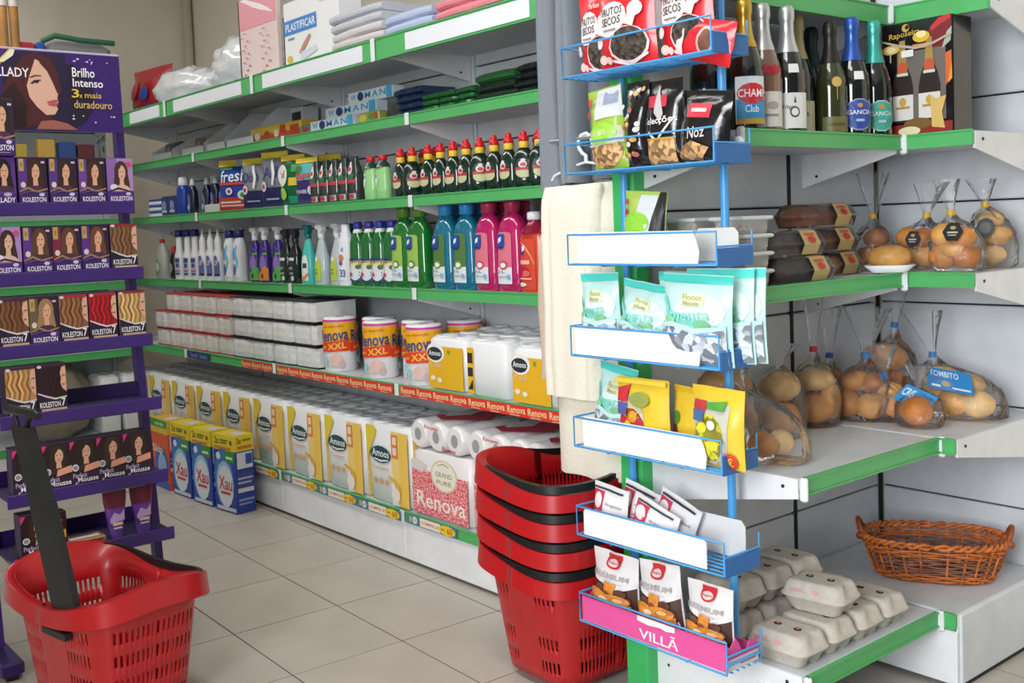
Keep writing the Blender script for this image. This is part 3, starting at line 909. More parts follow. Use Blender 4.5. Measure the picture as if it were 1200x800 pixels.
# --- green all purpose cleaner, blue caps
prof = [(0.034, 0), (0.038, 0.005), (0.0385, 0.10), (0.0375, 0.14), (0.036, 0.165), (0.028, 0.19), (0.016, 0.207), (0.0135, 0.214), (0.0135, 0.222)]
lab = [('r', 0, 0, 1, 1, '#2b2f86'), ('e', .5, .42, .36, .4, '#dfe6ea'), ('t', 'AROMA', .1, .66, .9, .9, '#e6d53a', .03), ('e', .7, .62, .16, .1, '#4b6a35'), ('e', .28, .3, .1, .1, '#c8495a')]
GR = Kind(mk_bottle('floor_cleaner_bottle', 'x', 'bottle', prof, M('#146b2e', 0.1, coat=0.7), 0.85, 2.3,
          caps=[('neck_ring', [(0.019, 0.2), (0.0205, 0.204), (0.0165, 0.213), (0.0145, 0.215)], M('#e3ebe4', 0.4), 16), ('cap', [(0.016, 0.218), (0.0175, 0.22), (0.0175, 0.238), (0.014, 0.243)], M('#3a39a5', 0.35), 16)],
          labels=((0.02, 0.105, 2.2, lab, 0.35),), group='green cleaner bottles with blue caps'))
for i, x in enumerate((-3.49, -3.41, -3.335, -3.257)):
    GR.put(x, FRONT + 0.038, S4, '%s green cleaner bottle with blue cap from the left, front row' % ORD[i])
for i, x in enumerate((-3.45, -3.37, -3.29, -3.21)):
    GR.put(x, FRONT + 0.13, S4, '%s green cleaner bottle with blue cap from the left, rear row' % ORD[i])

# --- big jugs
prof = [(0.050, 0), (0.056, 0.006), (0.057, 0.06), (0.055, 0.14), (0.053, 0.19), (0.046, 0.215), (0.032, 0.236), (0.0215, 0.243), (0.0205, 0.252)]
def jug(col, capc, l1, l2, mid):
    lab = [('r', .05, .02, .95, .98, l1), ('e', .5, .97, .45, .05, l1), ('r', .05, .02, .95, .34, '#dfe5ea'), ('e', .52, .38, .2, .09, l2), ('e', .52, .38, .12, .05, '#eef1ee'),
           ('r', .05, .74, .6, .98, '#2350a8'), ('r', .08, .7, .58, .74, '#17357a'), ('p', [(.26, .8), (.48, .84), (.5, .93), (.28, .89)], '#f0f2f6'),
           ('t', '1,5 L', .16, .22, .62, .28, '#5b6472'), ('r', .2, .15, .7, .17, '#9aa3ad'), ('e', .78, .16, .1, .05, '#86aede')]
    t = mk_bottle('cleaner_jug', 'x', 'bottle', prof, M(col, 0.08, coat=0.8), 0.62, 2.6, 24,
                  caps=[('cap', [(0.0225, 0.249), (0.025, 0.251), (0.024, 0.268), (0.0255, 0.27), (0.0245, 0.283), (0.021, 0.286)], M(capc, 0.35), 18)],
                  labels=((0.022, 0.185, 1.25, lab, -0.12),), group='large floor cleaner jugs')
    mb = MB()
    fn = wrap(prof, 0.02, 0.21, 1.0, 0.62, 2.6, turn=0.9)
    art(mb, fn, [('l', [(.55, .95), (.5, .6), (.52, .2), (.6, .02)], .018, mid)], n=8)
    mb.build('grip_rib', t)
    return t
JG, JT, JP = Kind(jug('#17702a', '#59842f', '#9fc35c', '#5f8d33', '#2f8f45')), Kind(jug('#0f6f8d', '#2a86c4', '#557a46', '#6f9a4c', '#2e8fae')), Kind(jug('#b81763', '#a32a4e', '#e0788c', '#cf4a6c', '#dd5590'))
for i, x in enumerate((-3.18, -3.081)):
    JG.put(x, FRONT + 0.04, S4, ['left', 'right'][i] + ' dark green cleaner jug with olive cap')
for i, x in enumerate((-2.925, -2.807)):
    JT.put(x, FRONT + 0.04, S4, ['left', 'right'][i] + ' teal cleaner jug with blue cap')
for i, x in enumerate((-2.69, -2.572)):
    JP.put(x, FRONT + 0.04, S4, ['left', 'right'][i] + ' pink cleaner jug with crimson cap')
for i, (K_, x) in enumerate(((JT, -2.98), (JT, -2.86), (JP, -2.745), (JP, -2.62), (JP, -2.45))):
    K_.put(x, FRONT + 0.125, S4, ['%s large jug from the left in the rear row, half hidden' % ORD[i]][0])
prof = [(0.044, 0), (0.049, 0.006), (0.049, 0.17), (0.045, 0.185), (0.03, 0.2), (0.018, 0.215), (0.016, 0.225)]
t = mk_bottle('cleaner_jug', 'coral red cleaner bottle with white cap, right end of the row', 'bottle', prof, M('#d9452f', 0.25, coat=0.4), 0.62, 2.6, 24,
              caps=[('shoulder', [(0.0465, 0.182), (0.031, 0.2), (0.0195, 0.215), (0.0175, 0.225)], M('#8c1d3c', 0.15), 20), ('cap', [(0.0185, 0.222), (0.021, 0.224), (0.021, 0.243), (0.017, 0.247)], M('#eceef2', 0.35), 18)],
              labels=((0.01, 0.165, 1.4, [('r', 0, 0, 1, 1, '#d94d36'), ('l', [(.1, .95), (.5, .85), (.95, .5)], .02, '#f1a58d'), ('e', .3, .76, .16, .09, '#3c3c78'), ('p', [(.3, .74), (.5, .78), (.5, .88), (.32, .84)], '#f0f2f6'), ('r', .12, .5, .7, .58, '#f0b7a8'),
                      ('e', .4, .38, .25, .09, '#b5282e'), ('e', .55, .32, .16, .06, '#e06a6a'), ('r', .1, .2, .8, .23, '#f0b7a8'), ('e', .35, .1, .25, .04, '#f6ddd2')], -0.15),), group='large floor cleaner jugs')
at(t, -2.462, FRONT + 0.035, S4)

# --- loose things at the right end of the soap shelf
o = MB().tube([(0, 0, 0), (0, 0, 0.11)], 0.012, M('#c4c8c2', 0.3), n=10).tube([(0, 0, 0.11), (0, 0, 0.16)], [0.012, 0.004], M('#c4c8c2', 0.3), n=10)
t = thing('glass_cleaner_bottle', 'slim bottle with red tip at the right end of the soap shelf', 'bottle', (-2.34, FRONT + 0.03, S3))
lathe(MB(), [(0.026, 0), (0.028, 0.004), (0.028, 0.12), (0.012, 0.16), (0.006, 0.2)], M('#c9d0c8', 0.2, coat=0.5), 0.8).build('body', t)
lathe(MB(), [(0.009, 0.198), (0.009, 0.222), (0.005, 0.226)], M('#d8232a', 0.4), n=10).build('cap', t)
MB().cbox(-0.029, 0.029, -0.0245, -0.0235, 0.09, 0.13, M('#d8c431', 0.4), 0.001).build('label', t)
MB().cbox(-0.029, 0.029, -0.0245, -0.0235, 0.0, 0.03, M('#d8c431', 0.4), 0.001).build('label', t)

# ------------------------------------------------------------------ napkins, tissues, rolls
S5 = 0.62 + G
def slab_pack(name, w, d, h, mat, edge, cat, group, seed, open_front=True):
    """soft paper pack, printed film on its top and bottom edges"""
    t = thing(name, 'x', cat, group=group)
    rnd = random.Random(seed)
    mb = MB()
    rings = []
    n = 7
    for i in range(n + 1):
        x = -w / 2 + w * i / n
        b = 0.003 * rnd.uniform(-1, 1)
        e = 0.006 if i in (0, n) else 0.0
        rings.append([(x, -d / 2 + e + b, 0.004 + e * .5), (x, -d / 2 - 0.003 + e + b, h * .3), (x, -d / 2 - 0.003 + e + b, h * .7), (x, -d / 2 + e + b, h - 0.004 - e * .5),
                      (x, d / 2 - e, h - 0.002 - e * .5), (x, d / 2 - e, 0.002 + e * .5)])
    mb.loft(rings, mat, smooth=False)
    mb.build('paper', t)
    mb = MB()
    mb.cbox(-w / 2 + 0.002, w / 2 - 0.002, -d / 2 - 0.005, d / 2, h - 0.007, h - 0.0005, edge, 0.002)
    mb.build('wrapper_edge', t)
    mb = MB()
    mb.cbox(-w / 2 + 0.002, w / 2 - 0.002, -d / 2 - 0.0045, d / 2, 0.0005, 0.006, edge, 0.002)
    mb.build('wrapper_edge', t)
    return t
NAPM = M('#d8d4d2', 0.6, kind='crinkle', scale=1.5)
NAP = [Kind(slab_pack('napkin_pack', 0.142, 0.20, 0.087, NAPM, M('#b3353d', 0.4), 'napkins', 'napkin packs with red edges', s)) for s in (1, 2, 3)]
cols = [-5.19, -5.045, -4.90, -4.755, -4.61, -4.465]
for r in range(3):
    for c, x in enumerate(cols):
        if r == 2 and c == 0:
            continue
        NAP[(r * 2 + c) % 3].put(x + random.uniform(-.004, .004), 2.109 + random.uniform(-.003, .008), S5 + 0.0885 * r, 'white napkin pack with red edges, %s column from the left, %s row' % (ORD[c], ['bottom', 'middle', 'top'][r]), rz=random.uniform(-.03, .03))
TIM = M('#dedfdf', 0.65, kind='crinkle')
TIS = [Kind(slab_pack('tissue_pack', 0.183, 0.19, 0.088, TIM, M('#1d2126', 0.4), 'tissues', 'tissue packs with black edges', s)) for s in (4, 5, 6)]
for r in range(3):
    for c, x in enumerate((-4.29, -4.103, -3.916, -3.727)):
        TIS[(r + c) % 3].put(x, 2.107 + random.uniform(-.002, .008), S5 + 0.0895 * r, 'white tissue pack with black edges, %s column from the left, %s row' % (ORD[c], ['bottom', 'middle', 'top'][r]), rz=random.uniform(-.02, .02))

def kitchen_roll(label, x, y, turn=0.0):
    t = thing('kitchen_roll', label, 'paper roll', (x, y, S5), turn, 'large kitchen paper rolls')
    h, r = 0.205, 0.062
    prof_ = [(r - 0.004, 0), (r, 0.004), (r, h - 0.004), (r - 0.004, h), (0.022, h + 0.001)]
    lathe(MB(), prof_, M('#eff0f2', 0.4), n=28).build('roll', t)
    mb = MB()
    its = []
    for k in (0, 1, 2):
        a = k / 3
        its += [('r', a, .38, a + .334, .93, '#f3b51f'), ('r', a, .94, a + .334, .985, '#d8439a')]
    lo = []
    for k in (0, 1, 2):
        a = k / 3
        lo += [('p', [(a + i * .0334, .36 + .02 * i / 10) for i in range(11)] + [(a + (10 - i) * .0334, .53 + .08 * (10 - i) / 10) for i in range(11)], '#e2422a'),
               ('t', 'max absorção', a + .06, .82, a + .28, .875, '#c84a2b', .02), ('t', 'Renova', a + .01, .55, a + .32, .78, '#233a8d', .05), ('t', 'XXL', a + .12, .40, a + .3, .52, '#f7d03a', .04),
               ('t', 'extra', a + .03, .41, a + .1, .47, '#f7d03a', .02), ('e', a + .2, .2, .07, .13, '#e3c0b8'), ('e', a + .09, .2, .025, .07, '#9cd5dc'), ('e', a + .25, .12, .03, .08, '#cfb0b0'), ('r', a + .03, .08, a + .28, .09, '#b9bcc6')]
    fn = wrap(prof_, 0.004, h - 0.004, 2 * PI, lift=0.00035)
    mb2 = MB()
    for it in its:
        art(mb2, fn, [it], n=14)
    art(mb2, fn, lo, n=12, l0=2)
    mb2.build('printed_wrap', t)
    mb = MB().tube([(0, 0, h + 0.0005), (0, 0, h + 0.002)], 0.02, M('#9aa0a8', 0.7), n=14)
    mb.build('core', t)
    return t
for lab, x, y, tr in (('kitchen roll standing in front of the white tissue packs', -3.562, 2.075, 0.55), ('kitchen roll second from the left, right of the one by the tissues', -3.40, 2.15, 0.9),
                      ('largest looking kitchen roll, front and centre of its shelf', -3.265, 2.07, 0.5), ('kitchen roll half hidden right of the central roll', -3.135, 2.15, 0.6), ('kitchen roll in the rear between the two front rolls', -2.985, 2.24, 1.0),
                      ('kitchen roll touching the yellow and white toilet paper pack', -2.99, 2.07, 0.5)):
    kitchen_roll(lab, x, y, tr)
ROLLTOP = M('#e4e6ea', 0.35, kind='crinkle')
def roll_pack(name, label, w, d, h, items, side_items, x, y, z, group, nx=2, ny=2, body='#eceef0', rz=0.0):
    """wrapped pack of standing paper rolls: lumpy wrapped body, roll ends showing on top"""
    t = thing(name, label, 'toilet paper', (x, y, z), rz, group)
    mb = MB()
    rings = []
    for zz, k in ((0, -0.012), (0.01, 0), (h * .5, 0.003), (h - 0.012, 0.0), (h - 0.002, -0.01), (h, -0.03)):
        R_ = []
        N = 40
        for i in range(N):
            a = 2 * PI * i / N
            c, s_ = sec(a, 7)
            lump = 0.004 * abs(math.cos(a * 2 * 1.0)) * 0
            R_.append((c * (w / 2 + k), s_ * (d / 2 + k), zz))
        rings.append(R_)
    mb.loft(rings, M(body, 0.35, coat=0.15))
    mb.build('wrapper', t)
    mb = MB()
    for i in range(nx):
        for j in range(ny):
            cx, cy = -w / 2 + w * (i + .5) / nx, -d / 2 + d * (j + .5) / ny
            r = min(w / nx, d / ny) * 0.44
            lathe(mb, [(r, h - 0.004), (r * .9, h + 0.003), (r * 0.4, h + 0.002), (r * .34, h - 0.002)], ROLLTOP, n=14, cx=cx, cy=cy)
    mb.build('roll_top', t)['kind'] = 'stuff'
    if items:
        mb = MB()
        art(mb, plane((-w / 2 + 0.010, -d / 2 - 0.0035, 0.006), (w - 0.02, 0, 0), (0, 0, h - 0.014), 0.0004), items)
        mb.build('front_print', t)
    if side_items:
        mb = MB()
        art(mb, plane((w / 2 + 0.0035, -d / 2 + 0.010, 0.006), (0, d - 0.02, 0), (0, 0, h - 0.014), 0.0004), side_items)
        mb.build('side_print', t)
    return t
yel = lambda: [('r', .0, .0, 1, .86, '#e8b423'), ('e', .22, .72, .26, .2, '#f3f3ee'), ('e', .2, .7, .22, .14, '#28343c'), ('t', 'Amoos', .03, .66, .38, .77, '#f2f4f2'), ('t', 'Total', .05, .42, .4, .52, '#e9c9a0'),
       ('e', .14, .2, .07, .05, '#eee7d8'), ('e', .34, .17, .07, .05, '#eee7d8'), ('r', .58, .72, .64, .8, '#6fa23a')]
yside = lambda: [('r', 0, 0, .9, .86, '#e5ae2e'), ('r', .1, .7, .8, .84, '#e9e7e3'), ('r', .1, .5, .8, .66, '#2a2b2e'), ('r', .1, .27, .8, .44, '#2a2b2e'), ('p', [(.1, .04), (.8, .04), (.8, .24)], '#2a2b2e'), ('p', [(.1, .04), (.8, .24), (.1, .24)], '#dedcd8')]
roll_pack('toilet_paper_pack', 'yellow toilet paper pack right of the kitchen rolls', 0.21, 0.2, 0.175, yel(), yside(), -2.79, 2.115, S5, 'yellow and white toilet paper packs')
roll_pack('toilet_paper_pack', 'white toilet paper pack with yellow edge stripe, in the middle', 0.2, 0.2, 0.178, [('r', .02, .02, .2, .9, '#e8b423'), ('r', .03, .6, .17, .8, '#2f3032'), ('r', .03, .35, .17, .52, '#2f3032'), ('p', [(.03, .1), (.17, .1), (.17, .3)], '#2f3032')], None, -2.565, 2.10, S5, 'yellow and white toilet paper packs')
roll_pack('toilet_paper_pack', 'yellow toilet paper pack at the right end beside the hanging towel', 0.19, 0.2, 0.172, yel(), yside(), -2.345, 2.10, S5, 'yellow and white toilet paper packs')
for i, x in enumerate((-2.83, -2.62, -2.41)):
    roll_pack('toilet_paper_pack', '%s white toilet paper pack from the left in the rear row' % ORD[i], 0.2, 0.12, 0.18, (), None, x, 2.29, S5, 'yellow and white toilet paper packs')

# --- base shelf: big toilet paper packs
S0 = 0.18 + G
def amoos_items():
    return [('p', [(0, .55), (.22, .85), (.26, .95), (.2, 1), (0, 1)], '#e6cc3c'), ('r', .62, .0, 1, .97, '#f2d27a'), ('r', .8, .0, 1, .97, '#f0c65a'), ('r', .62, .62, .78, .93, '#e08a3c'), ('r', .655, .8, .745, .9, '#f3dcc0'), ('r', .655, .66, .745, .76, '#f3dcc0'),
            ('p', [(.62, 0), (.78, 0), (.62, .45)], '#f4efe6'), ('e', .36, .63, .25, .115, '#1d4b52'), ('t', 'Amoos', .16, .6, .57, .7, '#eef2f0'), ('l', [(.2, .565), (.36, .545), (.55, .57)], .012, '#eef2f0'),
            ('t', 'Compact', .16, .41, .55, .48, '#e0b088'), ('e', .22, .27, .05, .04, '#d2a878'), ('e', .36, .27, .05, .04, '#d2a878'), ('e', .5, .27, .05, .04, '#d2a878'), ('l', [(.55, .36), (.66, .33), (.8, .26), (.82, .16)], .025, '#e2b23a'), ('e', .72, .14, .1, .1, '#efe6dc')]
bx = [(-5.50, .27), (-5.215, .27), (-4.925, .28), (-4.63, .28), (-4.335, .28), (-4.035, .285), (-3.735, .285), (-3.43, .29), (-3.17, .2)]
px_ = [-5.545, -5.247, -4.95, -4.655, -4.36, -4.06, -3.755, -3.455, -3.155]
for i, x in enumerate(px_):
    roll_pack('toilet_paper_pack', '%s big cream toilet paper pack from the left on the lowest shelf' % ORD[i], 0.285, 0.31, 0.283, amoos_items(), [('r', 0, 0, 1, .9, '#f0cf78')], x, 2.162, S0, 'big cream toilet paper packs on the lowest shelf', nx=3, ny=3)
# row behind, standing on its end, striped tops visible
# --- floral red pack and the packs lying on it
FLOR = M('#d83a45', 0.4, kind='floral')
def floral_pack(label, x, w):
    t = thing('toilet_paper_pack', label, 'toilet paper', (x, 2.13, S0), 0, 'red floral toilet paper packs')
    mb = MB()
    d, h = 0.25, 0.225
    rings = []
    for zz, k in ((0, -0.012), (0.01, 0), (h - 0.012, 0), (h, -0.012)):
        rings.append([(sec(2 * PI * i / 36, 7)[0] * (w / 2 + k), sec(2 * PI * i / 36, 7)[1] * (d / 2 + k), zz) for i in range(36)])
    mb.loft(rings, M('#e9e4e4', 0.35, coat=0.2))
    mb.build('wrapper', t)
    mb = MB()
    its = [('r', 0, 0, 1, .72, FLOR), ('p', [(0, .72), (.2, .68), (.3, .82), (.12, .9), (0, .86)], '#dfd5d4')]
    if w > .2:
        its += [('t', 'Renova', .08, .12, .96, .38, '#f6e7df'), ('e', .6, .7, .24, .26, '#d9cfa8'), ('e', .6, .7, .215, .235, '#efe8dc'), ('t', 'GRAND', .45, .68, .75, .76, '#a89a6c'), ('t', 'PURE', .47, .56, .73, .63, '#a89a6c'), ('l', [(.5, .86), (.6, .9), (.7, .86)], .012, '#c0b27c')]
    art(mb, plane((-w / 2 + 0.012, -d / 2 - 0.0005, 0.008), (w - 0.024, 0, 0), (0, 0, h - 0.016), 0.0004), its)
    mb.build('front_print', t)
    return t
floral_pack('red floral toilet paper pack with pale oval badge', -2.845, 0.335)
floral_pack('narrow red floral pack half hidden by the basket stack', -2.57, 0.19)
floral_pack('last red floral pack behind the basket stack', -2.33, 0.23)
def lying_pack(label, x, w, n):
    t = thing('toilet_paper_pack', label, 'toilet paper', (x, 2.14, S0 + 0.2262), 0, 'packs of rolls lying on the red floral packs')
    r = w / n / 2
    mb = MB()
    for k in range(n):
        cx = -w / 2 + r * (2 * k + 1)
        R_ = []
        for y, rr in ((-0.13, r * .8), (-0.122, r * .97), (0.12, r * .97), (0.128, r * .8)):
            R_.append([(cx + rr * math.cos(2 * PI * i / 18), y, r + rr * math.sin(2 * PI * i / 18)) for i in range(18)])
        mb.loft(R_, M('#eceaea', 0.3, coat=0.3, kind='crinkle'))
    mb.build('rolls', t)
    mb = MB()
    for k in range(n):
        cx = -w / 2 + r * (2 * k + 1)
        mb.add([(cx + r * .36 * math.cos(2 * PI * i / 14), -0.131, r + r * .42 * math.sin(2 * PI * i / 14)) for i in range(14)], [tuple(range(14))], '#9ea1a4')
    mb.build('roll_cores', t)
    mb = MB()
    fn = plane((-w / 2, -0.1325, 0), (w, 0, 0), (0, 0, 2 * r), 0.0003)
    art(mb, fn, [('t', 'Renova', .3, .74, .55, .86, '#d0325a', -.02), ('t', 'Renova', .62, .12, .86, .26, '#d0325a', -.02)])
    ft = plane((-w / 2 + .02, -0.12, 2 * r + 0.001), (w - .04, 0, 0), (0, 0.24, 0), 0.0006)
    art(mb, ft, [('p', [(.15, .25), (.45, .1), (.95, .5), (.7, .95), (.3, .8)], '#c23548'), ('p', [(.1, .55), (.3, .3), (.5, .6), (.35, .9)], '#dfe0d8')])
    mb.build('print', t)
    mb = MB()
    return t
lying_pack('white pack of rolls lying on the red floral pack, grey cores showing', -2.86, 0.31, 3)
lying_pack('second lying pack of rolls partly behind the red basket', -2.54, 0.31, 3)
lying_pack('third lying pack of rolls behind the basket stack', -2.315, 0.2, 2)

# ------------------------------------------------------------------ washing powder boxes on the floor
def powder_box(label, x, y, main, w=0.165, d=0.09, h=0.325, green_top=False, rz=0.0):
    t = thing('washing_powder_box', label, 'box', (x, y, 0.0005), rz, 'washing powder boxes on the floor')
    MB().cbox(-w / 2, w / 2, -d / 2, d / 2, 0, h, M('#22409a' if main == 'blue' else '#d9552a', 0.4), 0.002).build('carton', t)
    mb = MB()
    k = 0.0008
    mb.box(-w / 2 - k, w / 2 + k, -d / 2 - k, d / 2 + k, h * .8, h + k, M('#e5cf2e' if not green_top else '#e0b83a', 0.4))
    mb.build('yellow_band', t)
    mb = MB()
    fn = plane((-w / 2, -d / 2 - 0.0004, 0), (w, 0, 0), (0, 0, h * .8), 0.0003)
    if main == 'blue':
        its = [('e', .45, .55, .44, .5, '#3b78c0'), ('e', .5, .45, .4, .38, '#9dc1e0'), ('e', .52, .42, .36, .34, '#d3dfe8'), ('r', .55, .82, 1, 1, '#2f8f3f'), ('r', .6, .87, .9, .91, '#d8e6c8'),
               ('e', .25, .9, .1, .06, '#dfe4ee'), ('t', 'Xau', .22, .36, .84, .58, '#c9302c'), ('r', .3, .29, .75, .33, '#c9302c'), ('r', .1, .03, .98, .09, '#c7cdd6')]
    else:
        its = [('e', .6, .4, .4, .36, '#2a5fae'), ('e', .62, .4, .26, .24, '#8fb4de'), ('t', 'Skip', .1, .6, .7, .78, '#f3e3c2'), ('r', 0, .0, 1, .14, '#2a57ae')]
    art(mb, fn, its)
    fb = plane((-w / 2, -d / 2 - 0.0012, h * .8), (w, 0, 0), (0, 0, h * .2), 0.0003)
    art(mb, fb, [('t', '2x', .1, .4, .3, .85, '#4b4b22'), ('r', .36, .62, .72, .7, '#4b4b22'), ('r', .36, .46, .66, .54, '#4b4b22'), ('r', .08, .08, .85, .24, '#cc7a2c'), ('e', .86, .56, .06, .16, '#6b6720')] if not green_top else [('r', 0, .45, 1, 1, '#3f9a44'), ('t', 'verde', .3, .58, .8, .86, '#d9e8c6')])
    fs = plane((w / 2 + 0.0004, -d / 2, 0), (0, d, 0), (0, 0, h * .8), 0.0003)
    art(mb, fs, [('r', .1, .72, .92, .98, '#d4dbe6'), ('r', .55, .78, .9, .95, '#3350a8'), ('r', .08, .42, .92, .66, '#3a4c8c'), ('r', .1, .55, .9, .58, '#aab4d2'), ('r', .1, .48, .8, .51, '#aab4d2'), ('r', .08, .34, .92, .41, '#cfd6e2'), ('r', .1, .2, .9, .24, '#8c98c0'), ('r', .1, .14, .8, .17, '#8c98c0')])
    fs2 = plane((w / 2 + 0.0012, -d / 2, h * .8), (0, d, 0), (0, 0, h * .2), 0.0003)
    art(mb, fs2, [('t', '2x', .12, .5, .36, .85, '#4b4b22'), ('r', .42, .62, .85, .76, '#8f8a2a'), ('r', .14, .14, .9, .34, '#cc7a2c')])
    ftop = plane((-w / 2, -d / 2, h + 0.001), (w, 0, 0), (0, d, 0), 0.0003)
    art(mb, ftop, [('p', [(.55, .2), (.95, .25), (.9, .8), (.5, .75)], '#d5cfe0')])
    mb.build('print', t)
    return t
powder_box('blue washing powder box nearest the aisle end, side panel visible', -4.165, 1.888, 'blue', rz=0.12)
powder_box('middle blue washing powder box on the floor', -4.36, 1.872, 'blue', w=0.172, rz=0.08)
powder_box('blue washing powder box left of the middle one', -4.57, 1.866, 'blue', w=0.18, rz=0.05)
powder_box('orange washing powder box behind the purple stand leg', -4.80, 1.862, 'orange', w=0.2, h=0.32, green_top=True)

# ------------------------------------------------------------------ second shelf from the top: trays, boxes, bin bags
S2 = 1.543 + G
def tray(label, x, w, h, d=0.2, flap=True):
    t = thing('display_tray', label, 'box', (x, FRONT + d / 2, S2), 0.0, 'white cardboard display trays')
    m = M('#cfd2d6', 0.6)
    mb = MB()
    mb.box(-w / 2, w / 2, -d / 2, d / 2, 0, 0.003, m)
    mb.box(-w / 2, w / 2, d / 2 - 0.003, d / 2, 0.003, h, m)
    for s_ in (-1, 1):
        pts = [(-d / 2, 0.003), (d / 2, 0.003), (d / 2, h), (d * .1, h), (-d / 2, 0.045)]
        x0 = s_ * (w / 2 - 0.0015)
        mb.loft([[(x0 - .0015, a, b) for a, b in pts], [(x0 + .0015, a, b) for a, b in pts]], m, smooth=False)
    mb.box(-w / 2, w / 2, -d / 2, -d / 2 + 0.003, 0.003, 0.035, m)
    mb.build('tray', t)
    return t
tray('white display tray holding dark sachets, farthest left', -5.27, 0.26, 0.11)
tray('white display tray with blue stickers, second from the left', -4.89, 0.26, 0.135)
tray('tall white display tray standing open beside the yellow box', -4.38, 0.27, 0.16)
tray('white display tray with a dark back, third from the left', -4.63, 0.2, 0.14)
for i, x in enumerate((-5.33, -5.22, -4.95, -4.84)):
    m = MB().cbox(-0.045, 0.045, -0.03, 0.03, 0, 0.085, M(['#6b6a70', '#4c4a50', '#8a7466', '#9a8c88'][i], 0.4), 0.005)
    art(m, plane((-0.04, -0.0305, 0.01), (0.08, 0, 0), (0, 0, 0.07)), [('e', .5, .5, .3, .3, '#b9a9a0'), ('r', .15, .08, .85, .22, '#a3523c')])
    m = m.build('sachet_box')
    at(tag(m, '%s small sachet box from the left, standing in a white tray' % ORD[i], 'box', 'small boxes in the display trays'), x, FRONT + 0.09, S2 + 0.0035)
for i, (x, z) in enumerate(((-4.83, 0.018), (-4.76, 0.02))):
    pass
mb = MB().cbox(-0.225, 0.225, -0.045, 0.045, 0, 0.062, M('#d8b62c', 0.4), 0.003)
art(mb, plane((-0.22, -0.0455, 0.004), (0.44, 0, 0), (0, 0, 0.054)), [('r', 0, 0, 1, .45, '#c0532a'), ('e', .15, .4, .06, .3, '#e3d6c0'), ('e', .35, .4, .06, .3, '#b9432a'), ('r', .62, .35, .72, .95, '#c23a2a'), ('e', .55, .4, .05, .3, '#e3d6c0'), ('r', .82, .1, .98, .8, '#b9372a')])
o = mb.build('food_box')
at(tag(o, 'long low yellow and red box beside the open white tray', 'box'), -4.06, FRONT + 0.05, S2)
o = MB().cbox(-0.05, 0.05, -0.04, 0.04, 0, 0.15, M('#c8cbd0', 0.6), 0.003).box(-0.04, 0.04, -0.0405, -0.04, 0.09, 0.13, M('#20262e', 0.5)).build('carton')
at(tag(o, 'small white carton with black window behind the yellow box', 'box'), -4.15, FRONT + 0.2, S2)

def foil_box(label, x, y, z, w=0.3):
    t = thing('foil_box', label, 'box', (x, y, z), 0, 'blue and white roll boxes')
    MB().cbox(-w / 2, w / 2, -0.026, 0.026, 0, 0.042, M('#d7e2ea', 0.4), 0.002).build('carton', t)
    mb = MB()
    its = [('r', 0, 0, 1, 1, '#d9e6ee')]
    for k, ch in enumerate('WOMAN'):
        its += [('t', ch, .05 + .17 * k, .3, .18 + .17 * k, .85, '#2d9bd0')]
    its += [('e', .29, .55, .07, .4, '#233a78'), ('r', .88, 0, 1, 1, '#46aede')]
    art(mb, plane((-w / 2, -0.0265, 0), (w, 0, 0), (0, 0, 0.042), 0.0003), its)
    mb.build('print', t)
foil_box('lowest blue and white roll box of the three', -3.6, FRONT + 0.035, S2, 0.32)
foil_box('middle blue and white roll box of the three', -3.5, FRONT + 0.06, S2 + 0.043, 0.36)
foil_box('top blue and white roll box of the three', -3.38, FRONT + 0.075, S2 + 0.086, 0.3)
o = MB().cbox(-0.05, 0.05, -0.03, 0.03, 0, 0.036, M('#56807c', 0.4), 0.004).box(0.0, 0.048, -0.031, -0.03, 0.004, 0.024, M('#a8343e')).build('sweets_box')
at(tag(o, 'small teal and red pack left of the blue roll boxes', 'box'), -3.82, FRONT + 0.035, S2)
o = MB().cbox(-0.07, 0.07, -0.02, 0.02, 0, 0.038, M('#a3a64a', 0.4), 0.005)
art(o, plane((-0.07, -0.0205, 0), (0.14, 0, 0), (0, 0, 0.038)), [('e', .25, .5, .18, .35, '#c9c84a'), ('e', .7, .5, .2, .35, '#5f8a3c'), ('e', .9, .5, .08, .4, '#c23a3a')])
at(tag(o.build('vegetable_pack'), 'green and yellow printed pack under the roll boxes', 'box'), -3.33, FRONT + 0.025, S2)
def folded(name, label, cat, x, y, z, w, d, h, mat, group, seed=0, rz=0.0):
    """flat folded film or cloth bundle with a rounded fold towards the front"""
    mb = MB()
    rnd = random.Random(seed)
    rings = []
    n = 6
    for i in range(n + 1):
        u = i / n
        xx = -w / 2 + w * u
        hh = h * (1 - 0.05 * abs(2 * u - 1) ** 3 + rnd.uniform(-.03, .0))
        e = 0.006 if i in (0, n) else 0
        f = rnd.uniform(-.003, .003)
        rings.append([(xx, d / 2 - e, 0.0), (xx, d / 2 - e, hh), (xx, -d / 2 + 0.012 + e, hh), (xx, -d / 2 + f + 0.002 + e, hh * .78), (xx, -d / 2 + f + e, hh * .5), (xx, -d / 2 + f + 0.002 + e, hh * .22), (xx, -d / 2 + 0.012 + e, 0.0)])
    mb.loft(rings, mat, smooth=False)
    o = mb.build(name)
    o.location = (x, y, z)
    o.rotation_euler = (0, 0, rz)
    return tag(o, label, cat, group)
for i in range(4):
    folded('bin_bag_pack', '%s navy bin bag pack from the bottom of its pile' % ORD[i], 'bin bags', -3.10 - 0.006 * i, FRONT + 0.11, S2 + 0.0255 * i, 0.17, 0.16, 0.025, M('#22345c', 0.25, coat=0.3), 'navy bin bag packs', i)
GB, GD, GK = M('#2a6b3c', 0.25, coat=0.4), M('#1d2f28', 0.2, coat=0.5), M('#20262a', 0.2, coat=0.5)
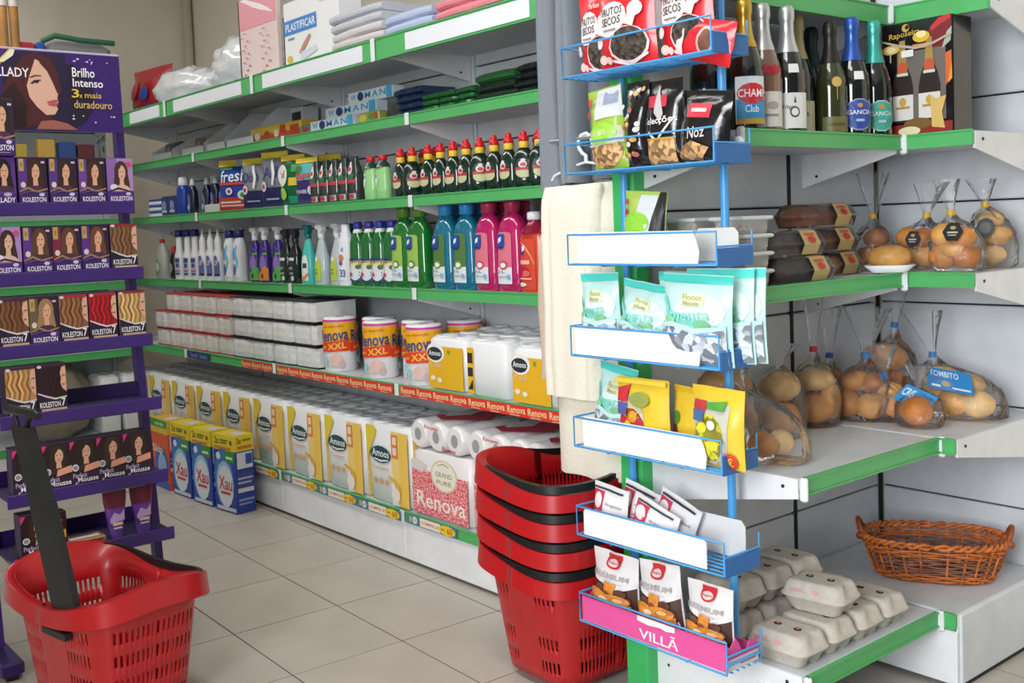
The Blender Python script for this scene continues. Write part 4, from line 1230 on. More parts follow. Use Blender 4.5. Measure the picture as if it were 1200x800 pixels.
for c, x in enumerate((-2.955, -2.855, -2.755)):
    for r in range(3):
        folded('bin_bag_pack', 'green bin bag pack, %s pile from the left, %s layer from below' % (ORD[c], ORD[r]), 'bin bags', x, FRONT + 0.09, S2 + 0.0205 * r, 0.096, 0.16, 0.02, GB, 'green bin bag packs', 10 * c + r, random.uniform(-.05, .05))
for r in range(3):
    folded('bin_bag_pack', '%s dark green bin bag pack from below, right of the bright green piles' % ORD[r], 'bin bags', -2.60, FRONT + 0.10, S2 + 0.0295 * r, 0.2, 0.18, 0.029, GB if r == 2 else GD, 'dark bin bag packs', 50 + r, random.uniform(-.04, .04))
for r in range(4):
    folded('bin_bag_pack', '%s black bin bag pack from below, beside the yellow boards' % ORD[r], 'bin bags', -2.435 + 0.01 * r, FRONT + 0.11, S2 + 0.0235 * r, 0.185, 0.19, 0.023, GK, 'dark bin bag packs', 60 + r, random.uniform(-.04, .04))
for i, x in enumerate((-2.325, -2.287)):
    o = MB().cbox(-0.014, 0.014, -0.055, 0.055, 0, 0.15, M('#d8b42a', 0.5), 0.003).box(-0.0146, -0.014, -0.05, 0.05, 0.004, 0.146, M('#24262a', 0.5)).build('upright_pack')
    at(tag(o, ['left', 'right'][i] + ' upright yellow and black pack beside the grey towels', 'box', 'upright yellow and black packs'), x, FRONT + 0.07, S2)

# ------------------------------------------------------------------ on the top shelf
S1 = 1.7865
def blob(name, label, cat, x, y, z, rx, ry, rz_, mat, amp, freq, seed, nu=36, nv=22, flat=True):
    mb = MB()
    def fn(u, v):
        a, b = 2 * PI * u, PI * (v - 0.5)
        d = Vector((math.cos(a) * math.cos(b), math.sin(a) * math.cos(b), math.sin(b)))
        k = 1 + amp * noise.noise(d * freq + Vector((seed, 0, 0))) + amp * .5 * noise.noise(d * freq * 2.7 + Vector((0, seed, 0)))
        zz = d.z * rz_ * k
        return (d.x * rx * k, d.y * ry * k, max(zz, -rz_ * .82) + rz_ * .82)
    mb.grid(fn, nu, nv, mat, False if amp > .2 else True)
    o = mb.build(name)
    o.location = (x, y, z)
    return tag(o, label, cat)
blob('plastic_bag', 'crumpled translucent plastic bag on the top shelf', 'bag', -5.0, 2.16, S1, 0.30, 0.14, 0.10, M('#dcdfe2', 0.22, coat=0.6, kind='crinkle', scale=.35), 0.2, 2.6, 3.0)
blob('plastic_bag', 'taller crumpled clear bag behind the pink envelope pack', 'bag', -4.43, 2.18, S1, 0.23, 0.13, 0.14, M('#dadde0', 0.22, coat=0.6, kind='crinkle', scale=.35), 0.2, 2.8, 8.0)
t = thing('pet_food_sack', 'dark red sack with blue print at the end of the top shelf', 'sack', (-5.54, 2.18, S1), 0.1)
mb = MB()
pouch(mb, 0.42, 0.26, 0.16, M('#a01a26', 0.4), crinkle=.012)
mb.build('bag', t)
mb = MB()
art(mb, pouch_fn(0.42, 0.26, 0.17), [('e', .3, .55, .14, .2, '#c7343e'), ('r', .05, .1, .4, .2, '#b9b9c8'), ('e', .62, .45, .1, .14, '#2c4a9c'), ('r', .55, .12, .95, .24, '#5a3a5c')], n=8)
mb.build('print', t)
t = thing('gift_wrap_pack', 'tall pink and white cellophane pack standing on the top shelf', 'pack', (-3.985, 2.02, S1), 0)
MB().cbox(-0.165, 0.165, -0.012, 0.012, 0, 0.33, M('#e8d3d3', 0.25, coat=0.6), 0.004).build('pack', t)
mb = MB()
its = [('r', 0, .62, 1, 1, '#e39aa6'), ('p', [(.05, 1), (.25, .93), (.42, .86), (.62, .8), (.95, .72), (.8, .8), (.6, .88), (.35, .95), (.2, 1)], '#f6eaea'), ('r', 0, 0, .025, 1, '#3a2a2c')]
for k in range(11):
    its.append(('r', .1 + .07 * (k % 3), .06 + .05 * k, .16 + .07 * (k % 3), .075 + .05 * k, '#c85a68'))
    its.append(('r', .6 + .09 * (k % 3), .05 + .05 * k, .67 + .09 * (k % 3), .065 + .05 * k, '#d07680'))
art(mb, plane((-0.163, -0.0125, 0.002), (0.326, 0, 0), (0, 0, 0.326), 0.0004), its)
mb.build('print', t)
o = MB().cbox(-0.02, 0.02, -0.05, 0.05, 0, 0.21, M('#2d2d30', 0.3), 0.003).build('dark_folder')
at(tag(o, 'narrow black folder between the pink pack and laminating box', 'folder'), -3.792, 2.08, S1)
t = thing('laminator_box', 'white and blue laminating kit box on the top shelf', 'box', (-3.56, 2.06, S1), 0)
MB().cbox(-0.205, 0.205, -0.05, 0.05, 0, 0.25, M('#eceef0', 0.4), 0.003).build('carton', t)
mb = MB()
art(mb, plane((-0.205, -0.0505, 0), (0.41, 0, 0), (0, 0, 0.25), 0.0004), [('r', 0, .5, .62, .72, '#3f86cc'), ('t', 'PLASTIFICAR', .04, .55, .6, .67, '#f0f4f8'), ('r', .08, .42, .2, .45, '#6b8fb8'), ('e', .1, .13, .05, .06, '#d8c23a'), ('l', [(.3, .18), (.4, .3), (.5, .42)], .035, '#c98a72'), ('p', [(.3, .05), (.62, .16), (.6, .24), (.32, .2)], '#d3dbe3'), ('r', .7, .85, .95, .89, '#7d8790')])
mb.build('print', t)
for r in range(4):
    folded('folded_cloth', 'folded pale grey cloth, %s layer from below, left pile' % ORD[r], 'cloth', -3.165 - .004 * r, 2.06, S1 + 0.0315 * r, 0.335, 0.2, 0.031, M(['#d8cfd0', '#d5d2d6', '#c9cbd3', '#c4c8d2'][r], 0.8, kind='cloth'), 'folded cloths on the top shelf', 70 + r, 0.03 * math.sin(r * 5))
for r in range(2):
    folded('folded_cloth', ['lower', 'upper'][r] + ' folded pale blue cloth in the middle of the top shelf', 'cloth', -2.855, 2.06, S1 + 0.0315 * r, 0.27, 0.2, 0.031, M('#b9c6e4', 0.8, kind='cloth'), 'folded cloths on the top shelf', 80 + r)
for r in range(2):
    folded('folded_cloth', ['lower', 'upper'][r] + ' folded pink cloth at the right of the top shelf', 'cloth', -2.50, 2.06, S1 + 0.0315 * r, 0.4, 0.2, 0.031, M('#e58b98', 0.8, kind='cloth'), 'folded cloths on the top shelf', 90 + r)

# ================================================================== purple hair colour stand
PUR2 = M('#2d1a58', 0.4, kind='metal_paint')
ROWS = [(-3.10, 1.25, 0.13), (-3.06, 1.06, 0.15), (-3.02, 0.868, 0.165), (-2.98, 0.688, 0.185), (-2.96, 0.482, 0.20), (-2.94, 0.318, 0.21)]
SY0, SY1 = 0.70, 1.135
stand = thing('display_stand', 'purple metal display stand of hair colour boxes behind the red basket', 'display stand', (-3.14, 0.918, 0), 0)
def P_(mb, name, parent=stand):
    """mesh given in world coordinates, parented to the stand"""
    mb.v = [(x + 3.14, y - 0.918, z) for x, y, z in mb.v]
    return mb.build(name, parent)
for y in (SY0 - 0.002, SY1 + 0.018):
    mb = MB()
    for (xa, za), (xb, zb) in ((((-3.235), 1.62), (-3.225, 1.24)), ((-3.225, 1.24), (-3.10, 0.06))):
        mb.loft([[(xa - .018, y - .011, za), (xa + .018, y - .011, za), (xa + .018, y + .011, za), (xa - .018, y + .011, za)],
                 [(xb - .018, y - .011, zb), (xb + .018, y - .011, zb), (xb + .018, y + .011, zb), (xb - .018, y + .011, zb)]], PURPLE, smooth=False)
    P_(mb, 'side_post')
    mb = MB()
    mb.cbox(-3.36, -2.965, y - 0.03, y + 0.03, 0.012, 0.05, PUR2, 0.006)
    f = P_(mb, 'foot')
    mb = MB().box(-3.0, -2.975, y - 0.015, y + 0.015, 0.0, 0.012, BLACKP).box(-3.35, -3.32, y - 0.015, y + 0.015, 0.0, 0.012, BLACKP)
    P_(mb, 'rubber_foot', f)
for i, (x, z, d) in enumerate(ROWS):
    mb = MB()
    mb.cbox(x - d, x, SY0 + 0.01, SY1 + 0.006, z - 0.006, z, PUR2, 0.002)
    mb.cbox(x - 0.002, x + 0.004, SY0 + 0.01, SY1 + 0.006, z - 0.024, z + 0.012, PURPLE, 0.002)
    mb.box(x - d, x - d + 0.003, SY0 + 0.01, SY1 + 0.006, z, z + 0.04, PUR2)
    P_(mb, 'tray')
# header sign
def shift_x(items, k, d):
    out = []
    for it in items:
        if it[0] in 'pl':
            out.append((it[0], [(x * k + d, y) for x, y in it[1]]) + it[2:])
        else:
            out.append((it[0], it[1] * k + d) + it[2:])
    return out
sign = thing('header_sign', 'purple header sign with printed portrait on top of the stand', 'sign', (-3.165, 0.918, 1.4655), PI / 2)
sw, shh = 0.45, 0.222
MB().cbox(-sw / 2, sw / 2, -0.004, 0.004, 0, shh, M('#3c1c70', 0.4), 0.001).build('board', sign)
mb = MB()
SK = '#dcae98'
HR = '#4a1c1e'
its = [('r', 0, 0, 1, 1, '#37186a'), ('e', .66, .45, .17, .42, '#1d1030'), ('r', .28, .02, .66, .98, '#221338'), ('p', [(0, .5), (.1, .62), (.3, .95), (.32, 1), (0, 1)], '#46227f'),
       ('l', [(0, .5), (.12, .62), (.26, .82), (.34, 1.0)], .016, '#e0c34a'), ('l', [(.28, .84), (.33, .93), (.35, 1.0)], .02, '#e8e2d2'),
] + shift_x([('p', [(.30, .0), (.28, .3), (.24, .5), (.3, .72), (.36, .92), (.44, .98), (.52, .93), (.56, .75), (.57, .5), (.5, .1)], HR),
       ('p', [(.24, .0), (.2, .2), (.22, .4), (.31, .6), (.38, .3), (.36, .05)], '#2c1216'),
       ('p', [(.42, .02), (.66, .02), (.6, .1), (.52, .14), (.45, .12)], '#9c5c50'),
       ('p', [(.375, .62), (.385, .78), (.43, .9), (.475, .86), (.515, .7), (.53, .6), (.555, .47), (.548, .42), (.555, .37), (.54, .33), (.55, .28), (.53, .21), (.48, .20), (.43, .3), (.39, .42)], SK),
       ('p', [(.44, .95), (.52, .9), (.56, .72), (.58, .5), (.55, .48), (.53, .6), (.5, .75), (.46, .85)], HR),
       ('p', [(.38, .84), (.44, .93), (.4, .7), (.37, .5), (.36, .7)], HR),
       ('l', [(.405, .585), (.43, .625), (.46, .635)], .012, '#4a2a2c'), ('l', [(.4, .66), (.43, .69), (.465, .69)], .01, '#6a4038'), ('e', .437, .615, .013, .02, '#2a1a1c'),
       ('l', [(.49, .355), (.52, .37), (.55, .39)], .018, '#b5525a'), ('l', [(.495, .33), (.525, .33), (.548, .345)], .016, '#b5525a')], 1.05, .02) + [
       ('t', 'WELLADY', .147, .66, .435, .775, '#f0ecf4'),
       ('t', 'Brilho', .695, .70, .835, .82, '#f2eef6'), ('t', 'Intenso', .695, .575, .885, .68, '#f2eef6'), ('t', '3', .685, .435, .73, .545, '#e8c83e'), ('t', 'x', .732, .435, .75, .475, '#e8c83e'),
       ('t', 'mais', .765, .435, .87, .505, '#cfae63'), ('t', 'duradouro', .695, .3, .935, .4, '#cfae63')]
rs = random.Random(4)
for k in range(16):
    its.append(('e', rs.uniform(.66, .97), rs.choice([.93, .88, .9, .16, .2, .12]), rs.choice([.004, .006, .009]), rs.choice([.007, .011]), '#d9c9ee'))
art(mb, plane((-sw / 2, -0.0045, 0), (sw, 0, 0), (0, 0, shh), 0.0002), its)
mb.build('printed_face', sign)
MB().cbox(-sw / 2, sw / 2, -0.006, 0.006, shh, shh + 0.006, M('#b9b2c9', 0.4), 0.001).build('sign_edge', sign)

# hair colour boxes
SIDE = M('#2c1538', 0.4)
def hair_items(style, hair, acc):
    if style == 'classic':
        return [('r', 0, 0, 1, 1, '#2d1730'), ('r', 0, .3, .3, .97, acc)] + woman(.18, .3, .98, 1.0, hair) + [
            ('r', .03, .72, .2, .97, '#b59a5a'), ('r', .08, .8, .15, .9, '#8f7742'), ('e', .15, .44, .09, .06, '#d7c9c4'), ('r', 0, 0, 1, .27, '#3b1b63'), ('l', [(0, .3), (.3, .38), (.6, .3), (1, .36)], .02, '#a07f55'),
            ('l', [(0, .26), (.4, .31), (1, .27)], .012, '#6a4a92'), ('e', .78, .24, .1, .035, '#cfc3de'), ('t', 'KOLESTON', .1, .09, .92, .19, '#f2eef6'), ('r', .1, .05, .8, .06, '#b9a6cf'), ('r', .8, .88, .93, .92, '#c9bccb')]
    if style == 'light':
        return [('r', 0, 0, 1, 1, '#8a63a8'), ('r', .4, .3, 1, 1, '#a586bd')] + woman(.15, .3, .95, .98, hair, '#dcae96', '#d8b4a4') + [
            ('e', .84, .87, .11, .06, '#d2466f'), ('e', .25, .38, .15, .07, '#e3d3ea'), ('r', 0, 0, 1, .28, '#4a2478'), ('l', [(0, .28), (.4, .36), (1, .27)], .022, '#3c2630'), ('e', .78, .24, .1, .035, '#cfc3de'), ('t', 'KOLESTON', .1, .09, .92, .19, '#f2eef6'), ('r', .4, .04, .9, .055, '#cfc0de')]
    if style == 'lady':
        return [('r', 0, 0, 1, 1, '#5b2f86'), ('r', 0, .3, .4, 1, '#7c4aa8')] + woman(.2, .3, 1.0, 1.0, hair) + [('r', 0, 0, 1, .26, '#42206f'), ('e', .7, .25, .14, .04, '#b9a6cf'), ('t', 'WELLADY', .02, .09, .95, .19, '#f2eef6')]
    if style == 'seven':
        its = [('r', 0, 0, 1, 1, hair)]
        import colorsys
        c = [int(hair[i:i + 2], 16) for i in (1, 3, 5)]
        sh = lambda k: '#%02x%02x%02x' % tuple(max(0, min(255, int(v * k))) for v in c)
        for k in range(9):
            x = .06 + .085 * k
            its.append(('l', [(x, .32), (x + .07, .5), (x - .04, .66), (x + .06, .82), (x + .02, .97)], .028, sh([.65, 1.3, .8, 1.2, .6, 1.35, .85, 1.15, .7][k])))
        return its + [('p', [(1, .42), (.86, .5), (.8, .6), (.83, .7), (.8, .8), (.86, .92), (1, .95)], '#d9a98c'), ('l', [(.85, .73), (.92, .76), (.98, .75)], .012, '#4a2a22'), ('l', [(.84, .58), (.9, .57), (.95, .58)], .018, '#b5484c'),
                      ('r', 0, .95, 1, 1, acc), ('e', .1, .96, .08, .03, '#d9ccd2'), ('p', [(0, 0), (1, 0), (1, .3), (.6, .28), (.3, .34), (0, .42)], '#231430'), ('l', [(0, .44), (.3, .36), (.6, .3), (1, .33)], .018, '#d9cfc9'),
                      ('t', 'KOLESTON', .06, .14, .76, .25, '#f2eef6'), ('t', '7', .8, .14, .94, .3, '#f2eef6'), ('r', .1, .07, .98, .115, '#c9ab8c'), ('r', .06, .02, .3, .04, '#8c7fa3')]
    return [('r', 0, 0, 1, 1, '#241618')] + woman(.12, .36, .98, 1.0, hair, '#d9a88e', '#3a2a26') + [
        ('p', [(0, .8), (.18, .98), (0, .98)], '#d8337a'), ('e', .16, .42, .12, .075, '#e0dde0'), ('e', .16, .42, .09, .05, '#8f8f98'), ('p', [(.45, .3), (1, .36), (1, .5), (.5, .44)], '#e0a184'), ('r', 0, 0, 1, .3, '#2d1b33'),
        ('t', 'Perfect', .06, .2, .55, .3, '#c9b8d9'), ('t', 'Mousse', .22, .1, .95, .21, '#f0edf4'), ('r', .4, .02, .98, .065, '#d8337a'), ('p', [(.02, .0), (.3, .0), (.16, .12)], '#c9bcd8')]
HB = {}
def hair_box(style, hair, acc, label, x, y, z, h=0.137, w=0.077, lean=0.0):
    key = (style, hair, acc, h)
    if key not in HB:
        t = thing('hair_dye_box', 'x', 'box', group='hair colour boxes on the purple stand')
        mb = MB().cbox(-w / 2, w / 2, 0, 0.055, 0, h, SIDE, 0.0012)
        art(mb, plane((w / 2 + 0.0002, 0.002, 0.002), (0, 0.05, 0), (0, 0, h - 0.004), 0.0002), [('r', .05, .05, .95, .5, '#53327c'), ('r', .15, .6, .85, .64, '#b9a6cf'), ('r', .15, .7, .7, .73, '#b9a6cf'), ('e', .5, .28, .3, .12, '#8f6fb5')])
        mb.build('carton', t)
        mb = MB()
        art(mb, plane((-w / 2 + 0.001, -0.0004, 0.001), (w - 0.002, 0, 0), (0, 0, h - 0.002), 0.00012), hair_items(style, hair, acc))
        mb.build('front_print', t)
        HB[key] = Kind(t)
    return HB[key].put(x, y, z, label, rz=PI / 2 + random.uniform(-.015, .015), ry=0)
def row_boxes(r, specs, rowname, h=0.137, y0=None, back=True):
    x, z, d = ROWS[r]
    for k, (y, style, hair, acc, desc) in enumerate(specs):
        hair_box(style, hair, acc, 'hair dye box, %s, %s' % (desc, rowname), x - 0.008, y, z + 0.0006, h)
DKH, BRH = '#231513', '#5b3826'
row_boxes(0, [(0.785, 'lady', '#1d1414', '#7c4aa8', 'purple with black haired portrait, leftmost'), (0.867, 'classic', '#3a221c', '#5b2f86', 'dark brown hair, second from the left'), (0.948, 'classic', '#33201c', '#5b2f86', 'dark brown hair, in the middle'),
              (1.028, 'classic', '#3f2619', '#6b3f96', 'dark brown hair, second from the right'), (1.107, 'light', '#4a2c22', '#5b2f86', 'pale lilac with brown hair, rightmost')], 'top tray')
row_boxes(1, [(0.777, 'light', '#3a2420', '#5b2f86', 'lilac with dark hair, leftmost'), (0.857, 'classic', '#5a3a26', '#5b2f86', 'light brown hair, second from the left'), (0.934, 'classic', '#5f3c28', '#7a2340', 'brown hair, in the middle'),
              (1.012, 'classic', '#6b3f2a', '#5b2f86', 'auburn hair, second from the right'), (1.092, 'seven', '#7a5236', '#8f2430', 'brown curls filling the front, rightmost')], 'second tray')
row_boxes(2, [(0.772, 'seven', '#6f4528', '#4a2430', 'chestnut curls, leftmost'), (0.85, 'classic', '#a07a52', '#6a5a3a', 'dark blonde hair, second from the left'), (0.928, 'seven', '#8a5a38', '#b02536', 'golden brown curls, in the middle'),
              (1.008, 'seven', '#a31220', '#b02536', 'bright red curls, second from the right'), (1.09, 'seven', '#c49a62', '#8f2430', 'blonde curls, rightmost')], 'third tray')
row_boxes(3, [(0.769, 'seven', '#b98a52', '#3a2030', 'honey blonde curls, left of two'), (0.847, 'seven', '#2a0f14', '#3a2030', 'very dark red curls, right of two')], 'fourth tray')
row_boxes(4, [(0.768, 'mousse', '#2c1c16', '', 'mousse with smiling portrait, leftmost'), (0.842, 'mousse', '#33221a', '', 'mousse, second from the left behind the handle'), (0.914, 'mousse', '#2c1c16', '', 'mousse, in the middle'),
              (0.986, 'mousse', '#3f2a1e', '', 'mousse, second from the right'), (1.058, 'mousse', '#33221a', '', 'mousse, rightmost')], 'fifth tray', h=0.13)
row_boxes(5, [(0.772, 'mousse', '#3a2318', '', 'mousse standing alone at the left')], 'lowest tray', h=0.12)
hair_box('classic', '#241816', '#7a2a56', 'hair dye box, raised above the top tray in front of the sign', -3.096, 0.787, 1.3885, 0.155)
x5, z5, _ = ROWS[5]
# inverted colour cream tubes
def hair_tube(label, y):
    t = thing('hair_cream_tube', label, 'tube', (x5 - 0.05, y, z5 + 0.0006), PI / 2, 'purple cream tubes standing on their caps')
    n = 18
    def R(z, rx, ry):
        return ring(z, rx, ry, n, 2.2)
    MB().loft([R(0, .019, .013), R(.004, .02, .0135), R(.03, .0205, .0135)], M('#6a4a9c', 0.35)).build('cap', t)
    MB().loft([R(.03, .021, .0145), R(.05, .024, .016), R(.1, .031, .009), R(.112, .033, .0035)], M('#6d3d9c', 0.3)).build('body', t)
    MB().loft([R(.085, .0285, .0125), R(.1, .0315, .0095), R(.128, .034, .0025), R(.131, .034, .0022)], M('#6a1a2c', 0.35)).build('crimped_end', t)
    mb = MB()
    art(mb, plane((-.02, -.0165, .02), (.04, 0, 0), (0, .002, .06), 0.0003), [('p', [(.0, .6), (.3, .9), (.7, .75), (1, 1), (1, .5), (.0, .4)], '#b9a0d0'), ('r', .15, .28, .85, .42, '#d9c38a'), ('r', .2, .12, .8, .2, '#cfc3de')])
    mb.build('print', t)
hair_tube('left purple cream tube with dark red end on the lowest tray', 0.995)
hair_tube('right purple cream tube with dark red end on the lowest tray', 1.07)
o = MB().cbox(-0.055, 0.055, -0.03, 0.03, 0, 0.024, M('#a8755a', 0.4), 0.004)
art(o, plane((-.05, -.0305, .002), (.1, 0, 0), (0, 0, .02)), [('r', .05, .1, .6, .5, '#e6ded8'), ('r', .5, .55, .95, .85, '#7a3a26')])
art(o, plane((-.05, -.03, .0245), (.1, 0, 0), (0, .06, 0)), [('r', .1, .1, .9, .5, '#e6ded8'), ('r', .2, .6, .8, .8, '#8f4a30')])
at(tag(o.build('soap_pack'), 'small brown and white pack lying left of the cream tubes', 'box'), x5 - 0.04, 0.90, z5 + 0.0006, PI / 2)
o = MB().cbox(-0.02, 0.02, 0, 0.04, 0, 0.11, M('#2a1418', 0.4), 0.002)
art(o, plane((-.02, -.0004, 0), (.04, 0, 0), (0, 0, .11)), [('r', .1, .35, .9, .55, '#d8a02c'), ('t', 'xy', .2, .7, .7, .8, '#d9ccd2')])
at(tag(o.build('hair_dye_box'), 'narrow dark box with yellow band behind the pull handle', 'box', 'hair colour boxes on the purple stand'), x5 - 0.02, 0.835, z5 + 0.0006, PI / 2)
# lilac bottles standing between the second and third tray
LIL = Kind(mk_bottle('shampoo_bottle', 'x', 'bottle', [(0.020, 0), (0.022, 0.003), (0.022, 0.07), (0.018, 0.1), (0.012, 0.115)], M('#8f6fb8', 0.3), 0.7, 2.3,
           caps=[('cap', [(0.012, 0.113), (0.0145, 0.115), (0.0145, 0.13), (0.012, 0.133)], M('#4a2a72', 0.4), 12)], group='lilac bottles at the back of the third tray'))
for i, y in enumerate((0.775, 0.825, 0.875, 0.925)):
    LIL.put(ROWS[2][0] - 0.115, y, ROWS[2][1] + 0.0006, '%s lilac bottle from the left at the back of the third tray' % ORD[i], rz=PI / 2)

# things seen through and above the stand, on the left wall shelving
o = blob('laundry_sack', 'grey beige soft sack on the left wall shelving behind the fourth tray', 'sack', -5.50, 1.57, 0.1806, 0.13, 0.18, 0.20, M('#8d8678', 0.7, kind='crinkle', scale=.4), 0.2, 1.8, 5.0)
for i, (y, c) in enumerate(((1.808, '#5b86a8'), (1.92, '#7d4fa3'))):
    t = roll_pack('toilet_paper_pack', ['violet', 'blue'][i] + ' printed paper pack on the low left wall shelf', 0.10, 0.2, 0.29, [('r', .0, .3, 1, .8, c), ('e', .5, .55, .4, .18, '#e6e0ee'), ('t', 'Amoos', .2, .5, .8, .62, '#3a3560')], None, -5.49, y, 0.18 + G, 'paper packs on the left wall shelving', rz=PI / 2)
for i, (y, c, h) in enumerate(((1.28, '#6b6258', .09), (1.36, '#b0a890', .1), (1.47, '#b9a23a', .085), (1.60, '#c9a24a', .11), (1.70, '#31508f', .1), (1.79, '#6a3038', .09))):
    o = MB().cbox(-0.04, 0.04, -0.03, 0.03, 0, h, M(c, 0.5), 0.004).build('sweets_box')
    at(tag(o, '%s small box from the left under the header sign, on the far shelf' % ORD[i], 'box', 'small boxes on the left wall shelving'), -5.50, y, 1.543 + G, PI / 2)
t = thing('storage_bag', 'grey soft storage bag with green zip above the header sign', 'bag', (-5.62, 1.80, S1), PI / 2)
mb = MB().cbox(-0.16, 0.16, -0.12, 0.12, 0, 0.36, M('#8b8d90', 0.7, kind='cloth'), 0.03)
mb.build('bag', t)
MB().tube([(-0.18, -0.1, 0.35), (-0.12, -0.125, 0.38), (0.0, -0.13, 0.365), (0.17, -0.12, 0.365)], 0.014, M('#2b6a4a', 0.6), n=8).build('zip_edge', t)
o = MB().cbox(-0.05, 0.05, -0.05, 0.05, 0, 0.34, M('#b0303a', 0.5), 0.01).build('cushion_pack')
at(tag(o, 'red pack beside the grey storage bag above the sign', 'pack'), -5.55, 1.54, S1, PI / 2)
o = MB().cbox(-0.018, 0.018, -0.05, 0.05, 0, 0.345, M('#2b5aa8', 0.5), 0.006).build('blue_pack')
at(tag(o, 'narrow blue pack between the red pack and grey storage bag', 'pack'), -5.55, 1.614, S1 + 0.0001, PI / 2)
for i in range(2):
    mb = MB().tube([(0, 0, 0), (0.0, 0, 1.3)], 0.022, M('#c08a4a', 0.5, kind='crust', scale=.15), n=10)
    t = thing('wooden_pole', ['left', 'right'][i] + ' bare wooden pole standing at the upper left of the room', 'pole', (-5.50, 1.445 + 0.05 * i, S1), 0, 'wooden poles tied together')
    mb.build('shaft', t)
    MB().tube([(0, 0, 0.50), (0, 0, 0.53)], 0.0245, M('#d8d4cc', 0.5), n=10).build('tape', t)

# ================================================================== red shopping baskets
def even_ring(N, p, a, b):
    """points of a superellipse at even spacing: list of (angle, c, s)"""
    D = 2400
    pts = [sec(2 * PI * i / D, p) for i in range(D + 1)]
    acc = [0.0]
    for q0, q1 in zip(pts, pts[1:]):
        acc.append(acc[-1] + math.hypot((q1[0] - q0[0]) * a, (q1[1] - q0[1]) * b))
    out, j = [], 0
    for i in range(N):
        w = acc[-1] * i / N
        while acc[j + 1] < w:
            j += 1
        out.append((math.atan2(pts[j][0] * a, -pts[j][1] * b), pts[j][0], pts[j][1]))
    return out

def basket(name, label, lobe, near_loop=True, a=0.245, b=0.165, H=0.30, group=None, rows=(1, 3, 5, 7)):
    t = thing(name, label, 'basket', group=group)
    N = 190
    E_ = even_ring(N, 4.2, a, b)
    def ztop(ang):
        return H + 0.06 * (0.5 + 0.5 * math.cos(2 * (ang - lobe))) ** 1.4
    def pt(i, k, z, off=0.0):
        ang, c, s_ = E_[i % N]
        taper = 0.80 + 0.20 * k
        return Vector((c * (a * taper + off), s_ * (b * taper + off), z))
    lev = [0.02, 0.048, 0.078, 0.110, 0.140, 0.170, 0.200, 0.228, 0.258, 0.275, 1.0]
    v, f = [], []
    for z in lev:
        for i in range(N):
            zz = ztop(E_[i][0]) if z == 1.0 else z
            v.append(pt(i, zz / H, zz))
    for j in range(len(lev) - 1):
        for i in range(N):
            c, s_ = E_[i][1], E_[i][2]
            slot_row = j in rows
            long_side = abs(s_) > 0.93 and 0.3 < abs(c) < 0.88
            short_side = abs(c) > 0.93 and abs(s_) < 0.8
            if slot_row and i % 2 == 0 and (long_side or short_side):
                continue
            f.append((j * N + i, j * N + (i + 1) % N, (j + 1) * N + (i + 1) % N, (j + 1) * N + i))
    mb = MB()
    mb.add(v, f, RED, True)
    mb.add([v[i] for i in range(N)], [tuple(range(N))], RED)
    o = mb.build('body', t)
    s_m = o.modifiers.new('wall_thickness', 'SOLIDIFY')
    s_m.thickness = 0.0035
    s_m.offset = 0
    mb = MB()
    top = [[], [], []]
    skirt = [[], []]
    for i in range(N):
        z = ztop(E_[i][0])
        low = 0.040 + 0.34 * (z - H)
        top[0].append(pt(i, z / H, z - 0.004, 0.001))
        top[1].append(pt(i, z / H, z + 0.001, 0.003))
        top[2].append(pt(i, z / H, z, 0.019))
        skirt[0].append(pt(i, z / H, z, 0.0195))
        skirt[1].append(pt(i, z / H, z - low, 0.024))
    mb.loft(top, RED, False, False)
    mb.loft(skirt, RED, False, False)
    mb.loft([[(Vector(q) * .985).to_tuple()[:2] + (q[2],) for q in skirt[0]], [(Vector(q) * .985).to_tuple()[:2] + (q[2],) for q in skirt[1]], skirt[1]], RED, False, False)
    mb.build('rim', t)
    for side in ((0, 1) if near_loop else (0,)):
        mb = MB()
        rings = []
        for i in range(N * 2):
            i2 = i
            ang = E_[i2 % N][0]
            rel = (ang - lobe - PI / 2 - (0 if side == 0 else PI) + 3 * PI) % (2 * PI) - PI
            if i >= N and len(rings) and abs(rel) > 1.1:
                break
            if abs(rel) < 1.1 and (rings or abs(((E_[(i2 - 1) % N][0]) - lobe - PI / 2 - (0 if side == 0 else PI) + 3 * PI) % (2 * PI) - PI) > 1.1):
                z = H + 0.5 * (ztop(ang) - H)
                q = pt(i2, z / H, z, 0.008)
                n_ = Vector((q.x, q.y, 0)).normalized()
                rings.append([q + n_ * .009 + Vector((0, 0, .002)), q + n_ * .008 + Vector((0, 0, .021)), q - n_ * .004 + Vector((0, 0, .022)), q - n_ * .004 + Vector((0, 0, .002))])
            elif rings and abs(rel) > 1.1:
                break
        mb.loft(rings, BLACKP, smooth=False)
        mb.build('carry_handle', t)
    for sx in (-1, 1):
        MB().tube([(sx * a * .62, -0.03, 0.022), (sx * a * .62, 0.03, 0.022)], 0.0215, BLACKP, n=14).build('wheel', t)
    return t

fb = basket('shopping_basket', 'red plastic rolling basket with raised black pull handle, front left', PI * 0.5, near_loop=False, a=0.225, b=0.15)
fb.location = (-2.64, 0.845, 0.0005)
fb.rotation_euler = (0, 0, 0.19)
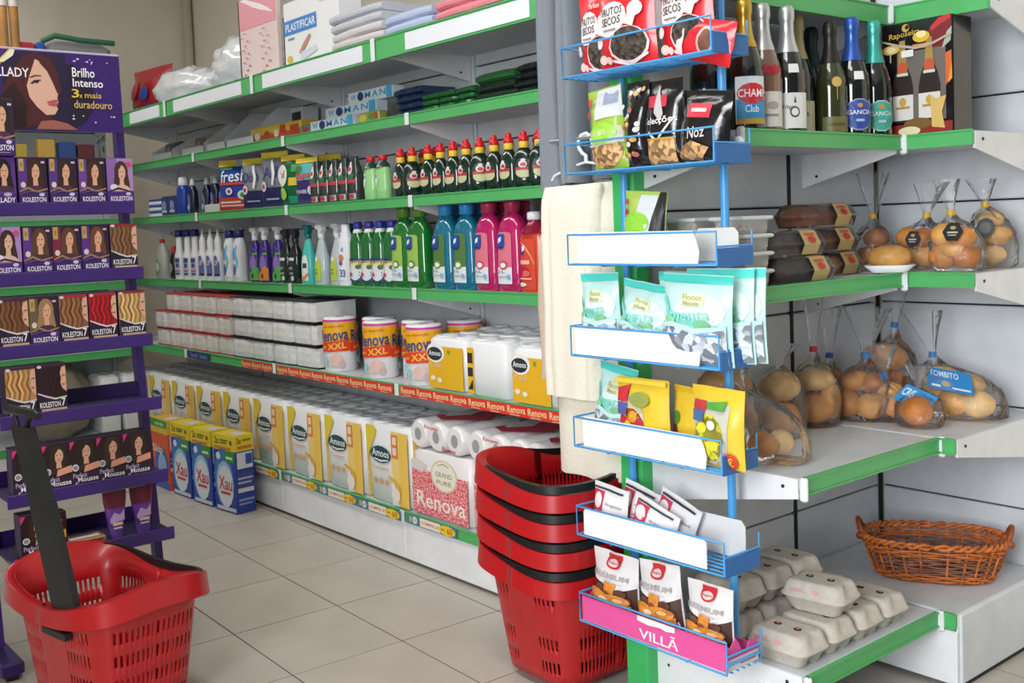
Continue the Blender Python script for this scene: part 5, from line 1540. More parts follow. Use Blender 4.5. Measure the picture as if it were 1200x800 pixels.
# pull handle on the near long side, leaning back to the stand
mb = MB()
pth = [(0.105, -0.15, 0.255), (0.10, -0.150, 0.29), (0.03, -0.16, 0.56), (-0.03, -0.165, 0.725)]
for (p0, p1, w0, w1) in ((pth[1], pth[2], .056, .054), (pth[2], pth[3], .050, .046)):
    r0 = [(p0[0] - w0, p0[1] - .008, p0[2]), (p0[0] + w0, p0[1] - .008, p0[2]), (p0[0] + w0, p0[1] + .008, p0[2]), (p0[0] - w0, p0[1] + .008, p0[2])]
    r1 = [(p1[0] - w1, p1[1] - .008, p1[2]), (p1[0] + w1, p1[1] - .008, p1[2]), (p1[0] + w1, p1[1] + .008, p1[2]), (p1[0] - w1, p1[1] + .008, p1[2])]
    mb.loft([r0, r1], BLACKP, smooth=False)
ph = mb.build('pull_handle', fb)
mb = MB()
gx, gy, gz = pth[3]
mb.tube([(gx - .078, gy, gz + .03), (gx - .065, gy, gz + .034), (gx + .065, gy, gz + .032), (gx + .078, gy, gz + .028)], [0.009, .0115, .0115, .009], BLACKP, n=10)
mb.tube([(gx - .04, gy, gz + .032), (gx - .022, gy, gz - .002)], 0.006, BLACKP, n=8)
mb.tube([(gx + .046, gy, gz + .03), (gx + .02, gy, gz - .002)], 0.006, BLACKP, n=8)
mb.build('grip', ph)
mb = MB().cbox(0.0, 0.105, -0.168, -0.143, 0.236, 0.256, BLACKP, 0.003)
mb.build('handle_bracket', fb)

STK = basket('shopping_basket', 'x', -0.9, a=0.160, b=0.215, H=0.298, group='red baskets nested in a stack', rows=(1, 3, 7))
KS = Kind(STK)
for i in range(4):
    KS.put(-1.998, 1.845, 0.0005 + 0.070 * i, ['bottom red basket of the nested stack, its slotted body in full view', 'second red basket from the bottom of the nested stack', 'third red basket from the bottom of the nested stack', 'topmost red basket of the nested stack, open rim showing inside'][i], rz=0.0)
# white counter end at the far left
o = thing('shop_counter', 'white counter panel at the left edge behind the stand', 'counter', (-3.75, 0.45, 0))
MB().cbox(-0.35, 0.35, -0.2, 0.2, 0.02, 0.52, WHITE, 0.004).build('cabinet', o)
MB().box(-0.33, 0.33, -0.18, 0.18, 0.0, 0.02, BLACKP).build('plinth', o)

# ================================================================== blue wire rack at the end of the corner unit
RX0, RX1, RYF, RYB = -1.787, -1.356, 1.645, 1.757
RZ = [1.476, 1.261, 1.056, 0.848, 0.638, 0.430, 0.226]
rack = thing('wire_rack', 'blue wire display rack with seven small baskets hung on the shelf end', 'rack', (-1.5715, RYB, 0))
def RK(mb, name, parent=rack):
    mb.v = [(x + 1.5715, y - RYB, z) for x, y, z in mb.v]
    return mb.build(name, parent)
for x in (-1.723, -1.432):
    RK(MB().tube([(x, 1.768, 0.235), (x, 1.768, 1.95)], 0.0092, BLUE, n=12), 'pole')
    if x < -1.6:
        for z in (0.55, 1.15, 1.72):
            RK(MB().tube([(x, 1.772, z), (x, 1.784, z)], 0.004, BLUE, n=6), 'hook')
for k, z in enumerate(RZ):
    mb = MB()
    w = 0.0023
    h = 0.067
    T_ = lambda *pts: mb.tube(list(pts), w, BLUE, n=6)
    T_((RX1, RYF, z), (RX0, RYF, z), (RX0, RYF, z + h), (RX1, RYF, z + h), (RX1, RYF, z))
    T_((RX0, RYF, z), (RX0, RYB, z))
    T_((RX0, RYF, z + h), (RX0, RYB, z + h), (RX0, RYB, z))
    T_((RX0, RYB, z), (RX1, RYB, z), (RX1, RYB, z + h))
    T_((RX0, RYB, z + h), (RX0 + 0.05, RYB, z + h), (RX0 + 0.05, RYB, z))
    T_((RX1, RYF, z + h * .55), (RX1, RYB, z + h * .55))
    for i in range(1, 6):
        y = RYF + (RYB - RYF) * i / 6
        T_((RX0, y, z), (RX1, y, z))
    for i in range(1, 4):
        x = RX0 + (RX1 - RX0) * i / 4
        T_((x, RYF, z - .003), (x, RYB, z - .003))
    b = RK(mb, 'wire_basket')
    if k < 6:
        RK(MB().cbox(RX1 - 0.001, RX1 + 0.0035, RYF, RYB, z - 0.004, z + 0.034, BLUEDK, 0.001), 'side_plate', b)
    else:
        RK(MB().tube([(RX1 + .001, RYF, z + .02), (RX1 + .001, RYB, z + .02)], 0.003, BLUE, n=6), 'side_plate', b)

def card(label, x0, x1, y, z, h, col=None, notch=True):
    mb = MB()
    m = col or CARD
    pts = [(x0, 0), (x1, 0), (x1 + .004, h * .35), (x1 - .003, h * .7), (x1 - .012, h), (x0 + .004, h + .002), (x0, h * .9)] if notch else [(x0, 0), (x1, 0), (x1, h * .85), (x1 - .01, h), (x0 + .01, h), (x0, h * .85)]
    mb.loft([[(a, -.001, b) for a, b in pts], [(a, .001, b) for a, b in pts]], m, smooth=False)
    o = mb.build('white_card')
    o.location = (0, y, z)
    return tag(o, label, 'card', 'white cards in the wire baskets')
yc = RYF + 0.0045
card('blank white card across the front of the third basket from the top', -1.757, -1.408, yc, RZ[2] + .003, .067)
card('blank white card across the front of the fourth basket under teal bags', -1.775, -1.412, yc, RZ[3] + .003, .064)
card('blank white card across the front of the fifth basket under yellow bags', -1.76, -1.402, yc, RZ[4] + .003, .066)
card('blank white card across the front of the sixth basket, white packets behind', -1.768, -1.405, yc, RZ[5] + .003, .064, notch=False)
card('pale grey card standing at the rear of the third basket', -1.50, -1.385, RYB - .006, RZ[2] + .003, .07, M('#dcdad8', 0.6), False)
card('pale grey card standing at the rear of the sixth basket', -1.53, -1.385, RYB - .006, RZ[5] + .003, .082, M('#dedfe2', 0.6), False)
card('white paper lining at the rear of the second basket', -1.44, -1.365, RYB - .006, RZ[1] + .003, .05, M('#d3d6da', 0.6), False)

def bag(name, label, x, y, z, w, h, d, mat, items, group, rz=0.0, rx=0.0, ry=0.0, taper=0.0, lean=0.0, back=None, cr=.003, seed=0, cat='bag'):
    t = pouch_thing(name, label, cat, w, h, d, mat, items, group, back, taper, lean, cr, seed)
    t.location = (x, y, z)
    t.rotation_euler = (rx, ry, rz)
    return t
# first basket: red bags of dried fruit
RB = M('#dc2430', 0.3, coat=0.3)
NUT = M('#4a3f38', 0.6, kind='mix')
def fr(k):
    return [('e', .32, .56, .27, .17, '#efe9e6'), ('e', .25, .46, .2, .1, '#efe9e6'), ('t', 'FRUTOS', .12, .58, .52, .665, '#3a3236', .01), ('t', 'SECOS', .12, .475, .5, .56, '#3a3236', .01), ('r', .16, .42, .42, .44, '#8a8084'), ('t', 'Parbor', .38, .75, .66, .81, '#f4d9d6'),
            ('e', .62, .24, .33, .2, '#f0d3d0'), ('e', .62, .25, .3, .18, NUT), ('l', [(.3, .1), (.6, .03), (.92, .12)], .018, '#f4e4e2'), ('e', .78, .6, .12, .08, '#f1e3df'), ('e', .9, .74, .09, .06, '#f1e3df'), ('p', [(.6, .46), (.75, .42), (.82, .56), (.7, .6)], '#f1e3df'),
            ('e', .12, .3, .07, .06, '#f1e3df'), ('e', .18, .12, .09, .05, '#f1cfcb'), ('e', .3, .1, .05, .04, '#f1cfcb')]
GF = 'red bags of dried fruit in the top basket'
bag('dried_fruit_bag', 'red dried fruit bag at the left of the top basket', -1.734, 1.722, RZ[0] + .003, 0.122, 0.20, 0.03, RB, fr(0), GF, rx=.05, seed=1)
bag('dried_fruit_bag', 'red dried fruit bag in the middle, overlapping its left neighbour', -1.618, 1.690, RZ[0] + .003, 0.17, 0.20, 0.04, RB, fr(0), GF, rx=.04, seed=2)
bag('dried_fruit_bag', 'red dried fruit bag standing at the right of the top basket', -1.468, 1.712, RZ[0] + .003, 0.145, 0.20, 0.035, RB, fr(0), GF, rx=.05, seed=3)
bag('dried_fruit_bag', 'red dried fruit bag lying on its side, poking out at the right', -1.345, 1.70, RZ[0] + .012, 0.09, 0.17, 0.035, RB, [('e', .5, .35, .35, .14, '#d9b3a8'), ('e', .5, .35, .28, .1, '#7a4a3a'), ('r', .1, .7, .7, .82, '#efd9d6')], GF, ry=-1.30, rx=0.0, seed=4)
# second basket: nuts
NUTS = M('#c79a68', 0.6, kind='mix', scale=.8)
BK = M('#151315', 0.2, coat=0.5, kind='crinkle')
GN = 'bags of nuts in the second basket'
bag('nut_bag', 'green and clear bag of nuts at the left of the second basket', -1.69, 1.70, RZ[1] + .003, 0.105, 0.185, 0.05, M('#9fbf45', 0.3), [('r', .3, .62, 1, .98, '#c9cfd3'), ('r', .55, .78, .95, .95, '#8f9bb5'), ('e', .5, .22, .48, .2, NUTS), ('r', .1, .3, 1, .5, '#c7c8b4'), ('e', .55, .44, .38, .13, '#9bd044'), ('t', 'BIO', .45, .42, .68, .48, '#e6eecf'), ('e', .15, .85, .08, .05, '#c0392b'), ('e', .12, .7, .06, .05, '#c0392b')], GN, ry=-.1, seed=5)
spots = [('e', random.Random(i).uniform(.15, .85), random.Random(i + 50).uniform(.08, .92), .09, .03, ['#d9d3cf', '#b55a5a', '#c9a85a'][i % 3]) for i in range(24)]
bag('nut_bag', 'narrow black bag with small pictures beside the green nut bag', -1.60, 1.695, RZ[1] + .003, 0.066, 0.185, 0.05, BK, spots, GN, seed=6)
bag('nut_bag', 'black nut bag with red badge and white lettering, in the middle', -1.528, 1.70, RZ[1] + .003, 0.10, 0.18, 0.045, BK, [('r', .12, .68, .68, .82, '#c22a40'), ('p', [(.4, .95), (.62, .6), (.55, .5), (.35, .62)], '#b9b6b6'), ('t', 'Selecções', .02, .46, .95, .56, '#e6e2de', .02), ('l', [(.2, .4), (.45, .28), (.9, .55)], .02, '#d9d3cf'), ('r', .12, .02, .9, .3, NUTS), ('r', .12, .3, .9, .32, '#c7a53a')], GN, seed=7)
bag('nut_bag', 'wide black nut bag with red badge at the right end', -1.432, 1.705, RZ[1] + .003, 0.13, 0.145, 0.055, BK, [('r', .22, .62, .7, .82, '#c22a40'), ('r', .3, .7, .62, .75, '#e9c9c9'), ('t', 'Noz', .3, .32, .66, .48, '#d9d3cf', .04), ('p', [(.05, .02), (.55, .02), (.75, .22), (.4, .3), (.15, .2)], NUTS)], GN, ry=.12, seed=8)
# third basket
bag('nut_bag', 'green and black half hidden bag behind the white card', -1.625, 1.725, RZ[2] + .003, 0.125, 0.155, 0.045, M('#a9c65a', 0.3), [('r', .4, .1, .8, .95, '#cfd4da'), ('e', .4, .55, .35, .16, '#8fce3e'), ('p', [(.8, .0), (1, .3), (1, 1), (.86, 1), (.72, .3)], '#1a1618'), ('e', .12, .7, .06, .05, '#b5382b'), ('e', .1, .85, .05, .04, '#b5382b')], 'lone nut bag in the third basket', ry=.08, seed=9)
# fourth basket: mint sweets
TEAL = M('#bfe6e2', 0.3)
CANDY = M('#b9c2cf', 0.3, kind='mix', scale=.6)
def mint():
    return [('r', .0, .9, 1, .99, '#4fcfc4'), ('e', .6, .6, .36, .2, '#d9efeb'), ('l', [(.05, .75), (.15, .55), (.5, .5), (.9, .42)], .05, '#7fd3c6'), ('r', .36, .66, .7, .8, '#d8ddb8'), ('t', 'Flocos', .38, .73, .66, .79, '#a8a878'), ('t', 'Menta', .4, .67, .64, .72, '#a8a878'), ('t', 'menta', .22, .5, .8, .6, '#8fd3c9', .02), ('e', .7, .47, .12, .05, '#79b98c'), ('e', .22, .5, .1, .04, '#8fcf9c'), ('r', .02, .02, .98, .42, CANDY), ('l', [(.02, .42), (.3, .46), (.6, .4), (.98, .44)], .03, '#bfe6e2')]
GM = 'pale teal bags of mint sweets'
Z4 = RZ[3] + .003
bag('sweet_bag', 'pale teal mint sweet bag at the left end of the fourth basket', -1.724, 1.695, Z4, 0.12, 0.185, 0.055, TEAL, mint(), GM, rx=.05, ry=-.03, seed=10)
bag('sweet_bag', 'crumpled mint sweet bag leaning right, second from the left', -1.612, 1.70, Z4, 0.15, 0.165, 0.06, TEAL, mint(), GM, ry=.14, seed=11, cr=.009)
bag('sweet_bag', 'mint sweet bag behind the leaning one, its teal top showing', -1.53, 1.735, Z4, 0.13, 0.185, 0.035, TEAL, mint(), GM, ry=.02, seed=12)
bag('sweet_bag', 'largest mint sweet bag at the right front of the fourth basket', -1.44, 1.683, Z4, 0.185, 0.185, 0.06, TEAL, mint(), GM, rx=.02, ry=.03, seed=13)
for i in range(2):
    bag('sweet_bag', ['nearer', 'farther'][i] + ' of two mint sweet bags seen edge on at the far right', -1.405 + .012 * i, 1.715 + .022 * i, Z4, 0.15, 0.195, 0.02, TEAL, mint(), GM, rz=.25, seed=14 + i)
# fifth basket
Z5 = RZ[4] + .003
bag('sweet_bag', 'pale teal mint sweet bag tilted left in the fifth basket', -1.725, 1.712, Z5, 0.118, 0.185, 0.045, TEAL, mint(), GM, ry=.14, seed=16)
YB = M('#e9c63a', 0.3, coat=0.2)
GUM = M('#d8702c', 0.4, kind='mix', scale=.45)
bag('gummy_bag', 'yellow gummy sweet bag with red flag and colourful sweets', -1.602, 1.69, Z5, 0.155, 0.165, 0.045, YB, [('p', [(.05, .2), (.1, .75), (.4, .8), (.62, .55), (.6, .05), (.08, .03)], '#cfc7b0'), ('e', .35, .33, .29, .28, GUM), ('e', .2, .4, .1, .09, '#c93030'), ('e', .42, .5, .09, .08, '#e39a2e'), ('e', .55, .42, .07, .08, '#b52a4a'), ('e', .32, .38, .07, .07, '#f0c23a'), ('e', .5, .3, .07, .06, '#d8432e'), ('p', [(.06, .68), (.08, .86), (.32, .92), (.3, .7)], '#c93038'), ('r', .08, .52, .3, .68, '#5a5aa0'), ('e', .55, .74, .2, .1, '#8f9a4a'), ('r', 0, .93, 1, .99, '#f0d24a')], 'yellow bags of gummy sweets', rx=.04, seed=17)
bag('gummy_bag', 'yellow gummy bag seen edge on behind the flagged one', -1.52, 1.725, Z5, 0.08, 0.15, 0.03, YB, [('e', .2, .3, .15, .2, '#7a2a2a'), ('e', .25, .55, .15, .1, '#5a8a3a'), ('r', 0, .92, 1, .99, '#d8b42a')], 'yellow bags of gummy sweets', ry=.1, seed=18)
bag('sweet_bag', 'dark blue narrow bag between the yellow bags', -1.474, 1.73, Z5, 0.042, 0.145, 0.03, M('#1f4f9c', 0.3), [('r', .1, .7, .9, .78, '#163a78')], 'blue bag in the fifth basket', seed=19)
LEM = M('#c9c23c', 0.4, kind='mix', scale=.5)
bag('gummy_bag', 'yellow lemon sweet bag with round red price badge at the right', -1.395, 1.685, Z5, 0.135, 0.165, 0.045, YB, [('p', [(.1, .06), (.1, .7), (.4, .84), (.8, .8), (.78, .2), (.5, .04)], '#c3c2b4'), ('e', .42, .38, .3, .3, LEM), ('e', .3, .5, .09, .07, '#e6d93a'), ('e', .55, .3, .09, .07, '#e6d93a'), ('e', .4, .2, .08, .06, '#e6d93a'), ('e', .5, .55, .08, .06, '#f0efe6'), ('p', [(.36, .82), (.75, .86), (.72, .74), (.4, .74)], '#4f9a3a'), ('r', .12, .72, .38, .84, '#b53540'), ('r', .1, .58, .36, .72, '#4a6a9a'), ('e', .82, .13, .13, .11, '#d83a22'), ('t', '1€', .75, .07, .89, .18, '#f2c93a')], 'yellow bags of gummy sweets', rx=.02, ry=.03, seed=20)
# sixth basket
WP = M('#e9e7ea', 0.35)
def wpk():
    return [('r', .04, .08, .36, .86, '#c93a56'), ('e', .2, .66, .13, .16, '#ecdfe2'), ('e', .2, .3, .13, .16, '#ecdfe2'), ('t', 'drageias', .45, .6, .9, .68, '#9a8f98'), ('r', .45, .45, .85, .48, '#c9707f'), ('r', .45, .38, .8, .41, '#c9707f'), ('r', .08, .9, .9, .94, '#3a3440')]
GW = 'white and red sweet packets in the sixth basket'
Z6 = RZ[5] + .003
bag('sweet_packet', 'white and red packet at the left front of the sixth basket', -1.725, 1.69, Z6, 0.11, 0.115, 0.03, WP, wpk(), GW, ry=.1, seed=21)
bag('sweet_packet', 'white packet right behind the left front one', -1.675, 1.725, Z6, 0.11, 0.12, 0.03, WP, wpk(), GW, ry=.22, seed=22)
bag('sweet_packet', 'white and red packet tilted strongly to the right', -1.60, 1.69, Z6, 0.13, 0.10, 0.03, WP, wpk(), GW, ry=.30, seed=23)
bag('sweet_packet', 'white packet behind the strongly tilted one', -1.575, 1.728, Z6, 0.12, 0.115, 0.03, WP, wpk(), GW, ry=.35, seed=24)
# seventh basket
Z7 = RZ[6] + .004
PB = M('#e6e3e4', 0.35)
BRN = '#4a2a20'
ORNG = M('#d98a3a', 0.4, kind='crust', scale=2)
def prem():
    return [('r', .01, .02, .99, .6, BRN), ('l', [(0, .64), (.3, .60), (.7, .56), (1, .62)], .04, '#e6e3e4'), ('p', [(.36, .98), (.68, .98), (.68, .86), (.52, .8), (.36, .86)], '#cf2a34'), ('e', .52, .86, .16, .07, '#cf2a34'), ('e', .52, .87, .12, .05, '#e8d0cf'), ('t', 'Regina', .42, .855, .62, .89, '#b52a34'),
            ('t', 'PREMIUM', .1, .665, .88, .735, '#a9a2a4'), ('e', .28, .52, .1, .05, '#6a4436'), ('e', .74, .5, .12, .06, '#5a3428'), ('e', .84, .4, .1, .06, '#6a4436'), ('p', [(.38, .3), (.6, .3), (.66, .62), (.42, .64)], ORNG), ('e', .48, .46, .09, .06, '#8a4a2a'), ('r', .05, .04, .95, .36, ORNG), ('e', .25, .42, .23, .09, ORNG), ('e', .66, .4, .28, .09, ORNG), ('e', .42, .4, .1, .035, '#e9c9a0'), ('e', .74, .42, .1, .03, '#e6b070')]
GP = 'white and brown sweet bags in the bottom basket'
bag('toffee_bag', 'white and brown sweet bag at the left of the bottom basket', -1.709, 1.696, Z7, 0.142, 0.165, 0.05, PB, prem(), GP, rx=.05, ry=.02, seed=25)
bag('toffee_bag', 'white and brown sweet bag in the middle, bulging forward', -1.568, 1.697, Z7, 0.135, 0.17, 0.05, PB, prem(), GP, rx=.02, ry=-.06, taper=.12, seed=26)
bag('toffee_bag', 'white and brown sweet bag at the right, beside the blue pole', -1.43, 1.692, Z7, 0.122, 0.158, 0.045, PB, prem(), GP, rx=.03, seed=27)
t = thing('card_tray', 'pink cardboard tray with white lettering in the bottom basket', 'tray', (0, 0, 0))
PK = M('#e0539a', 0.5)
mb = MB()
z = RZ[6] + .0035
mb.box(-1.782, -1.362, RYF + .003, RYF + .005, z, z + .056, PK)
mb.box(-1.782, -1.362, RYF + .003, RYB - .004, z - .001, z, M('#d9d2c8', 0.6))
mb.box(-1.782, -1.362, RYB - .006, RYB - .004, z, z + .03, PK)
for x in (-1.7805, -1.3635):
    pts = [(RYF + .004, 0), (RYB - .004, 0), (RYB - .004, .045), (RYB - .03, .045), (RYB - .04, .03), (RYB - .055, .03), (RYB - .065, .05), (RYB - .075, .062), (RYF + .02, .045), (RYF + .004, .056)]
    mb.loft([[(x - .001, a, z + b) for a, b in pts], [(x + .001, a, z + b) for a, b in pts]], PK, smooth=False)
mb.build('tray', t)
mb = MB()
art(mb, plane((-1.782, RYF + .0028, z), (.42, 0, 0), (0, 0, .056), 0.0003), [('t', 'VILLĀ', .43, .12, .70, .62, '#f6eef2'), ('p', [(.42, .8), (.5, .74), (.58, .8), (.62, .74), (.68, .8), (.68, 1), (.42, 1)], '#f6eef2')])
mb.build('lettering', t)
mb = MB()
art(mb, plane((-1.3620, RYF + .01, z - .002), (0, .1, 0), (0, 0, .024), 0.0003), [('r', 0, 0, 1, 1, '#e3ddd6'), ('r', .4, .3, .9, .7, '#cf6a7a')])
mb.build('side_print', t)

# ================================================================== towels behind the rack
for az in (1.3575, 1.86):
    MB().tube([(-1.79, 1.82, az), (-2.08, 1.82, az)], 0.006, M('#b9bec4', 0.3, metal=0.8), n=8).build('display_arm', A).matrix_parent_inverse = Matrix.LocRotScale(Vector((AX, 1.82, 0)), Matrix.Rotation(PI / 2, 3, 'Z'), None).inverted()
CREAM = M('#ece6d6', 0.9, kind='cloth')
def hang(name, label, cat, x0, x1, y0, y1, z0, z1, mat, seed, folds=3, taper=0.0, group=None, hem=True):
    """cloth folded over an arm: rounded slab with soft vertical folds"""
    mb = MB()
    n, m_ = 56, 16
    rings = []
    for j in range(m_ + 1):
        v = j / m_
        z = z1 + (z0 - z1) * v
        k = 1 - taper * (1 - v)
        ring_ = []
        for i in range(n):
            a = 2 * PI * i / n
            c, s_ = sec(a, 3.2)
            u = c
            fold = 0.30 * math.sin(folds * PI * (u + 1) + seed + .7 * v) * min(1, v * 3 + .2) + .12 * noise.noise(Vector((u * 2 + seed, v * 2.5, seed)))
            cx, hw = (x0 + x1) / 2, (x1 - x0) / 2 * k
            hy = (y1 - y0) / 2
            top = max(0.15, math.sin(min(1, v * 9 + .12) * PI / 2))
            ring_.append((cx + hw * c + .006 * noise.noise(Vector((v * 3, seed, c))), (y0 + y1) / 2 + hy * (s_ * top * (1 - .12 * abs(fold)) + fold * .45), z + .004 * noise.noise(Vector((c * 3, s_, seed + v)))))
        rings.append(ring_)
    mb.loft(rings, mat)
    o = mb.build(name)
    return tag(o, label, cat, group)
def towel():
    t = thing('cream_towel', 'long cream towel folded over a hanger left of the rack', 'towel', (-1.91, 1.82, 0.50))
    o = hang('long_flap', None, None, -2.035, -1.80, 1.80, 1.865, 0.515, 1.245, CREAM, 1.3, 2)
    o.parent = t
    o.matrix_parent_inverse = Matrix.Translation((1.91, -1.82, -0.50))
    o = hang('front_flap', None, None, -2.045, -1.835, 1.775, 1.84, 0.715, 1.243, CREAM, 2.1, 5, .02)
    o.parent = t
    o.matrix_parent_inverse = Matrix.Translation((1.91, -1.82, -0.50))
    return t
towel()
hang('beige_cloth', 'short beige cloth hanging at the left edge of the cream towel', 'towel', -2.13, -2.04, 1.84, 1.89, 0.74, 1.12, M('#cdb9a6', 0.9, kind='cloth'), 4.0, 1)
HG = M('#dfe5e8', 0.2, coat=0.5)
t = thing('hanger', 'translucent plastic clothes hanger above the cream towel', 'hanger', (-1.90, 1.82, 1.272))
MB().tube([(-0.125, 0, -0.012), (-0.115, 0, 0.0), (-0.05, 0, 0.018), (0, 0, 0.026), (0.05, 0, 0.018), (0.10, 0, 0.0), (0.11, 0, -0.012)], 0.0062, HG, n=8, flat=.6).build('shoulder', t)
hk = [(0, 0, 0.024), (0, 0, 0.045)] + [(0.024 * math.cos(a) , 0, 0.073 + 0.026 * math.sin(a)) for a in [(-90 - 12 + 26 * k) / 180 * -PI for k in range(11)]]
hk = [(0, 0, 0.024), (0.0, 0, 0.042), (-0.012, 0, 0.048), (-0.024, 0, 0.062), (-0.025, 0, 0.078), (-0.014, 0, 0.093), (0.004, 0, 0.096), (0.018, 0, 0.088), (0.025, 0, 0.074), (0.022, 0, 0.060)]
MB().tube(hk, 0.0052, HG, n=8).build('hook', t)
GT = M('#7e858e', 0.9, kind='cloth', scale=.8)
GT_SHADE = M('#70767f', 0.9, kind='cloth', scale=.8)  # shadow behind the front towels, painted in as a darker grey
hang('grey_towel', 'grey towel hanging at the far left beside the green shelf edge', 'towel', -2.075, -2.0, 1.81, 1.885, 1.235, 1.865, GT, 2.6, 1, .3, 'grey towels hanging from the upper arm')
hang('grey_towel', 'middle grey towel hanging behind the rack', 'towel', -1.99, -1.925, 1.80, 1.89, 1.25, 1.865, GT, 5.2, 1, .1, 'grey towels hanging from the upper arm')
hang('grey_towel', 'wide grey towel in shaded grey behind the second wire basket', 'towel', -1.92, -1.80, 1.84, 1.885, 1.255, 1.865, GT_SHADE, 7.7, 2, .0, 'grey towels hanging from the upper arm')

# ================================================================== bottles on the upper right shelf
ZB = 1.335 + G
def wine(label, x, y, glass, foil, lab, sealed=True, h=0.29, r=0.041, group='sparkling wine bottles', turn=0.6, neck_tag=None):
    t = thing('wine_bottle', label, 'bottle', (x, y, ZB), PI / 2, group)
    s = h / 0.30
    pr = [(r * .8, 0.002), (r * .97, 0.0), (r, 0.008), (r, 0.12 * s), (r * .96, 0.145 * s), (r * .78, 0.175 * s), (r * .5, 0.205 * s), (r * .36, 0.235 * s), (r * .34, 0.275 * s)]
    pr[0] = (r * .8, 0.0)
    lathe(MB(), pr, glass, n=24).build('glass', t)
    fz = 0.19 * s
    fr_ = prof_at(pr, fz, 1)[0]
    f = [(fr_ + .0012, fz), (prof_at(pr, 0.215 * s, 1)[0] + .0014, 0.215 * s), (r * .36 + .0014, 0.238 * s), (r * .36 + .001, 0.262 * s), (r * .43, 0.266 * s), (r * .44, 0.278 * s), (r * .42, 0.292 * s), (r * .3, 0.3 * s)]
    lathe(MB(), f, foil, n=20).build('foil', t)
    if lab:
        z0, z1, span, its = lab
        mb = MB()
        art(mb, wrap(pr, z0, z1, span, turn=-turn), its, n=10)
        mb.build('label', t)
    if neck_tag:
        mb = MB()
        art(mb, wrap(pr, neck_tag[0], neck_tag[1], neck_tag[2], turn=-turn, base=.001), neck_tag[3], n=8)
        mb.build('price_sticker', t)
    return t
GL = M('#0e1512', 0.06, coat=0.8)
GOLD, SILV = M('#c9a545', 0.3, metal=0.7), M('#c3c6c8', 0.3, metal=0.75)
champ = [('r', 0, 0, 1, 1, '#dfeaf0'), ('r', .03, .0, .97, .12, '#c79a3a'), ('r', .03, .12, .97, .52, '#2f8fc4'), ('e', .52, .64, .46, .22, '#cf2a36'), ('t', 'CHAMP', .1, .56, .96, .73, '#f2eef0'), ('t', 'Club', .3, .24, .7, .4, '#e6f0f6')]
wine('bottle with gold foil and blue and red label, leftmost beside the rack', -1.488, 1.918, GL, GOLD, (0.015, 0.118, 1.7, champ))
wine('pale rose bottle with silver foil and red ribbon', -1.497, 1.995, M('#7a5a46', 0.08, coat=0.8), SILV, (0.012, 0.09, 1.6, [('r', 0, 0, 1, 1, '#d9d4cc'), ('e', .6, .6, .2, .12, '#a8a29a'), ('r', .3, .3, .8, .36, '#8f8a84')]), neck_tag=(0.125, 0.155, 1.6, [('l', [(0, .8), (.3, .6), (.6, .3), (.8, .5), (1, .4)], .25, '#b32038'), ('e', .72, .45, .14, .4, '#b32038')]))
wine('dark bottle with silver foil and white label, third from the left', -1.487, 2.072, GL, SILV, (0.01, 0.09, 1.7, [('r', 0, 0, 1, 1, '#dddcd8'), ('e', .5, .46, .16, .16, '#4a4a4a'), ('e', .5, .46, .11, .11, '#dddcd8'), ('t', 'Filipa', .12, .52, .48, .66, '#6a6660'), ('p', [(.46, .72), (.54, .72), (.5, .92)], '#4a4a4a')]), neck_tag=(0.135, 0.155, .6, [('r', 0, 0, 1, 1, '#e8e6e6')]))
wine('bottle with beige foil and cream label behind the silver topped one', -1.555, 2.205, GL, M('#b3a678', 0.5), (0.01, 0.085, 1.6, [('r', 0, 0, 1, 1, '#d6cfae'), ('t', 'VITA', .25, .5, .7, .66, '#5a5444')]), h=0.295)
wine('olive green slim bottle with black top and gold pendant', -1.50, 2.262, M('#33371d', 0.1, coat=0.7), M('#1c1614', 0.4), (0.008, 0.045, 1.8, [('r', 0, 0, 1, 1, '#6f6c3c'), ('r', .2, .4, .8, .6, '#4f4d2a')]), r=0.038, h=0.275, neck_tag=(0.115, 0.14, .7, [('e', .5, .5, .45, .5, '#c7a85a'), ('r', .47, -1.2, .53, 0, '#c7a85a')]))
wine('black bottle half hidden behind the olive one', -1.64, 2.10, GL, M('#8a4a2a', 0.4), None, h=0.285)
gan = lambda c1, c2: [('e', .5, .5, .5, .5, c1), ('e', .5, .5, .46, .46, c2), ('t', 'GANCIA', .14, .5, .86, .64, '#e2e6f0'), ('e', .5, .78, .08, .07, '#c78a4a'), ('r', .38, .28, .62, .36, '#a9bcd8')]
wine('dark bottle with royal blue foil and blue oval label', -1.487, 2.335, GL, M('#3a5fb5', 0.3, metal=0.5), (0.012, 0.09, 1.9, gan('#8f9ec4', '#2f4a9a')), neck_tag=(0.135, 0.155, .6, [('r', 0, 0, 1, 1, '#e8e6e6')]))
wine('dark bottle with turquoise foil and turquoise oval label', -1.487, 2.432, GL, M('#4fb8ac', 0.3, metal=0.5), (0.012, 0.09, 1.9, gan('#a5cdc4', '#43a892')))
wine('dark bottle behind the blue foil bottle, mostly hidden', -1.62, 2.36, GL, M('#17363a', 0.4), None)
wine('dark bottle at the far left behind the rack pole', -1.58, 1.90, GL, M('#1f1b1c', 0.4), (0.02, 0.1, 1.5, [('r', 0, 0, 1, 1, '#7fa9c4')]))
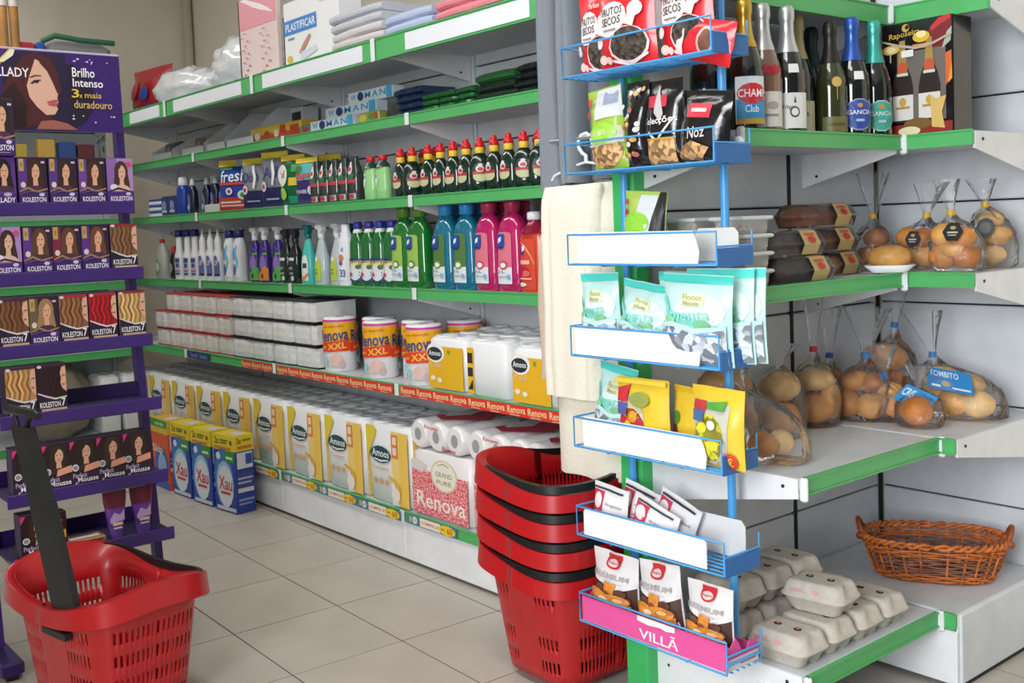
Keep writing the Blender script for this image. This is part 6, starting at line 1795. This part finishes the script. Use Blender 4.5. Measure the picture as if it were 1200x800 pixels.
# gift box
t = thing('gift_box', 'black sparkling wine gift box picturing two bottles and red ribbon', 'box', (-1.405, 2.536, ZB))
MB().cbox(-0.095, 0.095, -0.045, 0.045, 0, 0.285, M('#141112', 0.25, coat=0.4), 0.002).build('carton', t)
mb = MB()
def gb(cx):
    return [('p', [(cx - .15, .12), (cx - .15, .42), (cx - .12, .52), (cx - .06, .62), (cx - .05, .72), (cx + .05, .72), (cx + .06, .62), (cx + .12, .52), (cx + .15, .42), (cx + .15, .12)], '#2a211f'),
            ('p', [(cx - .07, .56), (cx - .05, .72), (cx - .04, .84), (cx + .04, .84), (cx + .05, .72), (cx + .07, .56)], '#a8894a'), ('e', cx, .6, .075, .055, '#c25a3a'), ('r', cx - .08, .53, cx + .08, .555, '#d8d0c4'), ('r', cx - .15, .14, cx + .15, .36, '#d9d6d2'), ('e', cx, .3, .05, .04, '#c7a04a'), ('r', cx - .1, .24, cx + .1, .26, '#b58a3a')]
its = [('r', .22, .12, .9, .74, '#6f6761'), ('p', [(.62, .86), (.78, .97), (.98, 1), (.98, .82), (.85, .74), (.7, .74)], '#7a2026'), ('l', [(.7, .9), (.82, .96), (.97, .99)], .03, '#c2323a'), ('p', [(.85, .72), (.97, .78), (.99, .9), (.92, .86)], '#a9b5a6'), ('p', [(.9, .4), (.99, .5), (.98, .7), (.9, .68)], '#d8662c'), ('p', [(.93, .42), (.99, .46), (.98, .6)], '#e39a3a')]
its += gb(.3) + gb(.68) + [('t', 'Raposeira', .12, .845, .56, .91, '#c9a24a', .02), ('e', .36, .945, .055, .035, '#c9a24a'), ('e', .38, .95, .03, .02, '#141112'), ('e', .14, .77, .13, .04, '#d8b45a'), ('e', .14, .77, .08, .025, '#e6d3a0'), ('r', .13, .66, .15, .74, '#b5a68a'),
       ('e', .58, .85, .12, .05, '#d8b23a'), ('e', .58, .87, .07, .03, '#efd9a0'), ('r', .46, .75, .7, .79, '#cf8a3a'), ('l', [(.0, .86), (.25, .8), (.5, .76), (.75, .78), (1, .84)], .012, '#b5a89a'), ('r', .3, .69, .47, .75, '#e6e4e2'),
       ('r', 0, 0, 1, .1, '#8f2a26'), ('e', .52, .1, .2, .05, '#7a5a2a'), ('e', .4, .04, .16, .04, '#e6d9b0'), ('p', [(.72, .06), (.7, .34), (.78, .3), (.92, .32), (.86, .18), (.9, .04)], '#d8b46a'), ('e', .1, .4, .07, .04, '#d8662c'), ('e', .12, .38, .04, .03, '#e3a03a')]
art(mb, plane((-0.0945, -0.0452, 0.001), (0.189, 0, 0), (0, 0, 0.283), 0.00018), its)
mb.build('front_print', t)

# ================================================================== cakes and tubs on the middle right shelf
ZM = 0.993 + G
TUB = M('#e6e8ea', 0.25, kind='film', trans=0.35)
def tub(label, x, y, z):
    t = thing('plastic_tub', label, 'tub', (x, y, z), PI / 2, 'stacked translucent tubs')
    MB().cbox(-.046, .046, -.042, .042, 0.002, 0.028, M('#c9b594', 0.7, kind='mix', scale=1.2), .008).build('contents', t)
    MB().loft([ring(0, .046, .042, 24, 6), ring(.03, .050, .046, 24, 6)], TUB, True, False).build('bowl', t)
    MB().cbox(-.054, .054, -.050, .050, .030, .039, M('#d9dcde', 0.3), .004).build('lid', t)
for i in range(4):
    tub('%s translucent tub from the bottom of the stack beside the rack' % ORD[i], -1.495, 1.90, ZM + .0395 * i)
for i in range(4):
    tub('%s translucent tub from the bottom of the stack against the back panel' % ORD[i], -1.62, 1.885, ZM + .0395 * i)
CF = M('#ffffff', 0.08, kind='film', trans=0.05, scale=.5)
def cake(label, x, y, z, col, rz=PI / 2, L=0.235, W=0.11, H=0.058, ribbed=True):
    t = thing('boxed_cake', label, 'cake', (x, y, z), rz, 'loaf cakes in clear boxes')
    mb = MB()
    n = 18
    rings = []
    for i in range(n + 1):
        u = i / n
        xx = -L / 2 + .012 + (L - .024) * u
        k = (1 - .35 * abs(2 * u - 1) ** 8) * (1 + (.012 if i % 2 and ribbed else 0))
        rings.append([(xx, -W * .40 * k, .004), (xx, -W * .44 * k, .022), (xx, -W * .40 * k, H * .74), (xx, -W * .2 * k, H * .9 * k), (xx, W * .2 * k, H * .92 * k), (xx, W * .40 * k, H * .74), (xx, W * .44 * k, .022), (xx, W * .40 * k, .004)])
    mb.loft(rings, M(col, 0.6, kind='crust', scale=2))
    mb.build('loaf', t)
    MB().loft([ring(0, L / 2 - .01, W / 2 - .006, 28, 7), ring(.026, L / 2 - .002, W / 2, 28, 7), ring(.027, L / 2 + .004, W / 2 + .005, 28, 7), ring(.03, L / 2 + .004, W / 2 + .005, 28, 7), ring(.031, L / 2 - .002, W / 2, 28, 7), ring(H - .004, L / 2 - .016, W / 2 - .012, 28, 7), ring(H, L / 2 - .024, W / 2 - .02, 28, 7)], CF).build('clear_box', t)
    KR = M('#b8a06c', 0.6)
    mb = MB()
    s = .0015
    pts = [(-W / 2 + .002, .003), (-W / 2 - .008, .026), (-W / 2 - .006, .033), (-W / 2 + .008, H - .001), (-W / 2 + .018, H + .002), (W / 2 - .018, H + .002)]
    xa, xb = .0, .062
    mb.loft([[(xa, a, b) for a, b in pts], [(xb, a, b) for a, b in pts]], KR, False, False, smooth=False, closed=False)
    o = mb.build('paper_band', t)
    mb = MB()
    fn = plane((xa, -W / 2 - .0062, .034), (xb - xa, 0, 0), (0, .0138, H - .036), 0.0005)
    art(mb, fn, [('r', .2, .55, .8, .8, '#c2523a'), ('e', .5, .1, .22, .36, '#c22a30')], l0=2)
    mb.build('logo', o)
    return t
cake('dark chocolate loaf cake in the lower box of the left pair', -1.497, 2.085, ZM, '#2f1a16', ribbed=False)
cake('dark chocolate loaf cake in the upper box of the left pair', -1.51, 2.068, ZM + .0615, '#3a211c', ribbed=False)
cake('golden loaf cake at the bottom of the pile of three', -1.585, 2.345, ZM, '#a8763a')
cake('brown loaf cake in the middle of the pile of three', -1.585, 2.325, ZM + .0615, '#7a4424')
cake('ribbed brown loaf cake on top of the pile of three', -1.585, 2.315, ZM + .123, '#8a4a26')
# bread on a foam tray
t = thing('bread_tray', 'round golden loaf on a white foam tray at the shelf edge', 'bread', (-1.455, 2.437, ZM + .0035), 0.5)
MB().loft([ring(0, .042, .034, 24, 4), ring(.018, .062, .05, 24, 4), ring(.019, .059, .047, 24, 4), ring(.004, .04, .032, 24, 4)], M('#e6e8ea', 0.5), True, True).build('foam_tray', t)
MB().ball((0, 0, .036), .052, .042, .033, M('#d09a52', 0.5, kind='crust', scale=.7), 20, 14, .08, 2.0, 3).build('loaf', t)

def bread_bag(label, x, y, z, w, d, h, buns, tie, neck=0.05, flare=0.05, lean=(0, 0), rz=0.0, sticker=None, group='bread in clear bags', trans=None, seed=0, rx=0.0):
    t = thing('bread_bag', label, 'bread', (x, y, z), rz, group)
    t.rotation_euler = (rx, 0, rz)
    for i, (bx_, by, bz, rx_, ry_, rz_, col) in enumerate(buns):
        MB().ball((bx_, by, bz + .005), rx_, ry_, rz_, M(col, 0.55, kind='crust', scale=.8), 18, 12, .09, seed + i * 1.7, 2.2).build('bun', t)
    mb = MB()
    n = 30
    prof_ = [(.0, .82), (.06, .96), (.3, 1.03), (.6, 1.0), (.8, .8), (.92, .45), (1.0, .16)]
    rings = []
    H = h
    for u, k in prof_:
        rings.append([((w * k * (1 + .06 * noise.noise(Vector((math.cos(a) * 2, math.sin(a) * 2, u * 4 + seed)))) + (.012 if k < .5 else 0) * math.cos(7 * a)) * math.cos(a) + lean[0] * u * u, (d * k * (1 + .06 * noise.noise(Vector((math.cos(a) * 2, math.sin(a) * 2, u * 4 + seed + 9))))) * math.sin(a) + lean[1] * u * u, .002 + H * u) for a in [2 * PI * q / n for q in range(n)]])
    lx, ly = lean
    rings.append([(.008 * math.cos(a) + lx * 1.15, .008 * math.sin(a) + ly * 1.15, H + neck * .35) for a in [2 * PI * q / n for q in range(n)]])
    for k in (1, 2, 3):
        rr = .008 + flare * (k / 3) ** 1.2
        rings.append([(rr * (1 + .16 * math.cos(5 * a + seed) + .1 * math.cos(9 * a)) * math.cos(a) + lx * (1.15 + .2 * k), rr * .55 * (1 + .16 * math.sin(4 * a + seed)) * math.sin(a) + ly * (1.15 + .2 * k), H + neck * .35 + neck * .9 * k / 1.6) for a in [2 * PI * q / n for q in range(n)]])
    mb.loft(rings, trans or FILM, True, False)
    mb.build('clear_bag', t)
    if tie:
        MB().tube([(lx * 1.15 - .001, ly * 1.15, H + neck * .35 - .006), (lx * 1.15, ly * 1.15, H + neck * .35 + .007)], .0105, M(tie, 0.4), n=10).build('tie', t)
    if sticker:
        mb = MB()
        art(mb, plane(*sticker[:3], 0.0006), sticker[3])
        mb.build('sticker', t)
    return t
BUN, BUN2, DKBUN, PALE = '#d18a42', '#daa055', '#b06a2e', '#dfb577'
YT, BT, RT = '#d8a92c', '#2a7fc4', '#b5222c'
# bags of rolls in the right corner of the middle shelf
SB = [('p', [(.25, 0), (.75, 0), (1, .5), (.75, 1), (.25, 1), (0, .5)], '#191a1c'), ('e', .5, .72, .14, .1, '#b59a5a'), ('r', .25, .42, .75, .5, '#c9c4b4'), ('r', .3, .28, .7, .33, '#c9c4b4')]
bread_bag('bag of small rolls with dark hexagonal label next to the foam tray', -1.49, 2.63, ZM, .058, .055, .125, [(-.02, -.015, .03, .034, .03, .028, BUN), (.025, -.01, .03, .032, .03, .028, BUN2), (-.012, -.02, .08, .033, .028, .028, BUN), (.026, -.016, .078, .03, .028, .026, DKBUN)], YT, .05, .035, (.02, .01), seed=1, sticker=((.0, -.062, .062), (.04, .006, 0), (0, .008, .04), SB))
bread_bag('bag of glazed braided rolls with black label, front right', -1.335, 2.55, ZM, .068, .055, .13, [(-.03, -.018, .035, .036, .03, .033, BUN), (.03, -.015, .032, .036, .03, .03, DKBUN), (-.026, -.02, .085, .034, .028, .03, BUN2), (.022, -.016, .078, .034, .028, .028, BUN), (.0, -.026, .05, .036, .026, .02, BUN2)], YT, .05, .025, (-.02, .01), seed=2, sticker=((-.012, -.058, .078), (.052, .004, 0), (0, .012, .044), SB))
bread_bag('bag of pale rolls with grey label at the right end of the middle shelf', -1.325, 2.72, ZM, .06, .055, .15, [(-.01, -.012, .03, .045, .036, .028, PALE), (.012, -.01, .078, .04, .03, .025, BUN2), (-.01, -.0, .12, .035, .026, .022, PALE)], YT, .04, .03, (-.02, .0), seed=3, sticker=((-.02, -.06, .08), (.045, .004, 0), (0, .01, .05), [('e', .5, .5, .5, .5, '#4a4d50'), ('e', .5, .5, .34, .3, '#6a6d70')]))
bread_bag('bag of rolls in the rear corner behind the foam tray', -1.60, 2.60, ZM, .055, .06, .12, [(-.01, -.01, .03, .04, .036, .028, BUN), (.01, 0, .08, .036, .034, .026, DKBUN)], YT, .07, .04, seed=4)

# ================================================================== bread on the low right shelf
ZL = 0.605 + G
bread_bag('clear bag with a red tie holding two round flat loaves', -1.61, 2.33, ZL, .066, .062, .165, [(0, 0, .04, .056, .052, .04, BUN), (.0, .0, .112, .056, .05, .028, PALE), (.035, .02, .06, .025, .03, .05, BUN2)], RT, .09, .022, (.0, .0), seed=5)
bread_bag('bag of dark rolls with a blue tie left of the crowded corner', -1.66, 2.475, ZL, .055, .05, .13, [(0, 0, .035, .045, .042, .034, DKBUN), (0, 0, .092, .042, .04, .028, DKBUN)], '#274a9a', .09, .03, seed=6)
bread_bag('bag of golden rolls in front of the corner, blue tie on top', -1.565, 2.475, ZL, .075, .07, .145, [(-.03, -.02, .036, .042, .038, .036, BUN), (.034, -.01, .034, .04, .036, .034, BUN2), (-.02, 0, .095, .042, .038, .03, BUN), (.03, .01, .09, .036, .034, .028, DKBUN)], BT, .075, .05, (.02, -.01), seed=7)
bread_bag('tall bag of brown loaves in the corner with clear plastic reaching high', -1.61, 2.66, ZL, .085, .07, .19, [(-.03, 0, .05, .05, .045, .05, DKBUN), (.035, 0, .05, .045, .04, .05, BUN), (0, 0, .135, .065, .05, .04, BUN)], BT, .12, .06, (.03, .0), seed=8)
bread_bag('bag of rolls tied low at the front between the labelled bags', -1.50, 2.50, ZL, .055, .05, .10, [(-.015, -.01, .034, .036, .034, .032, BUN), (.02, 0, .034, .034, .032, .03, BUN), (0, 0, .075, .036, .034, .022, BUN2)], BT, .05, .035, (.0, -.02), seed=9)
bread_bag('clear bag lying at the shelf edge, round roll and small blue label', -1.40, 2.475, ZL, .062, .055, .085, [(.0, -.016, .036, .042, .036, .036, '#c47a34'), (-.03, .02, .036, .032, .03, .032, BUN)], None, .03, .03, (-.02, .03), seed=10,
          sticker=((-.062, -.02, .066), (.085, .0, -.028), (.02, .035, .036), [('r', 0, 0, 1, 1, '#2f8fcf'), ('t', 'CRIS', .06, .4, .4, .85, '#e9f2f8'), ('e', .7, .4, .12, .2, '#b9a67a'), ('e', .82, .25, .04, .07, '#dfe9ef')]))
bread_bag('large bag of pale long rolls with big blue label, right end', -1.395, 2.655, ZL, .135, .08, .13, [(-.055, -.01, .04, .05, .04, .038, PALE), (.0, -.025, .034, .05, .036, .034, BUN2), (.062, -.015, .036, .045, .038, .036, PALE), (-.045, .0, .095, .055, .04, .03, PALE), (.02, .01, .08, .05, .036, .03, PALE)], BT, .07, .05, (-.07, .02), seed=11,
          sticker=((-.045, -.068, .082), (.125, -.0, -.012), (-.03, .042, .048), [('r', 0, 0, 1, 1, '#2f86c8'), ('t', 'TOMBITO', .08, .6, .72, .88, '#e3edf4'), ('e', .42, .3, .1, .14, '#b9a67a'), ('r', .1, .1, .3, .2, '#dfe9ef'), ('r', .56, .1, .95, .18, '#dfe9ef')]))
bread_bag('bag of brown long loaves behind the fourth and fifth wire baskets', -1.60, 1.96, ZL, .075, .085, .20, [(0, -.03, .06, .06, .036, .05, '#b58350'), (0, .035, .06, .06, .036, .05, '#b07a48'), (0, 0, .15, .065, .06, .04, '#b58350')], None, .05, .04, seed=12)
bread_bag('bag of round buns left of the red tied bag', -1.585, 2.15, ZL, .062, .062, .17, [(0, 0, .042, .05, .05, .042, BUN), (0, 0, .12, .05, .05, .036, PALE)], None, .03, .04, seed=13)
bread_bag('slack clear bag slumped at the shelf edge behind the yellow lemon bag', -1.43, 1.935, ZL, .075, .065, .15, [(-.03, -.02, .03, .036, .03, .028, BUN), (-.02, .03, .03, .03, .03, .028, PALE)], None, .03, .05, (-.06, -.03), seed=14)

# ================================================================== eggs and wicker basket on the lowest right shelf
ZE = 0.185 + G
PULP = M('#c8c0b5', 0.85, kind='pulp')
def carton():
    t = thing('egg_carton', 'x', 'eggs', group='grey pulp egg cartons')
    L, W = .152, .106
    N = 60
    def shape(k, z, flute):
        out = []
        for i in range(N):
            a = 2 * PI * i / N
            c, s_ = sec(a, 6)
            fx = 1 - flute * (.5 - .5 * math.cos(2 * PI * (s_ * .5 + .5) * 2)) if abs(c) > .9 else 1
            fy = 1 - flute * (.5 - .5 * math.cos(2 * PI * (c * .5 + .5) * 3)) if abs(s_) > .9 else 1
            # the valleys lie between the egg cups
            fx = 1 - flute * math.exp(-((s_) / .16) ** 2) if abs(c) > .9 else 1
            fy = 1 - flute * (math.exp(-((c - .33) / .1) ** 2) + math.exp(-((c + .33) / .1) ** 2)) if abs(s_) > .9 else 1
            out.append((c * L / 2 * k * fx, s_ * W / 2 * k * fy, z))
        return out
    MB().loft([shape(.70, 0, .32), shape(.78, .006, .32), shape(.96, .032, .16), shape(1.0, .034, .0)], PULP, True, True).build('tray', t)
    MB().loft([shape(1.03, .034, 0), shape(1.03, .038, 0), shape(.98, .042, .09), shape(.90, .060, .2), shape(.84, .067, .18), shape(.74, .070, .07), shape(.55, .069, 0)], PULP, True, True).build('lid', t)
    for x in (-.026, .026):
        MB().loft([ring(.0695, .0085, .0065, 12, 2.5, x, 0), ring(.0712, .0085, .0065, 12, 2.5, x, 0)], M('#241a16', 0.8)).build('hole', t)
        MB().ball((x, .001, .0705), .0055, .004, .003, M('#b5673c', 0.5), 10, 6).build('egg', t)
    mb = MB()
    art(mb, plane((-.055, -W / 2 * .955, .0435), (.08, 0, 0), (0, .0035, .014), .0005), [('r', .05, .45, .5, .6, '#d99a92'), ('r', .1, .2, .6, .32, '#d99a92'), ('e', .85, .5, .09, .4, '#dba79f')], l0=3)
    mb.build('print', t)
    return t
EG = Kind(carton())
ypos = [1.885, 1.993, 2.101, 2.209]
for i, y in enumerate(ypos):
    EG.put(-1.383, y, ZE, '%s egg carton from the left in the front row, lying on the shelf' % ORD[i], rz=random.uniform(-.05, .05))
for i, y in enumerate((1.885, 1.993, 2.101, 2.215)):
    EG.put(-1.545, y, ZE, '%s egg carton from the left in the rear row, lowest layer' % ORD[i], rz=random.uniform(-.04, .04))
EG.put(-1.39, 2.02, ZE + .0725, 'egg carton stacked alone on top of the front row', rz=.12)
for i, y in enumerate((1.90, 2.01, 2.12)):
    EG.put(-1.555, y, ZE + .0725, '%s egg carton from the left in the upper layer at the rear' % ORD[i], rz=random.uniform(-.06, .06))

t = thing('wicker_basket', 'oval orange brown wicker basket with two loop handles on the base shelf', 'basket', (-1.44, 2.605, ZE), 0.52)
WK, WK2, WK3 = M('#c46a2c', 0.5, kind='wicker'), M('#9c4e22', 0.5, kind='wicker'), M('#8a5a44', 0.6, kind='wicker')
bl, bw, bh = .178, .108, .100
def oval(u, k, z):
    c, s_ = sec(2 * PI * u, 2.6)
    return Vector((c * bl * k, s_ * bw * k, z))
kz = lambda z: .80 + .20 * (z / bh) ** .9
NS = 26
mb, mb2 = MB(), MB()
for r in range(13):
    z = .008 + r * (bh - .022) / 12
    pts = []
    n = NS * 4
    for i in range(n):
        u = i / n
        off = .0042 * math.sin(PI * NS * u + PI * r)
        q = oval(u, kz(z), z + (.0015 * math.sin(9 * PI * u + r * 2) if 3 < r < 9 else 0))
        nn = Vector((q.x / bl, q.y / bw, 0)).normalized()
        pts.append(q + nn * off)
    (mb2 if 3 <= r <= 9 else mb).tube(pts, .0031 if not 3 <= r <= 9 else .0027, WK if not 3 <= r <= 9 else WK3, n=5, closed=True)
mb.build('border_weave', t)['kind'] = 'stuff'
mb2.build('side_weave', t)['kind'] = 'stuff'
for i in range(NS):
    u = (i + .5) / NS
    MB().tube([oval(u, kz(0), .002), oval(u, kz(bh * .5), bh * .5), oval(u, kz(bh), bh)], .0036 if i % 2 else .0026, WK, n=6).build('stake', t)
for i in range(14):
    u = (i + .25) / 14
    q0 = [oval(u, kz(zz) + .028, zz) for zz in (.026, .05, .074)]
    MB().tube(q0, .0034, WK, n=6).build('outer_stake', t)
for ph in (0, PI):
    mb = MB()
    n = 150
    mb.tube([oval(i / n, 1.0 + .03 * math.cos(2 * PI * 22 * i / n + ph), bh + .002 + .006 * math.sin(2 * PI * 22 * i / n + ph)) for i in range(n)], .0052, WK, n=6, closed=True)
    mb.build('braided_rim', t)
mb = MB().loft([ring(.001, bl * .8, bw * .8, 28, 2.6), ring(.006, bl * .8, bw * .8, 28, 2.6)], WK2)
mb.build('base', t)
for s_ in (-1, 1):
    x = s_ * bl * 1.0
    pts = [(x, -.036, bh - .006)] + [(x + s_ * .012 * math.sin(a), -.03 * math.cos(a), bh + .004 +   .034 * math.sin(a)) for a in [PI * q / 8 for q in range(9)]] + [(x, .036, bh - .006)]
    o = MB().tube(pts, .0068, WK2, n=8).build('handle', t)
    for yy in (-.036, .036):
        MB().ball((x + s_ * .005, yy, bh + .001), .0115, .0105, .0105, WK2, 12, 8).build('handle_knob', o)
